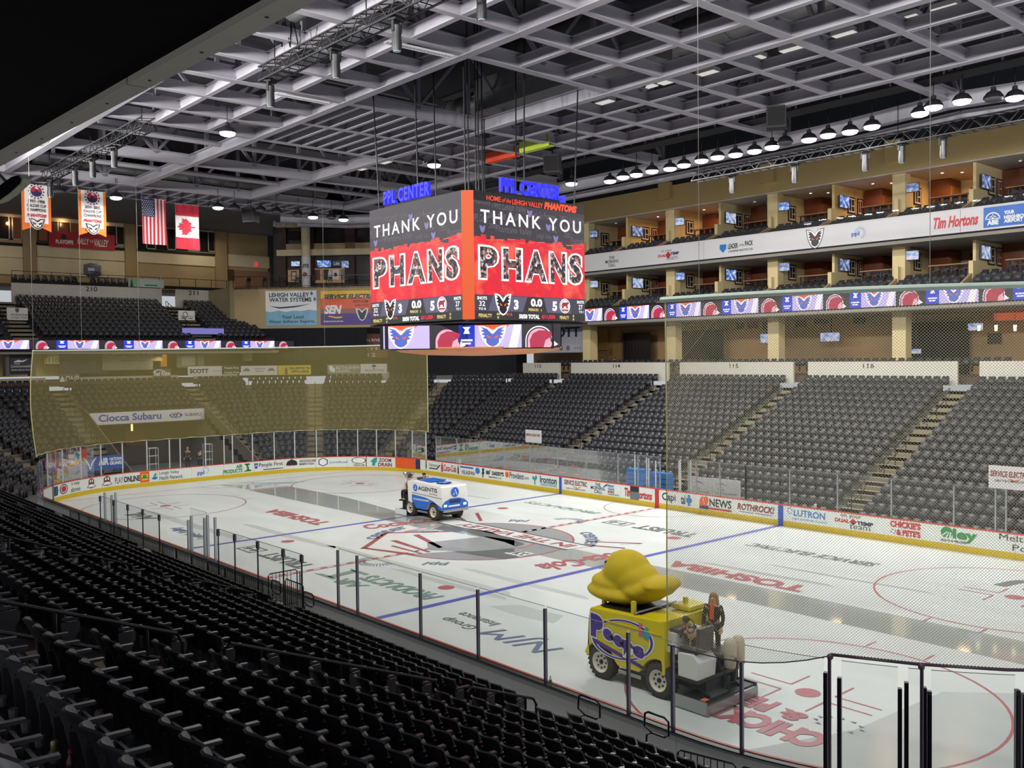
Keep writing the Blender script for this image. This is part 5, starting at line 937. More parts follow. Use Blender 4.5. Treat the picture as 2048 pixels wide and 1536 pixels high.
b = board(642, 650, 760, 582, ND, D0-.08, M('ad_orange', 'e09a34', .4), 'ad_panel', 'yellow and purple panel with slanted lettering beside the hanging scoreboard', 'sign'); bf(*b, BOX, 0, 1, .78, 1, C_['yellow'], .003); bf(*b, BOX, 0, 1, 0, .33, C_['purple'], .003); bf(*b, BOX, 0, 1, .33, .48, M('ad_plum', '9a5a58', .4), .003)
bt(*b, 'SERVICE ELECTRIC', .05, .95, .76, .9, Nv, .05, .25); bt(*b, 'SECTV.COM', .55, .8, .64, .72, K, .03); bt(*b, 'SEN', .06, .36, .32, .58, Wt, .05, .25); bf(*b, [(0, .6), (.6, .2), (1, .3), (1, .6), (.6, .5), (.1, .8)], .12, .36, .16, .3, C_['yellow']); bt(*b, 'THE SERVICE ELECTRIC NETWORK', .04, .38, .08, .12, Wt, .02)
mask_logo(b[0], b[1]+b[2]*(b[3]*.7)+Z3*(b[4]*.32), b[2], Z3, b[4]*.38, C_['white'], C_['black'], C_['purple']); bt(*b, 'LEHIGH VALLEY', .58, .82, .54, .6, K, .02)
cu = thing('wall_corner_curtains', 'black curtains below the advertising corner wall', 'curtain', P, kind='structure')
for k in range(11): q = P+U*(1.6+k*1.02)-Z3*3.0-ND*.0; m_ = MB(); m_.hex([q, q+U*.5+ND*.1, q+U*1.0, q+U*.5-ND*.02], [q+Z3*3, q+U*.5+ND*.1+Z3*3, q+U*1.0+Z3*3, q+U*.5-ND*.02+Z3*3]); m_.build('curtain', mCURT, cu)
dr = thing('deck_rail', 'black rail with mesh panels above the advertising corner wall', 'railing', P+U*8+Z3*h); q0 = P+Z3*h; MB().bar(q0+Z3*1.05, q0+U*w_+Z3*1.05, .05).build('top_bar', mIRON, dr); MB().bar(q0+Z3*.1, q0+U*w_+Z3*.1, .04).build('bottom_bar', mIRON, dr)
for k in range(int(w_/1.5)): MB().bar(q0+U*(k*1.5), q0+U*(k*1.5)+Z3*1.05, .045).build('post', mIRON, dr)
for k in range(7): q = q0+U*(1+k*1.6)+ND*1.4; stool(q.x, q.y, q.z, 'dark bar stool behind the corner rail, %s from the end wall' % ORD[k+1], pi/4)
DB = D0+3.2; mBRW = M('bar_brown', '3c2a26', .6, var=.08)
def cb(u0, v0, u1, v1, mat, name, label, cat='panel', d=0., th=.3, kind=None): return board(u0, v0, u1, v1, ND, DB+d, mat, name, label, cat, th, None, kind)
cb(548, 574, 745, 430, M('bar_back_dark', '332a2c', .5), 'wall_corner_bar', 'dark back wall of the two-storey corner bar', 'wall', .6, .2, 'structure')
for k, (u0, u1, v0) in enumerate(((555, 572, 452), (612, 628, 454), (690, 710, 456))):
    cb(u0, 572, u1, 512, mBRW, 'wall_bar_pier_%d' % k, 'dark brown pier of the corner bar, %s from the end wall' % ORD[k+1], 'wall', 0, .4, 'structure'); cb(u0, 500, u1, v0, mBRW, 'wall_bar_upper_pier_%d' % k, 'dark brown upper pier of the corner bar, %s from the end wall' % ORD[k+1], 'wall', 0, .4, 'structure')
cb(553, 512, 760, 500, mWP, 'trim_1', 'cream ledge between the storeys of the corner bar', 'trim', -.5, .8, 'structure'); cb(572, 500, 742, 488, M('bar_sill', 'b59a72', .7), 'trim_2', 'tan sill below the corner bar window', 'trim', 0, .3, 'structure'); cb(552, 455, 760, 444, mWP, 'trim_3', 'cream head beam of the corner bar', 'trim', -.2, .6, 'structure')
cb(630, 486, 690, 458, M('window_bar', '221c1c', .1, spec=.7), 'window_40', 'wide dark window of the upper corner bar', 'window', .1, .08, 'structure'); cb(576, 480, 598, 462, M('window_bar', '221c1c'), 'window_41', 'small dark window of the upper corner bar', 'window', .1, .08, 'structure')
for k, (u0, v0, u1, v1, c, nm, lb, ca) in enumerate(((634, 535, 662, 520, 'tv', 'television', 'bright television over the corner bar next to a navy beer sign', 'television'), (582, 533, 600, 522, 'tv', 'television', 'bright television left of the round column', 'television'), (683, 536, 698, 521, 'tv', 'television', 'small bright television at the scoreboard side of the corner bar', 'television'))):
    n_ = ND; a = on(u0, v0, n_, DB-.3); b2 = on(u1, v1, n_, DB-.3); television((a+b2)/2, U, Z3, (Vector((b2.x-a.x, b2.y-a.y, 0))).length, abs(b2.z-a.z), lb, k % 3, 'corner bar televisions')
b = cb(662, 533, 683, 521, C_['navy'], 'beer_sign', 'navy beer sign with white script over the corner bar', 'sign', -.25, .1); bt(*b, 'Lite', .25, .8, .25, .8, Wt, .02, .2)
b = cb(628, 566, 692, 537, M('bar_back_lit', 'd2a678', .6, emit=.25), 'back_bar', 'lit back bar with framed prints and bottle posters', 'bar', .3, .1)
for x0, x1, c in ((.02, .2, 'brown'), (.28, .5, 'black'), (.58, .78, 'white'), (.84, .97, 'grey')): bf(*b, BOX, x0, x1, .2, .92, C_[c])
bf(*b, [(.2, 0), (.8, 0), (.8, .6), (.6, 1), (.4, 1), (.2, .6)], .42, .56, .15, .95, Wt, .01); bf(*b, disc(10, .5, .5, .5), .63, .73, .4, .7, C_['black'], .01)
b = cb(576, 564, 598, 540, M('bar_back_lit', 'd2a678'), 'bar_print', 'lit framed print behind the round column', 'picture', .3, .1); bf(*b, BOX, .3, .8, .1, .9, K); bf(*b, BOX, .38, .72, .2, .8, mMAT, .01)
q = on(613, 570, ND, DB-1.4); q.z = P.z+h; zt = on(610, 438, ND, DB-1.4).z; t = thing('wall_round_column', 'cream round column wrapped with beer lettering in front of the corner bar', 'column', q, kind='structure'); MB().lathe([(.42, 0), (.42, zt-q.z+.5)], 18, q).build('shaft', mWP, t, smooth=True); MB().lathe([(.43, 0), (.43, (zt-q.z)*.45)], 18, q).build('wrap', M('column_wrap', 'd8d6d2', .6), t, smooth=True)
write(t, 'LITE', q+U*(-.38)-ND*.46+Z3*1.95, U, Z3, .76, .34, Nv, .04, off=.03); figure(t, disc(12, .22), q-ND*.46+Z3*1.3, U, Z3, C_['brown'], 1, .03)
for k, u in enumerate((549, 568)): p = on(u, 446, ND, DB-2.5); t = thing('spotlight', 'small white cylinder spotlight by the corner bar, %s one' % ('left', 'right')[k], 'lamp', p); MB().lathe([(.16, -.35), (.16, .1), (.08, .25)], 10, p).build('housing', mPOSTW, t, smooth=True); MB().bar(p+Z3*.2, p+Z3*2.2, .04).build('stem', mIRON, t)
slab('ceiling_end', -62, -44, -22, 40, 22.0, 22.3, M('deck_grey', '6d6f76', .7, var=.06), label='grey perimeter ceiling over the far end', cat='ceiling')
for k, (x, y) in enumerate(((-55, -8), (-55, 4), (-57, 12), (-49, 24))): lamp('upper_concourse_light', (x, y, 21.5), 110, (1, .86, .66), .6, None, 170)
lamp('corner_bar_light', (q.x-1.2, q.y+1.2, q.z+3.0), 16, (1, .7, .4), .5, None, 170); lamp('tunnel_light', (-39, 1.5, 3.4), 18, (1, .8, .55), .5, None, 170); lamp('end_concourse_light', (-49, -6, 9.0), 30, (1, .8, .55), .6, None, 170); lamp('end_concourse_light', (-49, 4, 9.0), 16, (1, .8, .55), .6, None, 170)
# ---------------------------------------------------------------- roof: beam grid, trusses, deck, ducts, lamps
mBEAM = M('roof_steel_grey', 'a5a2aa', .55, .1, var=.05); mROOF = M('roof_deck_dark', '303137', .9, var=.1, scale=.4); mTRUS = M('truss_steel', '77767e', .6, .1, var=.06); mDUCT = M('duct_galvanised', '8d8e8e', .45, .6, var=.15, scale=1.5); mBLKT = M('black_truss', '0c0c0f', .7)
RZ = 20.5
rf = thing('ceiling', 'dark roof deck high above the beam grid', 'roof', (0, 0, 26), kind='structure')
for k in range(16): MB().box(-62+6.2*k, -62+6.2*(k+1)-.05, -36, 40, 26+.03*(k % 2), 26.2).build('deck_panel', mROOF, rf)
MB().box(-62, -61.8, -36, 40, 22, 26.2).build('end_panel', mROOF, rf); MB().box(36, 36.2, -36, 40, 22, 26.2).build('end_panel', mROOF, rf); MB().box(-62, 36, -36, -35.8, 12, 26.2).build('side_panel', mROOF, rf)
gr = thing('ceiling_grid', 'grid of grey steel roof beams with pale undersides', 'beams', (0, 0, RZ), kind='structure')
def ibeam(p, q, fw, dp, name='beam', z=RZ, mat=None):
    p, q = Vector((*p, z)), Vector((*q, z)); d = (q-p).normalized(); s = Vector((-d.y, d.x, 0)); m_ = MB()
    for h0, h1, w_ in ((0, .035, fw), (.035, dp-.035, .03), (dp-.035, dp, fw)):
        a = [p+s*(-w_/2)+Z3*h0, p+s*(w_/2)+Z3*h0, p+s*(w_/2)+Z3*h1, p+s*(-w_/2)+Z3*h1]; m_.hex(a, [v+(q-p) for v in a])
    return m_.build(name, mat or mBEAM, gr)
HXL = [-31.4, -22.3, -13.6, -4.45, 4.55, 13.9, 23.2, 32]; HYL = [-12.3, -4.2, 4.2, 12.3]
for x in HXL:
    for y0, y1 in ((-19, -12.3), (-12.3, -4.2), (-4.2, 4.2), (4.2, 12.3), (12.3, 18.6)): ibeam((x, y0), (x, y1), .42, .62, 'main_beam')
for y in HYL:
    for x0, x1 in zip(HXL[:-1], HXL[1:]): ibeam((x0, y), (x1, y), .42, .62, 'main_beam', RZ-.04)
for i in range(2, 7):                     # secondary beams, three by three in every bay but the one over the scoreboard
    x0, x1 = HXL[i], HXL[i+1]
    for j in range(-1, 4):
        y0, y1 = ([-20.4]+HYL+[20.4])[j+1], ([-20.4]+HYL+[20.4])[j+2]
        if (i == 3 and j == 1): continue
        if j in (-1, 3):
            if i < 3: continue
        if i == 2 and j == 1:
            ibeam(((x0+x1)/2, y0), ((x0+x1)/2, y1), .3, .45)
            for k in range(1, 9): ibeam((x0, y0+(y1-y0)*k/9), (x1, y0+(y1-y0)*k/9), .2, .42, 'slat_beam', RZ+.02)
            continue
        if j not in (-1, 3):
            for k in (1, 2): ibeam((x0+(x1-x0)*k/3, y0), (x0+(x1-x0)*k/3, y1), .3, .5)
            for k in (1, 2): ibeam((x0, y0+(y1-y0)*k/3), (x1, y0+(y1-y0)*k/3), .26, .48, z=RZ+.02)
for y0, y1 in ((-12.3, -4.2), (-4.2, 4.2), (4.2, 12.3)):
    for k in range(1, 8): ibeam((-36.5, y0+(y1-y0)*k/8), (-31.6, y0+(y1-y0)*k/8), .2, .4, 'slat_beam')
    ibeam((-34, y0), (-34, y1), .26, .45); ibeam((-36.6, y0), (-36.6, y1), .3, .5)
for x in (-18, -27):
    for y0, y1 in ((-12.3, -4.2), (-4.2, 4.2), (4.2, 12.3)): m_ = MB(); m_.tube([(x, y0, RZ+.5), (x, y1, RZ+.5)], .16, 8); m_.build('pipe_beam', mBEAM, gr, smooth=True)
RING = [(-38, 10), (-36.5, 14), (-33, 17.2), (-28, 18.5), (-20, 18.9), (-10, 18.9), (0, 18.7), (8, 18.5), (14, 17.6), (18, 18.5), (25, 18.9), (32, 18.9)]
for a, b in zip(RING[:-1], RING[1:]): ibeam(a, b, .5, .7, 'ring_beam', 20.1)
for a, b in zip(RING[:-1], RING[1:]): ibeam((a[0], a[1]+1.6), (b[0], b[1]+1.6), .5, .35, 'ring_beam', 19.9)
# trusses standing on the main lines
TZ = 24.6
tr = thing('ceiling_trusses', 'grey roof trusses with diagonal struts above the beam grid', 'trusses', (0, 0, 21), kind='structure')
def truss(p, q, n):
    p, q = Vector((*p, RZ+.5)), Vector((*q, RZ+.5)); e = Z3*(TZ-RZ-.5); MB().bar(p+e, q+e, .3, .35).build('top_chord', mTRUS, tr)
    for k in range(n+1):
        c = p+(q-p)*(k/n); MB().bar(c, c+e, .2).build('strut', mTRUS, tr)
        if k < n: c2 = p+(q-p)*((k+1)/n); MB().bar(c+(e if k % 2 else e*0), c2+(e*0 if k % 2 else e), .16).build('diagonal', mTRUS, tr)
for x in (-31.4, -22.3, -13.6, -4.45, 4.55, 13.9, 23.2): truss((x, -19), (x, 19), 12)
for y in (-12.3, 12.3): truss((-31.4, y), (32, y), 20)
# joists under the deck
for k in range(13): MB().box(-60, 36, -34+5.6*k, -34+5.6*k+.18, 25.5, 25.95).build('joist', mTRUS, tr)
# ducts
def duct(path, r, label):
    t = thing('air_duct', label, 'duct', path[0], group='roof air ducts'); m_ = MB(); m_.tube(path, r, 14); m_.build('duct_pipe', mDUCT, t, smooth=50); P = [Vector(p) for p in path]; L = (P[-1]-P[0]).length
    for k in range(1, int(L/2.2)): c = P[0]+(P[-1]-P[0])*(k*2.2/L); d = (P[-1]-P[0]).normalized(); q = MB(); q.tube([c-d*.06, c+d*.06], r+.04, 14); q.build('joint_ring', mDUCT, t)
duct([(-13, 7.2, 23.2), (30, 7.2, 23.2)], .75, 'long galvanised round duct along the far side of the roof'); duct([(-2, -8.2, 23.4), (30, -8.2, 23.4)], .7, 'long galvanised round duct over the near half of the roof'); duct([(-34, -10, 22.2), (-34, 12, 22.2)], .45, 'galvanised duct crossing over the far end banners'); duct([(-18.5, -3, 23.0), (-18.5, 11, 23.0)], .7, 'galvanised duct crossing behind the slatted beams')
t = thing('air_plenum', 'big sheet-metal plenum box above the scoreboard bay', 'duct', (-1, 6, 22)); MB().box(-6, 6.5, 4.9, 6.3, 21.9, 23.6).build('box_body', mDUCT, t); MB().box(-6.1, 6.6, 4.8, 6.4, 22.7, 22.78).build('seam_rib', mDUCT, t)
# strip lights in the roof
mLOUV = GLOW('strip_glow', 'dcdcd4', .75)
for k, (u, v) in enumerate(((1210, 205), (1295, 174), (1336, 164), (1416, 147), (1508, 118), (1584, 100), (1690, 70), (1813, 38), (1891, 17), (725, 338), (771, 325))):
    p = at(u, v, z=22); t = thing('strip_light', ('white louvred strip light in the roof bay row, %s from the scoreboard' % ORD[k+1]) if k < 9 else 'white louvred strip light above the far end, %s one' % ('left', 'right')[k-9], 'lamp', p, group='louvred strip lights'); MB().box(p.x-.52, p.x+.52, p.y-.28, p.y+.28, p.z+.02, p.z+.2).build('housing', mFASC, t)
    for q in range(3): MB().box(p.x-.48, p.x+.48, p.y-.25+q*.18, p.y-.11+q*.18, p.z-.02, p.z+.03).build('tube', mLOUV, t)
    for sx in (-.4, .4): MB().bar((p.x+sx, p.y, p.z+.2), (p.x+sx, p.y, 25.5), .025).build('hanger', mIRON, t)
# high-bay lamps
mLENS = GLOW('lamp_lens', 'f6fbff', 5.5); mLOFF = M('lamp_off', '4a4a4e', .4); mHOOD = M('lamp_hood', '2a2a2e', .4, .3); HB = {}
for key, ml in (('on', mLENS), ('off', mLOFF)):
    HB[key] = (MB().lathe([(.42, 0), (.4, .1), (.28, .26), (.12, .34), (.1, .5)], 14).mesh('hood', mHOOD, smooth=True), MB().lathe([(.2, -.15), (.34, -.1), (.39, 0), (.38, .02)], 14).mesh('lens', ml, smooth=True), MB().lathe([(.02, .5), (.02, 1.0)], 5).mesh('hook', mIRON))
def highbay(p, on_, label, watts=0, tgt=None, spread=150):
    t = thing('high_bay_lamp', label, 'lamp', p, group='high-bay lamps under the roof')
    for nm, me in zip(('hood', 'lens', 'hook'), HB['on' if on_ else 'off']): link(nm, me, t)
    m_ = MB(); m_.bar(p+Z3*1.0, (p.x, p.y, RZ+.3 if p.z < RZ-1 else p.z+1.3), .03); m_.build('stem', mIRON, t)
    if watts: lamp('high_bay_light', p-Z3*.17, watts, (1, .985, .96), .6, (p.x, p.y*.97, 0), 178)
    return t
RL = [(1143, 367), (1220, 362), (1246, 354), (1273, 349), (1304, 342), (1340, 337), (1368, 330), (1403, 321), (1435, 314), (1471, 309), (1509, 302), (1544, 294), (1570, 285), (1618, 279), (1656, 270), (1700, 263), (1744, 253), (1840, 227), (1867, 214), (1924, 202), (1987, 197), (2030, 195)]
for k, (u, v) in enumerate(RL): p = at(u, v, z=19.6); highbay(p, u not in (1570, 1987), ('dark' if u in (1570, 1987) else 'lit')+' dish lamp in the row over the suites, %s from the scoreboard' % ORD[k+1], LAMP_F if u not in (1570, 1987) else 0, (p.x*.98, 15, 0), 176)
LL = [(455, 266, 1), (232, 395, 1), (118, 383, 0), (436, 415, 1), (469, 417, 0), (521, 421, 0), (553, 424, 0), (596, 430, 0), (626, 434, 1), (663, 435, 0), (687, 439, 1), (868, 330, 1), (834, 323, 0)]
for k, (u, v, o) in enumerate(LL): p = at(u, v, z=19.6); highbay(p, o, ('lit' if o else 'unlit')+' dish lamp near the far end banners, %s from the overhang side' % ORD[k+1], LAMP_F if o else 0, (p.x*.95, p.y*.9, 0), 176)
for x, y in [(-24, -17.5), (-17, -17.5), (-10, -17.5), (-3, -17.5), (4, -17.5), (11, -17.5), (18, -17.5), (25, -17.5), (33, -6), (33, 4), (33, 12), (28, -12), (20, -14)]: lamp('unseen_fill_light', (x, y, 19.4), LAMP_N, (1, .985, .96), .7, (x*.9-3, 34, 17), 179)  # unseen bare lights, aimed across the hall to brighten the far walls
# catwalk rails along the far side
cwk = thing('catwalk', 'dark roof catwalk with pipe rails along the suite side', 'catwalk', (5, 15.3, 20.9)); MB().box(-14, 30, 14.2, 15.4, 20.75, 20.85).build('deck', mBLKT, cwk)
for z in (21.2, 21.6, 22.0, 22.4): MB().bar((-14, 14.2, z), (30, 14.2, z), .05).build('rail', mTRUS, cwk); MB().bar((-14, 15.4, z), (30, 15.4, z), .05).build('rail', mTRUS, cwk)
for k in range(19):
    for y in (14.2, 15.4): MB().bar((-14+2.44*k, y, 20.8), (-14+2.44*k, y, 23), .07).build('post', mTRUS, cwk)
# black lighting trusses with moving heads
def ltruss(x0, x1, y, z, label):
    t = thing('lighting_truss', label, 'truss', ((x0+x1)/2, y, z), group='black lighting trusses'); w_ = .3
    for dy in (-w_, w_):
        for dz in (0, .55): MB().bar((x0, y+dy, z+dz), (x1, y+dy, z+dz), .055).build('chord', mBLKT, t)
    m_ = MB(); n = int((x1-x0)/.55)
    for k in range(n):
        a, b = x0+(x1-x0)*k/n, x0+(x1-x0)*(k+1)/n
        for dy in (-w_, w_): m_.bar((a, y+dy, z+(.55 if k % 2 else 0)), (b, y+dy, z+(0 if k % 2 else .55)), .03)
        m_.bar((a, y-w_, z), (a, y+w_, z), .03); m_.bar((a, y-w_, z+.55), (b, y+w_, z+.55), .03)
    tag(m_.build('lattice', mBLKT, t), kind='stuff')
    for x in (x0+.8, (x0+x1)/2, x1-.8): MB().bar((x, y, z+.55), (x, y, RZ+.6), .03).build('hanger', mIRON, t)
ltruss(-1.0, 24, 17.7, 18.9, 'long black lighting truss in front of the navy wall band'); ltruss(-.6, 14, -10.2, 19.5, 'black lighting truss under the roof near the overhang'); ltruss(-27.6, -10.9, -11.0, 19.5, 'black lighting truss over the championship banners')
mh = {'yoke': MB().hex([(-.2, -.05, -.35), (-.2, .05, -.35), (-.2, .05, 0), (-.2, -.05, 0)], [(-.16, -.05, -.35), (-.16, .05, -.35), (-.16, .05, 0), (-.16, -.05, 0)]).hex([(.16, -.05, -.35), (.16, .05, -.35), (.16, .05, 0), (.16, -.05, 0)], [(.2, -.05, -.35), (.2, .05, -.35), (.2, .05, 0), (.2, -.05, 0)]).mesh('yoke', mBLKT),
      'base': MB().box(-.22, .22, -.14, .14, 0, .16).mesh('base', mBLKT), 'head': MB().lathe([(.15, -.95), (.17, -.7), (.15, -.45), (.17, -.15), (.1, -.08)], 12).mesh('head', M('moving_head_black', '18181b', .45), smooth=45), 'lens': MB().lathe([(.12, -.965), (.12, -.95)], 12).mesh('lens', M('lens_glass', 'b8c4cc', .1, spec=.8))}
for k, (u, v, y, z) in enumerate(((1464, 335, 17.7, 18.8), (1589, 312, 17.7, 18.8), (1730, 275, 17.7, 18.8), (1886, 250, 17.7, 18.8), (1803, 230, 17.7, 18.9), (671, 110, -10.2, 19.4), (793, 45, -10.2, 19.4), (540, 155, -10.2, 19.4), (963, 5, -8.8, 20.0), (100, 362, -11, 19.4), (150, 345, -11, 19.4), (185, 325, -11, 19.4), (228, 310, -11, 19.4))):
    p = at(u, v, y=y); t = thing('moving_head_light', 'black moving-head spotlight %s' % (('hung from the truss before the navy wall, %s from the scoreboard' % ORD[k+1]) if k < 5 else (('hung under the near roof truss, %s one' % ('second', 'third', 'first')[k-5]) if k < 8 else ('alone with a pale barrel, at the top middle of the roof' if k == 8 else 'on the truss over the banners, %s from the overhang' % ORD[k-8]))), 'spotlight', (p.x, y, z), 0.3*k, 'black moving-head spotlights')
    for nm, me in mh.items(): link(nm, me, t)
    if k == 8: MB().bar((0, 0, .1), (0, 0, .8), .06).build('stem', mBLKT, t, world=False)
# speakers, coloured beams, cable trays
for k, (u, v, z, lb) in enumerate(((1105, 330, 19.8, 'dark speaker box hung beside the scoreboard letters'), (1552, 237, 20.0, 'dark speaker box hung above the suite lamps'), (502, 432, 19.3, 'grey tilted speaker box above the far corner bar'))):
    p = at(u, v, z=z); t = thing('speaker', lb, 'speaker', p, .6); a = .45
    MB().hex([(-a, -.4, -.5), (a, -.4, -.5), (a, .4, -.5), (-a, .4, -.5)], [(-a, -.6, .5), (a, -.6, .5), (a, .5, .6), (-a, .5, .6)]).build('cabinet', M('speaker_dark', '2c2a2c', .7), t, world=False); MB().hex([(-a*.9, -.43, -.42), (a*.9, -.43, -.42), (a*.9, -.4, -.42), (-a*.9, -.4, -.42)], [(-a*.9, -.61, .42), (a*.9, -.61, .42), (a*.9, -.58, .42), (-a*.9, -.58, .42)]).build('grille', mBLK, t, world=False); MB().bar((0, 0, .5), (0, 0, RZ-p.z+.2), .05).build('hanger', mIRON, t, world=False)
for (u0, v0, u1, v1, c, nm) in ((977, 325, 1035, 310, 'e0502c', 'orange'), (1044, 305, 1103, 290, 'b4cc40', 'lime green')):
    a, b = at(u0, v0, z=20.42), at(u1, v1, z=20.42); t = thing('painted_beam_cover', '%s painted cover on a roof beam above the scoreboard' % nm, 'beam cover', (a+b)/2); MB().box(a.x, b.x, a.y-.2, a.y+.2, 20.36, 20.42).build('bottom_plate', M('cover_'+nm, c, .5), t); MB().box(a.x, b.x, a.y-.22, a.y-.19, 20.42, 20.95).build('side_plate', M('cover_'+nm, c, .5), t)
for k, (u0, v0, u1, v1) in enumerate(((773, 84, 903, 113), (549, 187, 657, 207))):
    a, b = at(u0, v0, z=20.35), at(u1, v1, z=20.35); t = thing('cable_tray', 'pale perforated cable tray under the roof, %s the overhang' % ('farther from', 'closer to')[k], 'tray', (a+b)/2); d = (b-a); n = 18; MB().bar(a+Vector((.12, 0, 0)), b+Vector((.12, 0, 0)), .03, .08).build('edge', mFASC, t); MB().bar(a-Vector((.12, 0, 0)), b-Vector((.12, 0, 0)), .03, .08).build('edge', mFASC, t)
    m_ = MB()
    for q in range(n): c = a+d*(q/n); m_.bar(c-Vector((.12, 0, 0)), c+Vector((.12, 0, 0)), .09, .03)
    tag(m_.build('rungs', mFASC, t), kind='stuff')
for k, (u, v0) in enumerate(((556, 40), (572, 40), (590, 45))):
    p = at(u, v0, y=-10.4); t = thing('cable_bundle', 'black cable loop hanging at the near roof truss, %s one' % ('left', 'middle', 'right')[k], 'cable', p); m_ = MB(); m_.tube([(p.x, p.y, RZ+.3), (p.x-.1, p.y, p.z), (p.x+.1, p.y+.1, p.z-1.0), (p.x+.4, p.y, p.z-.2), (p.x+.4, p.y, RZ+.2)], .03, 5); m_.build('cable', mIRON, t)
# ---------------------------------------------------------------- centre-hung scoreboard
sb = thing('scoreboard', 'big four-sided hanging video scoreboard with blue roof letters over centre ice', 'scoreboard', (0, 0, 9))
AX, AY, SZ0, SZ1 = 3.78, 3.62, 10.12, 15.42
MB().box(-AX+.25, AX-.25, -AY+.25, AY-.25, SZ0-.05, SZ1-.1).build('casing', mBLK, sb); MB().box(-AX+.1, AX-.1, -AY+.1, AY-.1, SZ0-.12, SZ0-.02).build('bottom_frame', mBLKT, sb)
mOR = GLOW('pillar_orange_glow', 'e0560e', .9)  # painted pillars given a glow of their own, as if backlit
c_ = .36
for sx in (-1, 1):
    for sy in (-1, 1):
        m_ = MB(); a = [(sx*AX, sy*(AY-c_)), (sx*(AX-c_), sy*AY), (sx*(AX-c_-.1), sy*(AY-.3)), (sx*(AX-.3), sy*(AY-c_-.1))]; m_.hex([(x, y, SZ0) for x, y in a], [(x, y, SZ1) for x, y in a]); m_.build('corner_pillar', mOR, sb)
S = {k: GLOW('jumbo_'+k, c, s) for k, c, s in (('slate', '37333a', 1), ('red', 'e8202c', 1), ('white', 'ffffff', 1.1), ('bar', '3e3c4a', 1), ('bar2', '2e2b2c', 1), ('panel', '5a5870', 1), ('yellow', 'f0d878', 1), ('money', 'f02040', 1), ('faint', '6b626c', 1), ('violet', '7c74a8', 1), ('black', '141218', 1), ('maroon', '9a2838', 1), ('orange', 'f07030', 1), ('rose', 'ff5a44', 1), ('tube', 'ff4a28', 1.2))}
def noisy_glow(name, cs, scale, vor=False, s=1.):
    m = GLOW(name, cs[0], s); nt = m.node_tree; b = nt.nodes['Principled BSDF']; tc = nt.nodes.new('ShaderNodeTexCoord'); v = nt.nodes.new('ShaderNodeTexVoronoi' if vor else 'ShaderNodeTexNoise'); v.inputs['Scale'].default_value = scale
    r = nt.nodes.new('ShaderNodeValToRGB'); r.color_ramp.interpolation = 'CONSTANT' if vor else 'LINEAR'
    for i, c in enumerate(cs):
        p = (i/len(cs)) if vor else .3+.4*i/(len(cs)-1); e = r.color_ramp.elements[i] if i < 2 else r.color_ramp.elements.new(p); e.position = p; e.color = (*lin(c), 1)
    nt.links.new(tc.outputs['Object'], v.inputs['Vector'])
    if vor:
        sp = nt.nodes.new('ShaderNodeSeparateColor'); nt.links.new(v.outputs['Color'], sp.inputs[0]); nt.links.new(sp.outputs[0], r.inputs[0])
    else: v.inputs['Detail'].default_value = 4; nt.links.new(v.outputs['Fac'], r.inputs[0])
    nt.links.new(r.outputs[0], b.inputs['Emission Color']); return m
S['redmix'] = noisy_glow('jumbo_red_clouds', ['f04838', 'e81830', 'd01030', 'f05a48'], .9); S['crowd'] = noisy_glow('jumbo_crowd', ['1c1a22', '3a3036', 'a84840', '28242c', 'c8bcb8', '20202a', '7a4a42', '3a4868', '8a6a58', '4a3f42', '24202a', 'b0a098'], 9, True)
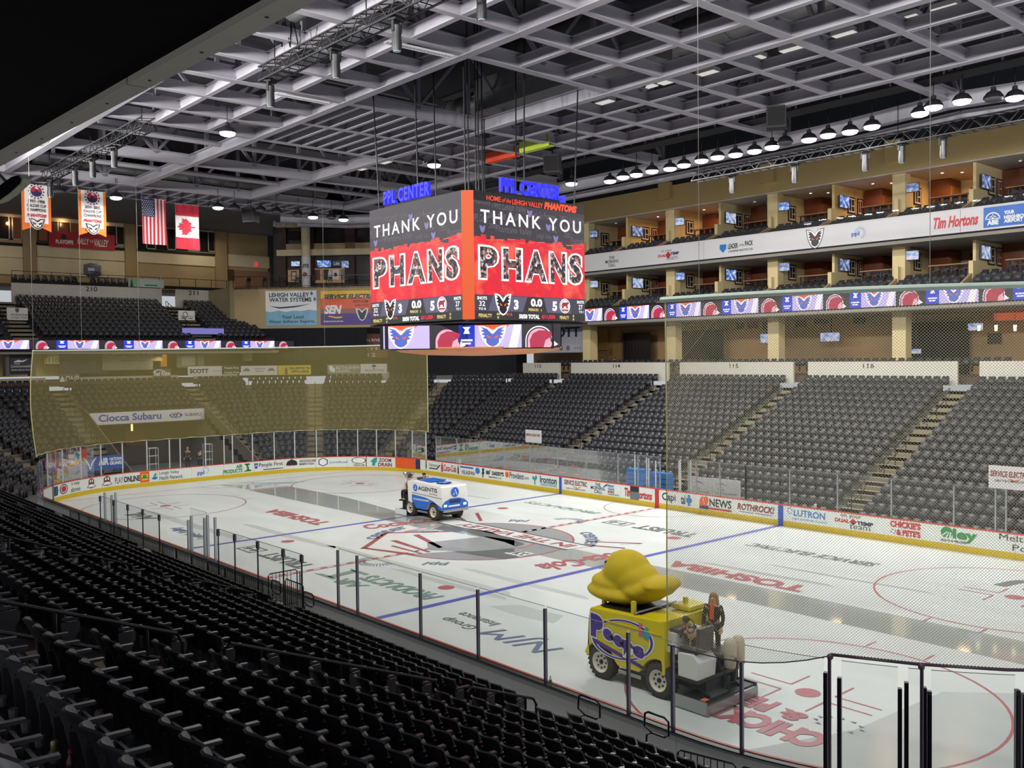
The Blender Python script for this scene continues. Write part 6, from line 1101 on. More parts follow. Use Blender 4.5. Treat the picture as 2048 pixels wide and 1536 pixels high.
def face(o, U, w, title):
    """one screen; o lower-left corner, U rightwards"""
    o, U = Vector(o), Vector(U); N = U.cross(Z3); h = SZ1-SZ0; m_ = MB(); m_.prism([(0, 0), (w, 0), (w, h), (0, h)], o, U, Z3, .08); sc_ = m_.build('screen', S['slate'], sb)
    lay = [0]
    def poly(ps, k, name='picture_area', l=1):
        figure(sc_, [[(a*w, b*h) for a, b in q] for q in (ps if isinstance(ps[0][0], (list, tuple)) else [ps])], o, U, Z3, S[k], 1, .004*l, name)
    def tx(body, x0, x1, y0, y1, k, bold=.02, shear=0., l=3, name='lettering'): write(sc_, body, o+U*(x0*w)+Z3*(y0*h), U, Z3, (x1-x0)*w, (y1-y0)*h, S[k], bold, shear, off=.004*l, name=name)
    rng = random.Random(3); top = [(1, .60)]
    x = 1.
    while x > .02: top.append((x, .61+.055*rng.random()+(.05*(x-.88)/.12 if x > .88 else 0))); x -= .03+.03*rng.random(); top.append((max(x, 0), top[-1][1]+.004))
    poly([(0, .195), (1, .195)]+top+[(0, .64)], 'redmix', l=1)
    poly([[(.1+q*.09, .62+.01*(q % 3)), (.17+q*.09, .625+.01*(q % 3)), (.16+q*.09, .632+.01*(q % 3)), (.1+q*.09, .628+.01*(q % 3))] for q in range(10)], 'rose', 'torn_edge', 2)
    for q, (b_, x0, x1, y0, y1) in enumerate((('Phantoms', .0, .14, .9, .945), ('1992', .15, .23, .88, .92), ('Lehigh Valley', .24, .45, .86, .93), ("Let's Go Phantoms", .5, .72, .84, .9), ('1992 Lehigh Valley', .76, 1.0, .82, .89), ('Rally the Valley', .08, .42, .78, .86), ('PPL Center', .0, .12, .76, .82), ('2000', .12, .19, .72, .76), ('Phantoms Valley', .18, .5, .68, .75), ('PPL', .66, .73, .74, .79), ('Lehigh Valley', .54, .68, .67, .72), ('2000', .8, .86, .71, .75), ('Phantoms', .86, 1., .66, .72), ('Rally the', .8, .98, .76, .8))): tx(b_, x0, x1, y0, y1, 'faint', -.004, .3, 2)
    for x, y in ((.48, .875), (.65, .78), (.07, .71), (.72, .69)): figure(sc_, [[(x*w+a*.32, y*h+b*.32) for a, b in MASK_OUT]], o, U, Z3, S['violet'], 1, .008)
    write(sc_, 'THANK YOU', o+U*(.055*w)+Z3*(.755*h), U, Z3, .91*w, .105*h, S['white'], .012, 0, 1.35, 'lettering', .012)
    xs_ = [(.03, .21), (.225, .415), (.425, .645), (.65, .825), (.83, .985)]
    for ch, (x0, x1) in zip('PHANS', xs_):
        tx(ch, x0, x1, .31, .585, 'white', .075, 0, 3, 'big_letter_outline'); tx(ch, x0+.017, x1-.017, .325, .57, 'crowd', .05, 0, 4, 'big_letter')
    poly([(0, 0), (1, 0), (1, .195), (0, .195)], 'bar', l=2); poly([(0, 0), (1, 0), (1, .065), (0, .065)], 'bar2', l=3)
    poly([[(.11, .07), (.41, .07), (.45, .19), (.15, .19)], [(.63, .07), (.86, .07), (.82, .19), (.6, .19)]], 'panel', l=3); poly([(.41, .07), (.63, .07), (.6, .19), (.45, .19)], 'bar2', l=4)
    tx('SHOTS', .02, .1, .155, .18, 'white', .03); tx('32', .035, .085, .105, .145, 'white', .01); tx('TO 0', .03, .09, .075, .093, 'white', .02)
    tx('3', .33, .37, .085, .165, 'white', .05, 0, 5); tx('5', .68, .725, .085, .165, 'white', .05, 0, 5); tx('0.0', .52-.04, .6-.015, .115, .18, 'white', .05, 0, 5); tx('PERIOD', .46, .55, .078, .1, 'yellow', .02, 0, 5); tx('3', .57, .58, .078, .096, 'yellow', 0, 0, 5)
    tx('SHOTS', .92, .99, .155, .18, 'white', .03); tx('27', .935, .975, .105, .145, 'white', .01); tx('TO 1', .94, .985, .075, .093, 'white', .02)
    P = o+U*(.235*w)+Z3*(.135*h); figure(sc_, [MASK_OUT], P, U, Z3, S['white'], .95, .02); figure(sc_, [MASK_IN], P, U, Z3, S['black'], .95, .024); figure(sc_, MASK_EYES, P, U, Z3, S['orange'], .95, .028)
    Q = o+U*(.8*w)+Z3*(.13*h); figure(sc_, disc(18, .33), Q, U, Z3, S['white'], 1, .02); figure(sc_, disc(18, .29), Q, U, Z3, S['maroon'], 1, .024); figure(sc_, disc(18, .26), Q, U, Z3, S['white'], 1, .028)
    figure(sc_, [[(-.2, -.12), (-.1, -.12), (-.08, -.02), (.06, -.02), (.08, -.12), (.18, -.12), (.16, .06), (.24, .12), (.18, .18), (.08, .16), (-.14, .16), (-.22, .06)], [(-.22, -.22), (.22, -.22), (.18, -.15), (-.18, -.15)]], Q, U, Z3, S['maroon'], 1, .032)
    tx('PENALTY', .03, .14, .018, .046, 'yellow', .02, 0, 4); tx('#6', .18, .21, .036, .058, 'yellow', .01, 0, 4); tx('#', .185, .2, .008, .03, 'yellow', .01, 0, 4); tx('0:16', .265, .315, .036, .058, 'rose', .01, 0, 4); tx('50/50 TOTAL', .375, .56, .014, .05, 'white', .05, 0, 4); tx('$11,550', .58, .705, .014, .05, 'money', .05, 0, 4); tx('PENALTY', .75, .84, .018, .046, 'yellow', .02, 0, 4); tx('#', .875, .89, .036, .058, 'yellow', .01, 0, 4); tx('#', .875, .89, .008, .03, 'yellow', .01, 0, 4)
    if title:
        poly([(0, .925), (1, .925), (1, 1), (0, 1)], 'black', 'title_strip', 3)
        for b_, x0, x1, y0, y1, bo, sh in (('HOME', .105, .225, .935, .975, .01, 0), ('of the', .235, .315, .935, .97, .0, .35), ('LEHIGH VALLEY', .325, .6, .93, .97, .01, 0), ('PHANTOMS', .61, .925, .925, .985, .06, .25)):
            tx(b_, x0, x1, y0, y1, 'tube', bo, sh, 5)
    # roof letters, solid and lit blue
    lw = 3.5; vs, fs, asp = glyphs('PPL CENTER', .03, 0, 1.12); lh = .62; m_ = MB(); base = o+U*(w*(.5 if title else .43)-lw/2)+Z3*(h+.1)+N*.02
    n_ = len(vs); fr = [base+U*(x*lw)+Z3*(y*lh)+N*.0 for x, y in vs]; m_.add(fr, fs); bk = [p-N*.16 for p in fr]; m_.add(bk, [f[::-1] for f in fs]); ed = {}
    for f in fs:
        for i in range(len(f)): e = (f[i], f[(i+1) % len(f)]); ed[e] = 1
    m_.add(fr+bk, [(a, a+n_, b+n_, b) for a, b in ed if (b, a) not in ed]); m_.build('roof_letters', GLOW('roof_letter_blue', '2c2cf4', 1.0), sb); MB().box(0, lw, -.05, .05, 0, .08).v
    q = MB(); q.bar(base-N*.1-Z3*.06, base-N*.1+U*lw-Z3*.06, .06, .1); q.build('letter_rail', mBLKT, sb)
face((-AX+c_, -AY, SZ0), (1, 0, 0), 2*(AX-c_), False); face((AX, -AY+c_, SZ0), (0, 1, 0), 2*(AY-c_), True)
face((AX-c_, AY, SZ0), (-1, 0, 0), 2*(AX-c_), False); face((-AX, AY-c_, SZ0), (0, -1, 0), 2*(AY-c_), True)
# lower ring of screens, turned to the corners
RH = 3.55; RWD = 7.75; RZ0 = at(957, 697, z=9).z
nd = Vector((1, -1, 0)).normalized(); ud_ = Vector((1, 1, 0)).normalized(); rz0 = on(957, 696, nd, RH).z; rz1 = on(957, 650, nd, RH).z; ms = ribbon_meshes(rz1-rz0, 4.35)
m_ = MB(); oc = []
for k in range(4):
    a = radians(-45+90*k); n_ = Vector((cos(a), sin(a), 0)); t_ = Vector((-n_.y, n_.x, 0)); w_ = RWD/2 if k % 2 == 0 else RWD/2; oc += [n_*RH-t_*2.9, n_*RH+t_*2.9]
m_.hex([p+Z3*(rz0-.04) for p in oc], [p+Z3*(rz1+.04) for p in oc]); m_.build('ring_casing', mBLK, sb)
for k in range(4):
    a = radians(-45+90*k); n_ = Vector((cos(a), sin(a), 0)); t_ = Vector((-n_.y, n_.x, 0)); fr = link('ring_screen', MB().box(-RWD/2, RWD/2, .01, .1, -.02, rz1-rz0+.02).mesh('ring_screen', mBLK), sb); fr.location = n_*(RH+.06)+Z3*rz0-Vector((0, 0, 9)); fr.rotation_euler = (0, 0, atan2(t_.y, t_.x))
    for q, x in ((0, -RWD/2-.55), (1, -RWD/2+3.4)):
        for (kk, lay), me in ms.items():
            if True:
                xs_ = [v.co.x for v in me.vertices]
                if x+min(xs_) < -RWD/2-.02 or x+max(xs_) > RWD/2+.02: continue
                ob = link('picture_area', me, fr); ob.location = (x, 0, 0)
MB().lathe([(.3, 8.62), (2.4, 8.68), (3.6, 8.82), (3.9, 8.95), (3.9, 9.0), (.5, 9.0)], 32, (0, 0, 0)).build('bottom_dish', M('dish_orange', 'e08a4a', .5, var=.25, scale=.8), sb, smooth=True)
MB().lathe([(2.6, 8.93), (2.6, 10.1)], 16).build('core', mBLKT, sb)
for k, (x, y) in enumerate(((-3.2, -3.2), (3.2, -3.2), (3.2, 3.2), (-3.2, 3.2), (-1.2, -1.4), (1.2, -1.4), (1.2, 1.4), (-1.2, 1.4), (0, -3.3), (3.3, 0), (-.4, .5), (.5, -.4))): MB().bar((x, y, SZ1-.2), (x*1.05, y*1.05, 25.2 if k > 3 else RZ+.3), .045).build('cable', mIRON, sb)
# fill behind the scoreboard: the corner where end and far side meet
slab('wall_corner_deep', -46, -33, 33, 33.3, 6.9, 22, M('corner_deep', '3a3436', .9), label='dark wall in the far corner behind the scoreboard'); m_ = MB(); m_.hex([(-46, 33, 6.9), (-60, 20, 6.9), (-60.3, 20, 6.9), (-46, 33.3, 6.9)], [(-46, 33, 22), (-60, 20, 22), (-60.3, 20, 22), (-46, 33.3, 22)]); t = thing('wall_corner_diagonal', 'dark diagonal wall behind the far corner bar', 'wall', (-53, 26, 6.9), kind='structure'); m_.build('wall_panel', M('corner_deep', '3a3436'), t)
m_ = MB(); a, b = Vector((-40.2, 22.2, 0)), Vector((-31.5, 30.6, 0)); m_.hex([a+Z3*6.9, b+Z3*6.9, b+Vector((-.2, .2, 6.9)), a+Vector((-.2, .2, 6.9))], [a+Z3*11.9, b+Z3*11.9, b+Vector((-.2, .2, 11.9)), a+Vector((-.2, .2, 11.9))]); t = thing('wall_corner_curtain_run', 'black curtain wall at the top of the corner seats', 'curtain', a, kind='structure'); m_.build('curtain', mCURT, t)
# ---------------------------------------------------------------- people
mSKIN = M('skin', 'c99a7c', .55, var=.03); mHAIRB = M('hair_blond', 'a07a4c', .6, var=.15, scale=12); mHAIRD = M('hair_dark', '241a15', .6, var=.1); mHAIRG = M('hair_grey', '9a948c', .6); mCLB = M('cloth_black', '17171b', .8, var=.1); mCLN = M('cloth_navy', '1f2433', .8, var=.08); mCLM = M('cloth_maroon', '6a2630', .8, var=.1); mORG = M('cloth_orange', 'e0521f', .7, var=.1); mSHOE = M('shoe_black', '121214', .4); mEYE = M('eye_dark', '1a1210', .3); mLIP = M('lip', '9a4f48', .5); mCHK = M('cloth_check', '8a8480', .8, var=.3, scale=14)
def skinned(name, V, E, R, mat, parent, lv=1):
    me = bpy.data.meshes.new(name); me.from_pydata([tuple(v) for v in V], E, []); me.materials.append(mat); o = link(name, me, parent); o.modifiers.new('skin', 'SKIN').use_smooth_shade = True
    for i, s in enumerate(me.skin_vertices[0].data): r = R[i]; s.radius = (r, r) if not isinstance(r, tuple) else r; s.use_root = (i == 0)
    sm = o.modifiers.new('sub', 'SUBSURF'); sm.levels = sm.render_levels = lv; return o
def hand(parent, w, d, mat=None):
    w, d = Vector(w), Vector(d).normalized(); s = d.cross(Z3) if abs(d.z) < .9 else Vector((0, 1, 0)); s.normalize(); n = s.cross(d); m_ = MB()
    m_.hex([w-s*.035-n*.014, w+s*.035-n*.014, w+s*.035+n*.014, w-s*.035+n*.014], [w+d*.09-s*.042-n*.012, w+d*.09+s*.042-n*.012, w+d*.09+s*.042+n*.012, w+d*.09-s*.042+n*.012])
    for k, L in enumerate((.07, .08, .075, .06)): b = w+d*.085+s*(-.033+.022*k); m_.tube([b, b+d*L*.5-n*.008, b+d*L*.85-n*.035], [.0095, .009, .008], 5)
    b = w+d*.02-s*.036; m_.tube([b, b-s*.03+d*.03, b-s*.035+d*.065-n*.01], [.012, .011, .009], 5); m_.build('hand', mat or mSKIN, parent, smooth=True, world=False)
def person(label, loc, rz, pose='stand', top=mCLB, legs=mCLN, hair=mHAIRD, long_hair=False, arms=None, scarf=None, group=None, lean=0., scale=1.):
    t = thing('person', label, 'person', loc, rz, group); t.scale = (scale,)*3      # faces +x
    V_ = Vector; sit = pose == 'sit'; ph = .52 if sit else .92
    pel = V_((0, 0, ph)); ch = V_((lean*.5, 0, ph+.40)); nk = V_((lean*.8, 0, ph+.54)); jw = V_((lean*.9+.02, 0, ph+.63)); cr = V_((lean*.9, 0, ph+.72))
    sh = {s: V_((lean*.7, s*.19, ph+.47)) for s in (-1, 1)}
    if arms is None: arms = {s: (V_((lean*.7-.02, s*.25, ph+.2)), V_((lean*.7+.1, s*.24, ph-.05))) for s in (-1, 1)}
    hp = {s: V_((0, s*.1, ph-.04)) for s in (-1, 1)}
    kn = {s: (V_((.43, s*.11, ph+.02)) if sit else V_((.02, s*.11, .49))) for s in (-1, 1)}; an = {s: (V_((.43, s*.11, .09)) if sit else V_((0, s*.11, .08))) for s in (-1, 1)}; to = {s: an[s]+V_((.15, s*.02, -.04)) for s in (-1, 1)}
    V = [pel, pel+V_((lean*.2, 0, .2)), ch, nk, jw, cr]; R = [(.15, .11), (.135, .1), (.15, .11), .055, .075, .095]; E = [(0, 1), (1, 2), (2, 3), (3, 4), (4, 5)]
    for s in (-1, 1):
        b = len(V); V += [sh[s], arms[s][0], arms[s][1]]; R += [.06, .043, .03]; E += [(2, b), (b, b+1), (b+1, b+2)]; b = len(V); V += [hp[s], kn[s], an[s], to[s]]; R += [.085, .058, .042, .035]; E += [(0, b), (b, b+1), (b+1, b+2), (b+2, b+3)]
    skinned('body', V, E, R, mSKIN, t)
    V = [pel+V_((0, 0, -.02)), pel+V_((lean*.2, 0, .2)), ch, nk+V_((0, 0, -.04))]; R = [(.165, .13), (.15, .118), (.165, .125), .075]; E = [(0, 1), (1, 2), (2, 3)]
    for s in (-1, 1): b = len(V); V += [sh[s], arms[s][0], arms[s][0].lerp(arms[s][1], .85)]; R += [.075, .056, .044]; E += [(2, b), (b, b+1), (b+1, b+2)]
    skinned('jacket', V, E, R, top, t)
    V = [pel]; R = [(.155, .118)]; E = []
    for s in (-1, 1): b = len(V); V += [hp[s], kn[s], an[s]+V_((0, 0, .03))]; R += [.1, .073, .058]; E += [(0, b), (b, b+1), (b+1, b+2)]
    skinned('trousers', V, E, R, legs, t)
    for s in (-1, 1): MB().blob(an[s].lerp(to[s], .5)+V_((0, 0, -.02)), (.14, .05, .05), 8, 5).build('shoe', mSHOE, t, smooth=True, world=False); hand(t, arms[s][1], arms[s][1]-arms[s][0])
    MB().blob(cr+V_((-.015, 0, .025)), (.112, .1, .1), 10, 7, lambda q: Vector((min(q.x, .55), q.y, max(q.z, -.35 if q.x > 0 else -.9)))).build('hair', hair, t, smooth=True, world=False)
    if long_hair: MB().hex([cr+V_(p) for p in ((-.11, -.1, .03), (.0, -.108, .03), (.0, .108, .03), (-.11, .1, .03))], [cr+V_(p) for p in ((-.13, -.13, -.34), (.03, -.15, -.36), (.03, .15, -.36), (-.13, .13, -.34))]).build('long_hair', hair, t, smooth=60, world=False)
    for s in (-1, 1): MB().blob(cr+V_((.088, s*.034, -.015)), .012, 6, 5).build('eye', mEYE, t, world=False); MB().blob(cr+V_((0, s*.098, -.02)), (.025, .012, .032), 6, 5).build('ear', mSKIN, t, world=False)
    MB().hex([cr+V_(p) for p in ((.085, -.012, -.015), (.085, .012, -.015), (.085, .014, -.055), (.085, -.014, -.055))], [cr+V_(p) for p in ((.098, -.006, -.018), (.098, .006, -.018), (.115, .01, -.052), (.115, -.01, -.052))]).build('nose', mSKIN, t, world=False); MB().box(cr.x+.07, cr.x+.094, -.024, .024, cr.z-.088, cr.z-.078).build('mouth', mLIP, t, world=False)
    if scarf: MB().hex([nk+V_(p) for p in ((.09, -.06, .0), (.09, .06, .0), (.13, .05, .0), (.13, -.05, .0))], [nk+V_(p) for p in ((.13, -.05, -.36), (.13, .05, -.36), (.165, .05, -.36), (.165, -.05, -.36))]).build('scarf', scarf, t, world=False)
    return t
# ---------------------------------------------------------------- ice resurfacers (front = +x in their own frame)
mTYRE = M('tyre_rubber', '3a3632', .85, var=.2, scale=12, bump=.4); mRIM = M('rim_cream', 'd9d3c2', .4, var=.03); mHUB = M('hub_dark', '2c2c30', .4, .4); mZBLK = M('machine_black', '1a1b1e', .45, var=.1); mZWHT = M('machine_white', 'dfe0dc', .35, var=.02); mZSTEEL = M('machine_steel', 'a6a8a8', .3, .8); mVINYL = M('seat_vinyl', '3c3a3e', .5); mCAN = M('canister_beige', 'c8bfa6', .5, var=.06)
def bx(p, name, x0, x1, y0, y1, z0, z1, mat, bev=0.): 
    o = MB().box(x0, x1, y0, y1, z0, z1).build(name, mat, p, world=False)
    if bev: b = o.modifiers.new('bevel', 'BEVEL'); b.width = bev; b.segments = 2
    return o
def hull(p, name, prof, y0, y1, mat, bev=0.):
    o = MB().hex([(x, y0, z) for x, z in prof], [(x, y1, z) for x, z in prof]).build(name, mat, p, world=False)
    if bev: b = o.modifiers.new('bevel', 'BEVEL'); b.width = bev; b.segments = 2; b.limit_method = 'ANGLE'
    return o
def tb(p, name, path, r, mat, n=6): return MB().tube(path, r, n).build(name, mat, p, smooth=True, world=False)
def arch(xc, r=.54, z0=.5, n=9): return [(xc+r*cos(pi*k/n), .43+r*sin(pi*k/n)) for k in range(n+1) if .43+r*sin(pi*k/n) > z0]
def wheel(p, x, y, r=.445, w_=.3):
    s = 1 if y > 0 else -1; m_ = MB(); m_.lathe([(r*.6, -w_/2), (r*.9, -w_/2), (r, -w_*.36), (r, w_*.36), (r*.9, w_/2), (r*.6, w_/2), (r*.58, 0), (r*.6, -w_/2)], 28, (x, y, r), 'y', False); o = m_.build('wheel', mTYRE, p, smooth=50, world=False); q = MB()
    for k in range(22):
        a = 2*pi*k/22
        for sy in (-1, 1): c = Vector((x+r*cos(a), y+sy*w_*.24, r+r*sin(a))); d = Vector((-sin(a), 0, cos(a))); e = Vector((cos(a), 0, sin(a))); f = Vector((0, 1, 0)); q.hex([c+d*.035*i+f*j*w_*.2-e*.01 for i, j in ((-1, -1), (1, -1), (1, 1), (-1, 1))], [c+d*.03*i+f*j*w_*.19+e*.016 for i, j in ((-1, -1), (1, -1), (1, 1), (-1, 1))])
    tag(q.build('tread', mTYRE, o, world=False), kind='stuff'); MB().lathe([(.03, s*w_*.2), (r*.4, s*w_*.22), (r*.52, s*w_*.38), (r*.62, s*w_*.52), (r*.62, s*w_*.3)], 20, (x, y, r), 'y').build('rim', mRIM, o, smooth=40, world=False)
    for k in range(8): a = 2*pi*k/8; MB().lathe([(.028, s*w_*.25), (.028, s*w_*.36)], 7, (x+r*.36*cos(a), y, r+r*.36*sin(a)), 'y').build('rim_hole_shade', mHUB, o, world=False)  # solid dark discs stand in for the shade inside the rim holes
    MB().lathe([(.07, s*w_*.2), (.06, s*w_*.42), (.03, s*w_*.46)], 10, (x, y, r), 'y').build('hub', mHUB, o, world=False); return o
def resurfacer(label, loc, rz, wb, hw, fr, bk, main, lower, zt):
    t = thing('ice_resurfacer', label, 'ice resurfacer', loc, rz); f, b = wb/2, -wb/2; y_ = hw
    prof = [(fr, .6), (fr+.02, 1.05), (fr, 1.45), (fr-.06, zt-.06), (fr-.12, zt), (bk, zt+.1), (bk, .62)]+[(b+.56, .56)]*(0)+[p for p in arch(b)[::-1] if p[0] > bk]+[(b+.62, .5), (f-.62, .5)]+arch(f)[::-1]
    hull(t, 'body', prof, -y_, y_, main, .03)
    bx(t, 'chassis', bk-.9, fr-.1, -.45, .45, .32, .58, mZBLK); bx(t, 'front_bumper', fr, fr+.12, -y_*.95, y_*.95, .5, .64, mZSTEEL, .02)
    for s in (-1, 1):
        for x in (f, b): wheel(t, x, s*(y_-.16))
        bx(t, 'headlight', fr+.0, fr+.035, s*y_*.75-.1, s*y_*.75+.1, .78, .9, GLOW('headlight', 'fff4d8', 1.2)); bx(t, 'wash_arm', f-.6, b+.6, s*(y_-.12)-.05, s*(y_-.12)+.05, .3, .4, mZSTEEL)
    for x in (f, b): MB().lathe([(.07, -y_+.2), (.07, y_-.2)], 8, (x, 0, .43), 'y').build('axle', mZBLK, t, world=False)
    # operator end
    bx(t, 'deck', bk-.95, bk, -y_*.9, y_*.9, .62, .72, mZBLK); hull(t, 'seat_base', [(bk-.95, .7), (bk-.35, .7), (bk-.35, 1.28), (bk-.8, 1.32), (bk-1.0, 1.15)], y_*.15, y_*.92, mZWHT, .03); bx(t, 'seat_cushion', bk-.85, bk-.35, y_*.2, y_*.85, 1.28, 1.42, mVINYL, .03); hull(t, 'seat_backrest', [(bk-.93, 1.35), (bk-.82, 1.35), (bk-.86, 1.95), (bk-.97, 1.95)], y_*.2, y_*.85, mVINYL, .03)
    bx(t, 'console', bk-.3, bk, -y_*.2, y_*.9, 1.2, 1.72, mZWHT, .02); bx(t, 'dash', bk-.36, bk-.05, y_*.1, y_*.85, 1.7, 1.8, mZBLK, .02); tb(t, 'steering_column', [(bk-.2, y_*.5, 1.6), (bk-.42, y_*.5, 1.86)], .03, mZBLK)
    MB().tube([(bk-.43+.07*sin(a)*.7, y_*.5+.17*cos(a), 1.87+.16*sin(a)) for a in [2*pi*k/14 for k in range(14)]], .016, 5, True).build('steering_wheel', mZBLK, t, smooth=True, world=False)
    bx(t, 'engine_cover', bk-.9, bk, -y_*.9, -y_*.1, .7, 1.15, mZBLK, .04)
    for k, (x, yy) in enumerate(((bk-1.05, -y_*.35), (bk-1.05, -y_*.72))): MB().lathe([(.13, .8), (.16, .85), (.16, 1.4), (.12, 1.5), (.05, 1.54)], 12, (x, yy, 0)).build('canister', mCAN, t, smooth=True, world=False)
    tb(t, 'hose', [(bk-.9, -y_*.5, 1.2), (bk-1.3, -y_*.3, 1.0), (bk-1.35, -y_*.1, .6), (bk-1.1, 0, .45)], .03, mZBLK); tb(t, 'hose', [(bk-.9, y_*.1, 1.1), (bk-1.25, y_*.2, .85), (bk-1.3, y_*.25, .5)], .025, mZBLK)
    c0, c1 = bk-1.25, bk-.3
    bx(t, 'conditioner', c0-.05, c0+.75, -1.02, 1.02, .06, .3, mZBLK, .02); bx(t, 'squeegee', c0-.12, c0-.05, -1.04, 1.04, .02, .26, mZSTEEL)
    for s in (-1, 1): bx(t, 'side_plate', c0-.1, c0+.95, s*1.03-.02, s*1.03+.02, .03, .34, mZWHT if lower is not main else mZSTEEL); tb(t, 'lift_arm', [(bk-.2, s*.6, .6), (c0+.5, s*.62, .5), (c0+.15, s*.62, .32)], .045, mZBLK)
    bx(t, 'hatch', c0+.1, c0+.4, -.1, .6, .3, .33, mZSTEEL); bx(t, 'warning_sticker', c0+.05, c0+.2, .72, .92, .302, .31, M('sticker_orange', 'e07a3c', .5)); tb(t, 'auger_motor', [(c0+.3, -.3, .3), (c0+.3, -.3, .62)], .1, mZBLK, 10); tb(t, 'auger_motor', [(c0+.4, -.75, .3), (c0+.4, -.75, .7)], .12, mZBLK, 10)
    return t
mYEL = M('machine_yellow', 'd9c91c', .35, var=.04); mPUR = M('decal_purple', '4a2b90', .4); mCHICK = M('chick_yellow', 'c4ab10', .75, var=.07, scale=4, bump=.08)
YX, YY = 17.72, -8.82
ym = resurfacer('yellow ice resurfacer with purple lettering and a giant chick on its tank', (YX, YY, 0), pi, 1.96, .93, 1.4, -1.2, mYEL, mYEL, 1.86)
yside = lambda x, z: (x, .935, z)        # its near flank as seen from the stands: local +y
P0, Ux, = Vector((0, .936, 0)), Vector((-1, 0, 0))
def yw(body, x0, x1, z0, z1, mat, bold, shear, slope, off, name='lettering'):
    vs, fs, asp = glyphs(body, bold, shear); m_ = MB(); m_.add([(x0+(x1-x0)*x, .934+off, z0+(z1-z0)*y+slope*x) for x, y in vs], [f[::-1] for f in fs]); return m_.build(name, mat, ym, world=False)
mel = lambda r0, r1, col, off, nm: (lambda m_: m_.build(nm, col, ym, world=False))(MB().add(*(lambda qs: ([p for q in qs for p in q], [(4*i, 4*i+1, 4*i+2, 4*i+3) for i in range(len(qs))]))([[(.2+a*1.0, .934+off, 1.22+b*.5-.12*a) for a, b in q] for q in ringpolys(r0, r1, n=30)])))
mel(.93, 1.1, C_['white'], .004, 'oval_rim'); mel(.97, 1.05, mPUR, .008, 'oval')
for ch, x0, x1, z0, z1 in (('P', 1.28, .84, 1.1, 1.72), ('e', .84, .5, 1.12, 1.42), ('e', .47, .14, 1.03, 1.33), ('p', .12, -.22, .82, 1.25), ('s', -.24, -.56, .9, 1.2)):
    yw(ch, x0+.04, x1-.04, z0-.04, z1+.04, C_['white'], .13, 0, -.03, .012, 'letter_rim'); yw(ch, x0, x1, z0, z1, mPUR, .085, 0, -.03, .018)
MB().add([(x, .934+.01, z) for x, z in ((1.2, 1.05), (-.45, .72), (-.62, .58), (-.45, .63), (1.2, .95))], [(0, 1, 2, 3, 4)]).build('swoosh', mPUR, ym, world=False)
MB().add([(x, .946, z) for x, z in ((-.38, 1.45), (-.5, 1.45), (-.52, 1.62), (-.48, 1.66), (-.5, 1.78), (-.46, 1.79), (-.44, 1.68), (-.42, 1.79), (-.38, 1.78), (-.4, 1.64))], [tuple(range(10))]).build('pink_decal', M('decal_pink', 'd8589a', .4), ym, world=False); MB().add([(-.64+.12*cos(a), .946, 1.52+.12*sin(a)) for a in [2*pi*k/12 for k in range(12)]]+[(-.64+.06*cos(a), .947, 1.66+.06*sin(a)) for a in [2*pi*k/12 for k in range(12)]], [tuple(range(12)), tuple(range(12, 24))]).build('blue_decal', M('decal_cyan', '2fa8bc', .4), ym, world=False)
yw('ZUARD', -.36, -.56, .66, .71, mZBLK, .02, 0, 0, .01); bx(ym, 'flank_rib', -1.15, 1.35, .93, .95, 1.6, 1.63, mYEL); bx(ym, 'corner_post', -1.22, -1.14, -.95, .95, .65, 1.97, mYEL)
bx(ym, 'tank_dark_plate', -.3, 1.1, -.75, .75, 1.9, 1.93, mZBLK); bx(ym, 'tank_flap', -1.1, -.5, -.9, -.2, 1.97, 2.1, mYEL, .04); tb(ym, 'tank_rail', [(-.2, -.8, 1.97), (-.2, .9, 1.97)], .03, mZSTEEL); bx(ym, 'red_bundle', .5, .95, -.3, .4, 1.93, 2.02, C_['red'], .03)  # black plate stands in for the dark inside of the open tank
for x, yy in ((1.15, .55), (-.1, .8), (1.1, -.55), (-.75, -.5)): bx(ym, 'chick_post', x-.05, x+.05, yy-.05, yy+.05, 1.85, 2.25, mYEL)
ck = MB()
for (wx, z, r) in ((16.7, 2.16, (1.12, .74, .27)), (16.62, 2.42, (.88, .62, .25)), (16.92, 2.74, (.7, .6, .6)), (17.15, 2.6, (.78, .58, .5)), (17.5, 2.36, (.66, .62, .3)), (17.8, 2.46, (.6, .6, .22)), (18.08, 2.6, (.45, .62, .2)), (16.2, 2.62, (.2, .16, .12))): ck.blob((-(wx-YX), 0, z), r, 22, 14)
co = ck.build('chick_sculpture', mCHICK, ym, world=False); rm = co.modifiers.new('fuse', 'REMESH'); rm.mode = 'VOXEL'; rm.voxel_size = .04; rm.use_smooth_shade = True; sm = co.modifiers.new('soften', 'SMOOTH'); sm.iterations = 16; sm.factor = .6; co['label'] = 'giant yellow marshmallow-like chick'
for s in (-1, 1): MB().lathe([(.06, -.02), (.055, .03), (.02, .04)], 12, (0, 0, 0), 'y').build('eye', M('eye_brown', '3a2a1c', .3), co, smooth=True, world=False).location = (-(16.5-YX), s*.37, 2.98)
person('woman with long fair hair in a black jacket and orange scarf beside the yellow machine', (19.2, -8.1, .72), -1.25, 'stand', mCLB, mCLB, mHAIRB, True, None, mORG, None, .05)
person('driver in a black jacket with an orange strap, leaning over the yellow machine controls', (19.45, -9.28, .84), pi, 'sit', mCLB, mCLB, mHAIRD, False, {s: (Vector((.3, s*.24, .78)), Vector((.48, s*.14, .92))) for s in (-1, 1)}, mORG, None, .3, .92)
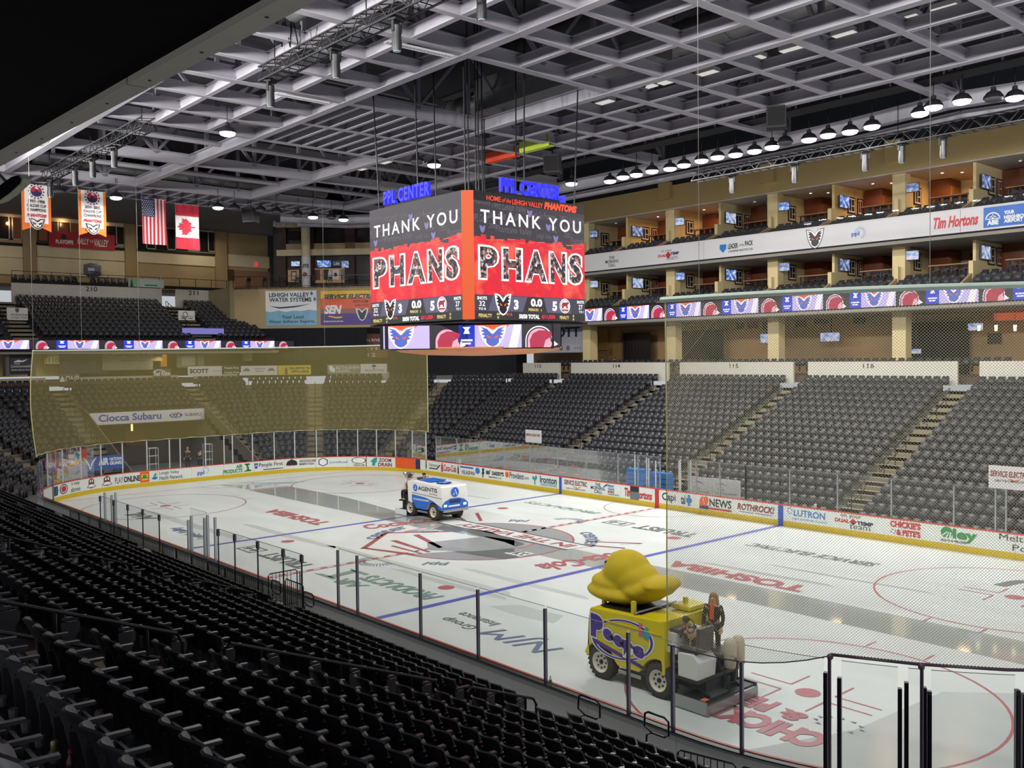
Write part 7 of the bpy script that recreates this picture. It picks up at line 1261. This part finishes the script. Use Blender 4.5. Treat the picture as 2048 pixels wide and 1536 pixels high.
# the blue and white machine
mZBLU = M('machine_blue', '1f66c8', .35, var=.03); BX_, BY_ = -6.72, 2.34
bm = resurfacer('blue and white ice resurfacer crossing the far blue line', (BX_, BY_, 0), 0, 2.1, .86, 1.82, -.82, mZWHT, mZBLU, 1.85)
def bw(body, x0, x1, z0, z1, mat, bold=.02): vs, fs, a_ = glyphs(body, bold); m_ = MB(); m_.add([(x0+(x1-x0)*x, -.876, z0+(z1-z0)*y) for x, y in vs], fs); return m_.build('lettering', mat, bm, world=False)
MB().add([(x, -.866, z) for x, z in [(1.83, .62), (1.83, .75), (1.1, 1.02), (.4, 1.16), (-.82, 1.22), (-.82, 1.32), (-.82, .62)]+[p for p in arch(-1.05)[::-1] if p[0] > -.82]+[(-.43, .5), (.43, .5)]+arch(1.05)[::-1]], [tuple(range(7+len([p for p in arch(-1.05) if p[0] > -.82])+2+len(arch(1.05))))]).build('blue_skirt', mZBLU, bm, world=False)
MB().add([(1.848, y, z) for y, z in [(-.86, .62), (.86, .62), (.86, .9), (.6, 1.1), (.2, 1.2), (-.3, 1.2), (-.65, 1.08), (-.86, .9)]], [tuple(range(8))]).build('blue_nose', mZBLU, bm, world=False); bx(bm, 'rear_grille', 1.84, 1.86, -.35, .35, .95, 1.12, C_['navy']); bx(bm, 'name_plate', 1.845, 1.865, -.45, .3, .76, .84, C_['white'])
bw('AGENTIS', -.25, 1.45, 1.5, 1.72, C_['black'], .01); bw('plumbing', .75, 1.45, 1.34, 1.44, C_['grey'], 0); bw('EXCELLENCE & INTEGRITY', -.65, .75, .95, 1.04, C_['white'], .04)
def roundel(P, U, V, r): figure(bm, disc(18, r), P, U, V, mZBLU, 1, .012); figure(bm, [[(-.1*r, .6*r), (.1*r, .6*r), (.55*r, -.5*r), (.35*r, -.5*r)], [(-.5*r, -.5*r), (-.25*r, -.5*r), (-.12*r, -.1*r), (-.28*r, -.1*r)]], P, U, V, C_['white'], 1, .018)
for P, U, V, r in (((-.5, -.87, 1.6), (1, 0, 0), (0, 0, 1), .19), ((1.83, 0, 1.5), (0, 1, 0), (0, 0, 1), .26)):
    roundel(Vector(P)+Vector((BX_, BY_, 0)), U, V, r)
roundel(Vector((BX_+.9, BY_, 1.915)), (1, 0, 0), (0, 1, 0), .42)
bx(bm, 'blue_hatch', -.75, .4, -.5, .55, 1.94, 1.99, mZBLU, .02); hull(bm, 'seam_line', [(-.8, 1.3), (1.82, 1.22), (1.82, 1.24), (-.8, 1.32)], -.872, -.866, mZBLK)
hull(bm, 'white_cowl', [(-.82, .7), (-1.2, .8), (-1.25, 1.9), (-.82, 1.95)], -.86, -.7, mZWHT, .03)
person('bearded driver in a dark suit on the blue and white machine', (BX_-1.35, BY_+.35, .86), 0, 'sit', mCLN, mCLN, mHAIRD, False, {s: (Vector((.25, s*.24, .78)), Vector((.5, s*.15, .9))) for s in (-1, 1)})
person('passenger in maroon and black, legs hanging over the side of the blue machine', (BX_-1.55, BY_-.5, .78), -pi/2, 'sit', mCLM, mCLB, mHAIRD)
tp = thing('trophy_cup', 'tall silver trophy cup held on the back of the blue machine', 'trophy', (BX_-2.05, BY_-.2, .75)); MB().lathe([(.3, 0), (.3, .35), (.2, .4), (.24, .8), (.14, .9), (.08, 1.0)], 16, (0, 0, 0)).build('pedestal', M('trophy_silver', 'c8c8cc', .2, .9), tp, smooth=40, world=False); MB().lathe([(.06, 1.0), (.1, 1.1), (.26, 1.3), (.34, 1.45), (.33, 1.46), (.1, 1.2)], 16).build('bowl', M('trophy_silver', 'c8c8cc'), tp, smooth=True, world=False)
for s in (-1, 1): tb(tp, 'trophy_handle', [(s*.12, 0, 1.12), (s*.36, 0, 1.2), (s*.4, 0, 1.42), (s*.3, 0, 1.4)], .022, M('trophy_silver', 'c8c8cc'))
bx(tp, 'stand_leg', -.08, .08, -.08, .08, -.12, 0, mZBLK)
# people at the edges
a = at(375, 893, z=1.76); person('grey-haired man in a dark suit standing in the tunnel behind the end glass', (a.x, a.y, -.02), -.6, 'stand', mCLN, mCLN, mHAIRG)
a = at(399, 898, z=1.7); person('person in black bending beside the man in the tunnel', (a.x, a.y, -.02), 2.4, 'stand', mCLB, mCLN, mHAIRD, False, None, None, None, .25)
a = at(1204, 696, z=8.2); person('person in dark clothes seated on the concourse by the tan door, farther from the net', (33.0*0+at(1204, 700, y=33).x, 33, 7.05), -1.2, 'sit', mCLB, mCLB, mHAIRD); person('person in dark clothes seated on the concourse by the tan door, nearer to the net', (at(1229, 700, y=33).x, 33, 7.05), -2.0, 'sit', mCLN, mCLB, mHAIRD)
for x in (at(1204, 700, y=33).x, at(1229, 700, y=33).x): st = stool(x-.02, 33.0, 7.05-.28, 'dark seat under a seated person on the concourse, %s the net' % ('away from' if x < at(1220, 700, y=33).x else 'closer to'))
p = at(1768, 508, y=33); person('person in a checked shirt seated at the counter of a lower suite', (p.x, 33.2, 13.0), -1.57, 'sit', mCHK, mCLB, mHAIRD); stool(p.x, 33.25, 12.72, 'dark stool under the person in the checked shirt')
# ---------------------------------------------------------------- nets
def vz(p, v):                            # height at plan point p that shows at picture row v
    lo, hi = -2., 24.
    for _ in range(40):
        m = (lo+hi)/2
        if pr((p.x, p.y, m))[1] > v: lo = m
        else: hi = m
    return lo
mNETS = M('net_string', 'd8d2ae', .7, var=0); mROPE = M('net_rope', 'd6cf8a', .6); mPIPE = M('net_pipe_dark', '5a4a58', .4, .5); mWIRE = M('wire_pale', '9c9890', .5, .3)
NS0 = s_at(1341, S_NEAR+30, S_NR+3, 3.5); NS1 = S_RE+3.5; ZT = 9.65
nt_ = thing('safety_net', 'large pale diamond-mesh safety net hanging over the corner glass', 'net', bnd(NS0)[0]); OFFN = .12
SP1, SP2 = s_at(1664, S_NR, S_RE, 3.2), s_at(1841, S_NR, S_RE, 3.2)
def zbot(s): return 2.75+(.42 if s > SP1 else .42*max(0, (s-SP1+2.2)/2.2)**2)
def npt(s, z): q = bnd(s, OFFN)[0]; return Vector((q.x, q.y, z))
CELL = .054; LN = NS1-NS0; m_ = MB(); r_ = .0032
for dr_ in (1, -1):
    k = -int(7/CELL)
    while k*CELL < LN+7:
        base = k*CELL; k += 1
        zlo, zhi = 2.7, ZT
        if dr_ > 0: zlo = max(zlo, 2.7-base); zhi = min(zhi, 2.7+LN-base)
        else: zlo = max(zlo, 2.7+base-LN); zhi = min(zhi, 2.7+base)
        while zlo < zhi and zlo < zbot(NS0+base+dr_*(zlo-2.7)): zlo += .02
        if zhi-zlo < .03: continue
        n = max(1, int((zhi-zlo)/.8)); good = [(NS0+base+dr_*(zlo+(zhi-zlo)*i/n-2.7), zlo+(zhi-zlo)*i/n) for i in range(n+1)]
        P3 = [npt(max(s, NS0), z) for s, z in good]; d = (P3[-1]-P3[0]).normalized(); nrm = bnd(good[0][0])[1]; a = d.cross(nrm).normalized()*r_; b = nrm*r_
        vs = []
        for p in P3: vs += [p+a, p-a*.5+b, p-a*.5-b]
        fs = []
        for i in range(len(P3)-1):
            o = 3*i; fs += [(o, o+1, o+4, o+3), (o+1, o+2, o+5, o+4), (o+2, o, o+3, o+5)]
        m_.add(vs, fs)
tag(m_.build('mesh', mNETS, nt_), kind='stuff')
MB().tube([npt(NS0, ZT), npt(NS0+.02, 7), npt(NS0, 4.5), npt(NS0, 2.75)], .014, 5).build('edge_rope', mROPE, nt_)
MB().tube([npt(NS0+(SP1-NS0)*i/8, zbot(NS0+(SP1-NS0)*i/8)) for i in range(9)], .012, 5).build('bottom_rope', M('rope_dark', '3c383c', .7), nt_)
MB().tube([npt(SP1+(NS1-SP1)*i/10, 3.19) for i in range(11)], .03, 8).build('bottom_pipe', mPIPE, nt_, smooth=True)
MB().tube([npt(NS0-.1+(NS1-NS0+.1)*i/14, ZT) for i in range(15)], .055, 8).build('top_pipe', mRSTEEL, nt_, smooth=True)
for s in (SP1, SP2): q = npt(s, 0)+bnd(s)[1]*.14; MB().tube([q+Z3*.3, q+Z3*3.19], .032, 8).build('pole', mPIPE, nt_, smooth=True); MB().blob(q+Z3*3.17-bnd(s)[1]*.07, .06, 8, 6).build('pole_joint', mPIPE, nt_)
for u in (1405, 1860):
    s = s_at(u, S_NEAR+30, S_RE, ZT); q = npt(s, ZT); MB().tube([q, (q.x, q.y, RZ)], .006, 4).build('hanging_wire', mWIRE, nt_)
def yellow_net():
    m = CLEAR('net_veil', (1, 1, 1), .0, .5, .36, (.62, .53, .2)); return m
fn = thing('safety_net', 'fine yellow safety net hanging behind the far end glass', 'net', bnd(S_END)[0]); f0 = s_at(853, S_FL-3, S_END, 3.2); f1 = S_NL+QA*.8; m_ = MB(); n = 30
def fpt(s, z): q = bnd(s, .16+.25*sin((z-3)/6.7*pi)*(1 if s > f1-1 else 0))[0]; return Vector((q.x, q.y, z))
def ftop(s): return 9.6-.38*(s-f0)/(f1-f0)
def zz(s, k): return 3.1+(ftop(s)-3.1)*k
for i in range(n):
    for j in range(6):
        a, b = f0+(f1-f0)*i/n, f0+(f1-f0)*(i+1)/n; z0, z1 = j/6, (j+1)/6; m_.quad(fpt(a, zz(a, z0)), fpt(b, zz(b, z0)), fpt(b, zz(b, z1)), fpt(a, zz(a, z1)))
tag(m_.build('mesh', yellow_net(), fn, smooth=True), kind='stuff')
for s in (f0, f1): MB().tube([fpt(s, zz(s, j/8)) for j in range(9)], .03, 5).build('edge_rope', mROPE, fn)
MB().tube([fpt(f0+(f1-f0)*i/24, ftop(f0+(f1-f0)*i/24)) for i in range(25)], .05, 6).build('top_pipe', mRSTEEL, fn, smooth=True); m_ = MB(); MB().tube([fpt(f0+(f1-f0)*i/40, 3.1+.05*abs(sin(i*pi/2))) for i in range(41)], .02, 5).build('bottom_rope', mROPE, fn)
for u in (75, 168, 280, 650): s = s_at(u, f0, f1, 9.7); q = fpt(s, ftop(s)); MB().tube([q, (q.x, q.y, RZ)], .009, 4).build('hanging_wire', mWIRE, fn)
# ---------------------------------------------------------------- near corner glass with doubled posts
cs = [s_at(u, S_NR, S_RE+2, 2.6) for u in (1655, 1682, 1798, 1812, 1846, 1857, 2029, 2043, 2130)]
mP2 = M('post_near_black', '2a2730', .3, .5)
a0 = GN[-1]; glass_run(cor, [a0+.02, cs[0]], 3.1, posts=False); 
for a, b in ((1, 2), (3, 4), (5, 6), (7, 8)): glass_run(cor, [cs[a], cs[b]], 3.1, posts=False)
for k, s in enumerate(cs[:8]):
    p, n_ = bnd(s, .12); MB().bar(p+Z3*1.0, p+Z3*(2.86-.06*(k % 3)), .07, .1, up=n_).build('post', mP2, cor); MB().bar(p+n_*.07+Z3*1.0, p+n_*.07+Z3*(2.76-.04*(k % 2)), .04, .06, up=n_).build('post_backing', mP2, cor)
# ---------------------------------------------------------------- overhang above the camera side and a fixture under it
p0, p1 = at(0, 333, y=-25), at(640, -2, y=-25); d = (p1-p0).normalized(); pa, pb = p0-d*14, p1+d*3
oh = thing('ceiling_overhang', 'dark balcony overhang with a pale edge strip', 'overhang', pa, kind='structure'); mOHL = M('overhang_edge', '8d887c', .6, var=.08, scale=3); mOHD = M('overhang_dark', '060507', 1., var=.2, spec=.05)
brk = p0+d*((at(298, 166, y=-25)-p0).length)
for a, b in ((pa, brk-d*.015), (brk+d*.015, pb)): up_ = Vector((0, 0, .22)); bk_ = Vector((0, -.16, 0)); MB().hex([a, b, b+bk_, a+bk_], [a+up_, b+up_, b+bk_+up_, a+bk_+up_]).build('edge_strip', mOHL, oh)
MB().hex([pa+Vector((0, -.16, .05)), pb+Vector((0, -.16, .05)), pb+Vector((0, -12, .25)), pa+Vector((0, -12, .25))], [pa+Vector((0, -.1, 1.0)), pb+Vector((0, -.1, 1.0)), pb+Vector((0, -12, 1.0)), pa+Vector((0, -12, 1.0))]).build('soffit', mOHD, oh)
for k in range(26):
    q = pa+d*(6+k*.9); MB().lathe([(.012, -.006), (.012, .0)], 6, q+Vector((0, -.08, 0))).build('screw', mIRON, oh)
fx = thing('overhang_fixture', 'dark rounded fixture with a pale rim under the overhang', 'fixture', at(15, 380, y=-23.5)); fp = [at(u, v, y=-23.5) for u, v in ((-40, 415), (0, 402), (20, 388), (44, 366), (47, 357), (40, 349), (28, 352), (0, 372), (-40, 398))]; cen = sum(fp, Vector())/len(fp)
MB().hex([p+Vector((0, .12, 0)) for p in fp], fp).build('rim', M('fixture_rim', 'a8aa90', .5), fx); MB().hex([cen+(p-cen)*.9+Vector((0, -.004, 0)) for p in fp], [cen+(p-cen)*.9+Vector((0, -.03, 0)) for p in fp]).build('face', mOHD, fx); MB().bar(cen+Vector((0, .06, .1)), cen+Vector((-.3, -1.3, 1.6)), .05).build('bracket', mIRON, fx)
# ---------------------------------------------------------------- flags and championship banners
mFW = M('flag_white', 'e4dedb', .8, var=.04); mFR = M('flag_red', 'c22a3e', .8, var=.08); mFB = M('flag_blue', '27305e', .8, var=.08); mFO = M('flag_orange', 'e8722a', .8, var=.06)
XF = -33.5
class Cloth:
    def __init__(s, u0, v0, u1, v1, seed=0):
        a, b = at(u0, v0, x=XF), at(u1, v0, x=XF); c = at(u0, v1, x=XF); s.w = b.y-a.y; s.h = a.z-c.z; s.P = Vector((XF, a.y, c.z)); s.k = seed
    def W(s, x, y, off=0.): return (s.P.x+off+.05*sin(x*8+s.k+2*y)*(1.15-y)+.012*sin(x*19+s.k), s.P.y+x*s.w, s.P.z+y*s.h)
    def grid(s, x0, x1, y0, y1, off, nm, mat, root, n=14, sag=0.):
        m_ = MB(); k = max(1, int(n*(x1-x0)+.99)); l = max(1, int(8*(y1-y0)+.99))
        for i in range(k):
            for j in range(l):
                a, b = x0+(x1-x0)*i/k, x0+(x1-x0)*(i+1)/k; c, d_ = y0+(y1-y0)*j/l, y0+(y1-y0)*(j+1)/l; m_.quad(s.W(a, c, off), s.W(b, c, off), s.W(b, d_, off), s.W(a, d_, off))
        return m_.build(nm, mat, root, smooth=True)
    def poly(s, ps, off, nm, mat, root):
        m_ = MB()
        for q in ps: m_.add([s.W(x, y, off) for x, y in q], [tuple(range(len(q)))])
        return m_.build(nm, mat, root)
    def text(s, body, x0, x1, y0, y1, off, mat, root, bold=.02, shear=0.):
        vs, fs, a_ = glyphs(body, bold, shear); m_ = MB(); m_.add([s.W(x0+(x1-x0)*x, y0+(y1-y0)*y, off) for x, y in vs], fs); return m_.build('lettering', mat, root)
    def hang(s, root):
        t = [Vector(s.W(0, 1)), Vector(s.W(1, 1))]; MB().tube([t[0]-Vector((0, .05, 0)), t[1]+Vector((0, .05, 0))], .03, 6).build('pole', mALU, root)
        for p in t: MB().bar(p, (p.x, p.y, 21.0), .02).build('cord', mWIRE, root)
c = Cloth(283, 395, 331, 487, 1); t = thing('flag', 'flag with red and white stripes and a blue starred corner', 'flag', c.P+Vector((0, c.w/2, 0)), group='flags and banners under the roof'); c.grid(0, 1, 0, 1, 0, 'cloth', mFW, t, 26); c.hang(t)
for k in range(7): c.grid(2*k/13, (2*k+1)/13, 0, 1, .02, 'stripe', mFR, t, 26)
c.grid(0, 7/13, .6, 1, .035, 'canton', mFB, t, 26); c.poly([[(.03+(7/13-.06)*(i+.5*(j % 2))/5.5+.022*cos(a), .63+.37*.94*j/9+.013*sin(a)) for a in [pi/2+pi*q/5*2 for q in range(5)]] for j in range(9) for i in range(6 if j % 2 == 0 else 5)], .045, 'stars', mFW, t)['kind'] = 'stuff'
c = Cloth(350, 407, 397, 497, 2); t = thing('flag', 'red and white flag with a red maple leaf', 'flag', c.P+Vector((0, c.w/2, 0)), group='flags and banners under the roof'); c.grid(0, 1, 0, 1, 0, 'cloth', mFW, t, 20); c.grid(0, 1, .74, 1, .02, 'red_band', mFR, t, 20); c.grid(0, 1, 0, .26, .02, 'red_band', mFR, t, 20); c.hang(t)
LEAF = [(0, 1), (.16, .68), (.38, .8), (.3, .32), (.52, .56), (.58, .42), (.92, .48), (.8, .2), (.94, .08), (.5, -.28), (.56, -.46), (.06, -.38), (.08, -.9), (-.08, -.9), (-.06, -.38), (-.56, -.46), (-.5, -.28), (-.94, .08), (-.8, .2), (-.92, .48), (-.58, .42), (-.52, .56), (-.3, .32), (-.38, .8), (-.16, .68)]
c.poly([[(.47-y*.4, .5+x*.2) for x, y in LEAF]], .06, 'maple_leaf', mFR, t)
for k, (u0, v0, u1, v1, yr) in enumerate(((42, 366, 101, 460, '1997–1998'), (156, 379, 211, 470, '2004–2005'))):
    c = Cloth(u0, v0, u1, v1, 3+k); t = thing('championship_banner', ('white orange-edged championship banner hung closest to the dark overhang', 'white orange-edged championship banner hung between another banner and the striped flag')[k], 'banner', c.P+Vector((0, c.w/2, 0)), group='flags and banners under the roof'); c.grid(0, 1, .12, 1, 0, 'orange_edge', mFO, t, 16); c.grid(.1, .9, .17, 1, .02, 'cloth', mFW, t, 16); c.poly([[(0, .12), (.0, .0), (.35, .08), (.65, .08), (1, .0), (1, .12)]], 0, 'orange_hem', mFO, t); c.hang(t)
    RL_ = c.w/c.h; dd = lambda r: [(.5+r*cos(a), .85+r*RL_*sin(a)) for a in [2*pi*i/18 for i in range(18)]]
    c.poly([dd(.2)], .035, 'roundel', mFR, t); c.poly([[(.3, .85), (.42, .83), (.5, .91), (.56, .85), (.7, .83), (.64, .77), (.5, .745), (.36, .77)]], .05, 'roundel_mark', mFB, t); c.poly([[(.44, .93), (.52, .96), (.58, .9), (.5, .9)]], .055, 'roundel_mark', mFW, t)
    for i in range(14): a = 2*pi*i/14; c.poly([[(.5+r*cos(a+b), .85+r*RL_*sin(a+b)) for r, b in ((.23, -.1), (.28, -.1), (.28, .1), (.23, .1))]], .04, 'ring_letter', mFB, t)
    for body, x0, x1, y0, y1 in ((yr, .22, .78, .6, .67), ('CALDER CUP', .17, .83, .51, .575), ('CHAMPIONS', .18, .82, .42, .485)): c.text(body, x0, x1, y0, y1, .06, K, t, .02)
    c.text('PHANTOMS', .16, .84, .3, .37, .06, C_['red'], t, .06, .3); mk = lambda q, s, sy: [(.5+x*s, .175+y*sy) for x, y in q]
    c.poly([mk(MASK_OUT, .62, .26)], .06, 'mask_rim', mFW, t); c.poly([mk(MASK_OUT, .56, .235)], .075, 'mask', K, t); c.poly([mk(MASK_IN, .56, .22)], .09, 'mask', mFW, t); c.poly([mk(e, .56, .22) for e in ([(-.3, .1), (-.05, -.08), (-.1, -.2), (-.25, -.12)], [(.3, .1), (.05, -.08), (.1, -.2), (.25, -.12)], [(-.12, -.3), (.12, -.3), (0, -.44)])], .1, 'mask', K, t)
# ---------------------------------------------------------------- benches, penalty boxes, signs by the boards
mCLMP = M('clamp_grey', '5c5660', .5)
def bench_glass(us, y, lb, z0):
    q = [(at(u, v, y=y).x, at(u, v, y=y).z) for u, v in us]; t = thing('bench_glass', lb, 'glass screen', ((q[0][0]+q[-1][0])/2, y, z0))
    for (xa_, za), (xb_, zb_) in zip(q[:-1], q[1:]):
        z1 = (q[0][1]+q[-1][1])/2; g = MB().quad((xa_+.03, y, z0), (xb_-.03, y, z0), (xb_-.03, y, z1), (xa_+.03, y, z1)).build('glass_pane', mGLS, t); MB().bar((xa_+.02, y, z1), (xb_-.02, y, z1), .016).build('glass_edge', mGLE, g)
    for xa_, za in q: MB().bar((xa_, y, z0-.4), (xa_, y, z1), .035).build('post', mP2, t); MB().box(xa_-.07, xa_+.07, y-.03, y+.03, z1-.25, z1-.02).build('clamp', mCLMP, t)
bench_glass([(436, 1060), (469, 1069), (515, 1082), (566, 1096), (603, 1106)], -14.0, 'clamped glass screen behind the nearer player bench', 1.2)
bench_glass([(200, 993), (227, 1002), (255, 1009), (285, 1018), (318, 1027)], -14.0, 'clamped glass screen behind the farther player bench', 1.2)
for k, (x0, x1) in enumerate(((-12.5, -4.5), (-1.5, 6.5))):
    t = thing('player_bench', 'long low player bench behind the near boards, %s the red line' % ('beyond', 'on this side of')[k], 'bench', ((x0+x1)/2, -13.6, .2)); MB().box(x0, x1, -13.75, -13.4, .62, .68).build('bench_seat', M('bench_grey', '8a8a88', .5), t); MB().box(x0-.2, x1+.2, -14.0, -13.12, .0, .2).build('platform', mBLK, t)
    for q in range(6): x = x0+.3+(x1-x0-.6)*q/5; MB().box(x-.03, x+.03, -13.7, -13.45, .2, .62).build('leg', mIRON, t)
for k, (u, vt) in enumerate(((384, 1040), (390, 1032), (417, 1036), (423, 1030), (437, 1035), (216, 985), (230, 990), (237, 985), (609, 1142))):
    s = s_at(u, S_NEAR, S_NR, 1.3); p, n_ = bnd(s, .12); zt = min(3.0, vz(p, vt)); q = MB(); q.bar(p+Z3*1.02, p+Z3*zt, .07, .09, up=n_); q.build('post', mALU, near)
gs = [s_at(u, S_NEAR, S_NR, 2.) for u in (386, 420, 436)]; glass_run(near, gs[:2], 2.8, posts=False)
for k, (u0, v0, u1, v1) in enumerate(((1253, 968, 1282, 937), (1300, 976, 1336, 944))):
    t, P, U, w_, h = board(u0, v0, u1, v1, (0, 1, 0), 14.1, M('box_blue', '2c78c4', .5), 'penalty_box_cabinet', 'bright blue cabinet in the penalty boxes, %s the big net' % ('farther from', 'closer to')[k], 'cabinet', .5); bf(t, P, U, w_, h, [[(.1, .3), (.9, .3), (.9, .34), (.1, .34)], [(.1, .62), (.9, .62), (.9, .66), (.1, .66)]], 0, 1, 0, 1, C_['navy'])
    MB().prism([(0, -P.z), (w_, -P.z), (w_, 0), (0, 0)], P, U, Z3, .5).build('base', C_['navy'], t)
for u in (1265, 1282, 1291, 1305, 1348, 1355, 1370, 1375): s = s_at(u, 0, S_FL, 1.5); p, n_ = bnd(s, .25 if u % 2 else .5); MB().bar(p+Z3*.9, p+Z3*(2.6+.1*(u % 3)), .05, .06).build('post', mPOSTW, far)
def fsign(u0, v0, u1, v1, y, lb, mat=mWHT): return board(u0, v0, u1, v1, (0, 1, 0), y, mat, 'sponsor_sign', lb, 'sign', .05)
b = fsign(1379, 986, 1424, 952, 14.0, 'white sign with a green and blue wave behind the far glass, nearer the penalty boxes'); bf(*b, [(0, .3), (.4, .7), (1, .3), (.4, .5)], .15, .7, .5, .9, C_['blue']); bt(*b, 'First', .2, .5, .3, .45, C_['grey'], 0); bt(*b, 'Commonwealth', .05, .9, .1, .26, C_['grey'], 0)
b = fsign(1425, 990, 1480, 956, 14.0, 'white sign with a green wave behind the far glass, farther from the penalty boxes'); bf(*b, [(0, .3), (.4, .7), (1, .3), (.4, .5)], .1, .6, .5, .9, C_['lgreen']); bt(*b, 'First', .2, .45, .3, .45, C_['grey'], 0); bt(*b, 'Commonwealth', .05, .9, .1, .26, C_['grey'], 0)
b = fsign(1977, 975, 2064, 930, 14.1, 'white sign with dark slanted capitals in front of the far seats, by the picture edge'); bt(*b, 'SERVICE ELECTRIC', .04, .96, .52, .78, C_['maroon'], .03, .2); bt(*b, 'CABLE TV & COMMUNICATIONS', .15, .9, .3, .4, K, .02); bf(*b, [(0, .4), (.6, 0), (1, .5), (.9, .6), (.6, .2), (.1, .5)], .45, .75, .36, .56, C_['orange'])
b = fsign(1051, 884, 1082, 859, 15.2, 'small white sign with dark capitals standing low in the far seats'); bt(*b, 'SERVICE ELECTRIC', .03, .97, .5, .7, C_['maroon'], .03, .2)
b = fsign(913, 927, 921, 918, 13.2, 'tiny white card on the far board ledge'); bt(*b, 'TIX', .2, .8, .5, .8, C_['red'], 0)
for k, (u, v) in enumerate(((1123, 945), (1150, 949), (1146, 932))):
    p = at(u, v, y=13.6); t = thing('towel', 'red towel lying by the far boards, %s from the blue line' % ORD[k+1], 'towel', p); MB().blob(p, (.3, .14, .06), 9, 6, lambda q: q*(1+.2*sin(7*q.x+5*q.y))).build('cloth', C_['red'], t, smooth=True); MB().box(p.x-.3, p.x+.3, p.y-.1, p.y+.1, .0, p.z).build('shelf', mBLK, t)
t = board(1628, 1016, 1632, 1008, (0, 1, 0), 13.05, mWHT, 'paper_cup', 'white paper cup on the far board ledge', 'cup', .08)[0]
# ---------------------------------------------------------------- litter in the near seats
mPAPER = M('cup_paper', 'c9a8a2', .6, var=.05); mCUPR = M('cup_red', 'b8403c', .5); mPLAS = CLEAR('clear_plastic', (.75, .78, .8), .1, .08, .12); mCAN = M('can_gold', '9a8a5c', .3, .6); mBOT = M('bottle_brown', '4a2420', .2, spec=.7)
def cupspot(u, v):
    best = None
    for d_, s in vis[:300]:
        q = pr((s[0]-cos(s[3]+pi/2)*.185, s[1]-sin(s[3]+pi/2)*.185, s[2]+.44)); e = hypot(q[0]-u, q[1]-v)
        if best is None or e < best[0]: best = (e, s)
    s = best[1]; used.append(s); return Vector((s[0]-cos(s[3]+pi/2)*.185, s[1]-sin(s[3]+pi/2)*.185, s[2]+.30)), s
used = []
for k, (u, v, kind) in enumerate(((282, 1243, 'straw'), (562, 1269, 'straw'), (393, 1397, 'straw'), (432, 1421, 'straw'), (405, 1490, 'lid'), (648, 1334, 'lid'), (677, 1344, 'straw'), (376, 1336, 'clear'), (475, 1452, 'clear'), (149, 1401, 'clear'), (258, 1490, 'clear'), (91, 1349, 'clear'), (272, 1274, 'can'), (80, 1490, 'can'), (48, 1184, 'can'), (290, 1158, 'can'), (338, 1218, 'can'), (185, 1428, 'bag'), (675, 1493, 'bottle'), (118, 1525, 'bottle'), (1087, 1503, 'food'), (1010, 1470, 'clear'))):
    P, s = cupspot(u, v); row = ORD[s[4]+1]; sn = row+'-row seat '+ORD[min(30, s[6][1])]+(' '+s[6][0]+' of an aisle' if s[6][0] != 'corner' else ' on the corner')
    z = P+Z3*.0
    if kind in ('straw', 'lid'):
        t = thing('drink_cup', 'pink %s cup behind the %s' % ('straw' if kind == 'straw' else 'lidded', sn), 'cup', z, group='drink cups left in the near seats'); MB().lathe([(.03, .0), (.043, .17)], 12, z).build('cup_body', mPAPER, t, smooth=40); MB().lathe([(.046, .17), (.046, .185), (.036, .19)], 12, z).build('lid', mFASC if kind == 'lid' else mPAPER, t, smooth=40); MB().lathe([(.0385, .07), (.0415, .12)], 12, z, caps=False).build('red_print', mCUPR, t)
        if kind == 'straw': MB().tube([z+Z3*.17, z+Vector((.015, 0, .29))], .005, 5).build('straw', C_['red'], t)
    elif kind == 'clear': t = thing('clear_cup', 'clear plastic cup behind the %s' % sn, 'cup', z, group='clear cups left in the near seats'); MB().lathe([(.03, .0), (.045, .15), (.047, .155), (.043, .15), (.028, .01)], 12, z).build('cup_body', mPLAS, t, smooth=40)
    elif kind == 'can': t = thing('drink_can', 'gold drink can behind the %s' % sn, 'can', z, group='drink cans left in the near seats'); MB().lathe([(.026, 0), (.033, .01), (.033, .15), (.027, .165)], 12, z).build('can_body', mCAN, t, smooth=40); MB().lathe([(.026, .163), (.025, .168)], 12, z).build('can_top', mALU, t)
    elif kind == 'bottle': t = thing('drink_bottle', 'dark bottle with a red cap behind the %s' % sn, 'bottle', z, group='bottles left in the near seats'); MB().lathe([(.032, 0), (.034, .02), (.034, .13), (.013, .18), (.013, .21)], 12, z).build('glass_body', mBOT, t, smooth=40); MB().lathe([(.016, .2), (.016, .23)], 10, z).build('cap', C_['red'], t)
    elif kind == 'bag': t = thing('paper_bag', 'crumpled pale bag behind the %s' % sn, 'bag', z); MB().blob(z+Z3*.06, (.065, .06, .1), 10, 7, lambda q: q*(1+.2*sin(8*q.x+6*q.z)*cos(7*q.y))).build('paper', M('bag_paper', '9a8a84', .7), t)
    else: t = thing('food_wrapper', 'orange-tan food wrapper behind the %s' % sn, 'wrapper', z); MB().blob(z+Z3*.1, (.05, .04, .06), 8, 6, lambda q: q*(1+.25*sin(8*q.x+6*q.z))).build('paper', M('wrapper_tan', 'd09a5c', .6), t); MB().lathe([(.03, 0), (.035, .1)], 8, z).build('tray', mPAPER, t)
s = s_at(1113, S_NEAR, S_NR, 1.1); p = bnd(s, .17)[0]+Z3*1.06; t = thing('water_bottle', 'clear water bottle with a green label standing on the board ledge', 'bottle', p); MB().lathe([(.035, 0), (.036, .14), (.014, .2), (.014, .22)], 12, p).build('bottle_body', mPLAS, t, smooth=40); MB().lathe([(.037, .06), (.037, .12)], 12, p, caps=False).build('label_band', C_['green'], t); MB().lathe([(.016, .21), (.016, .235)], 8, p).build('cap', mFASC, t)
seat_mass('distant_seats', 'dark grey folding seats filling the stands beyond the nearest rows')
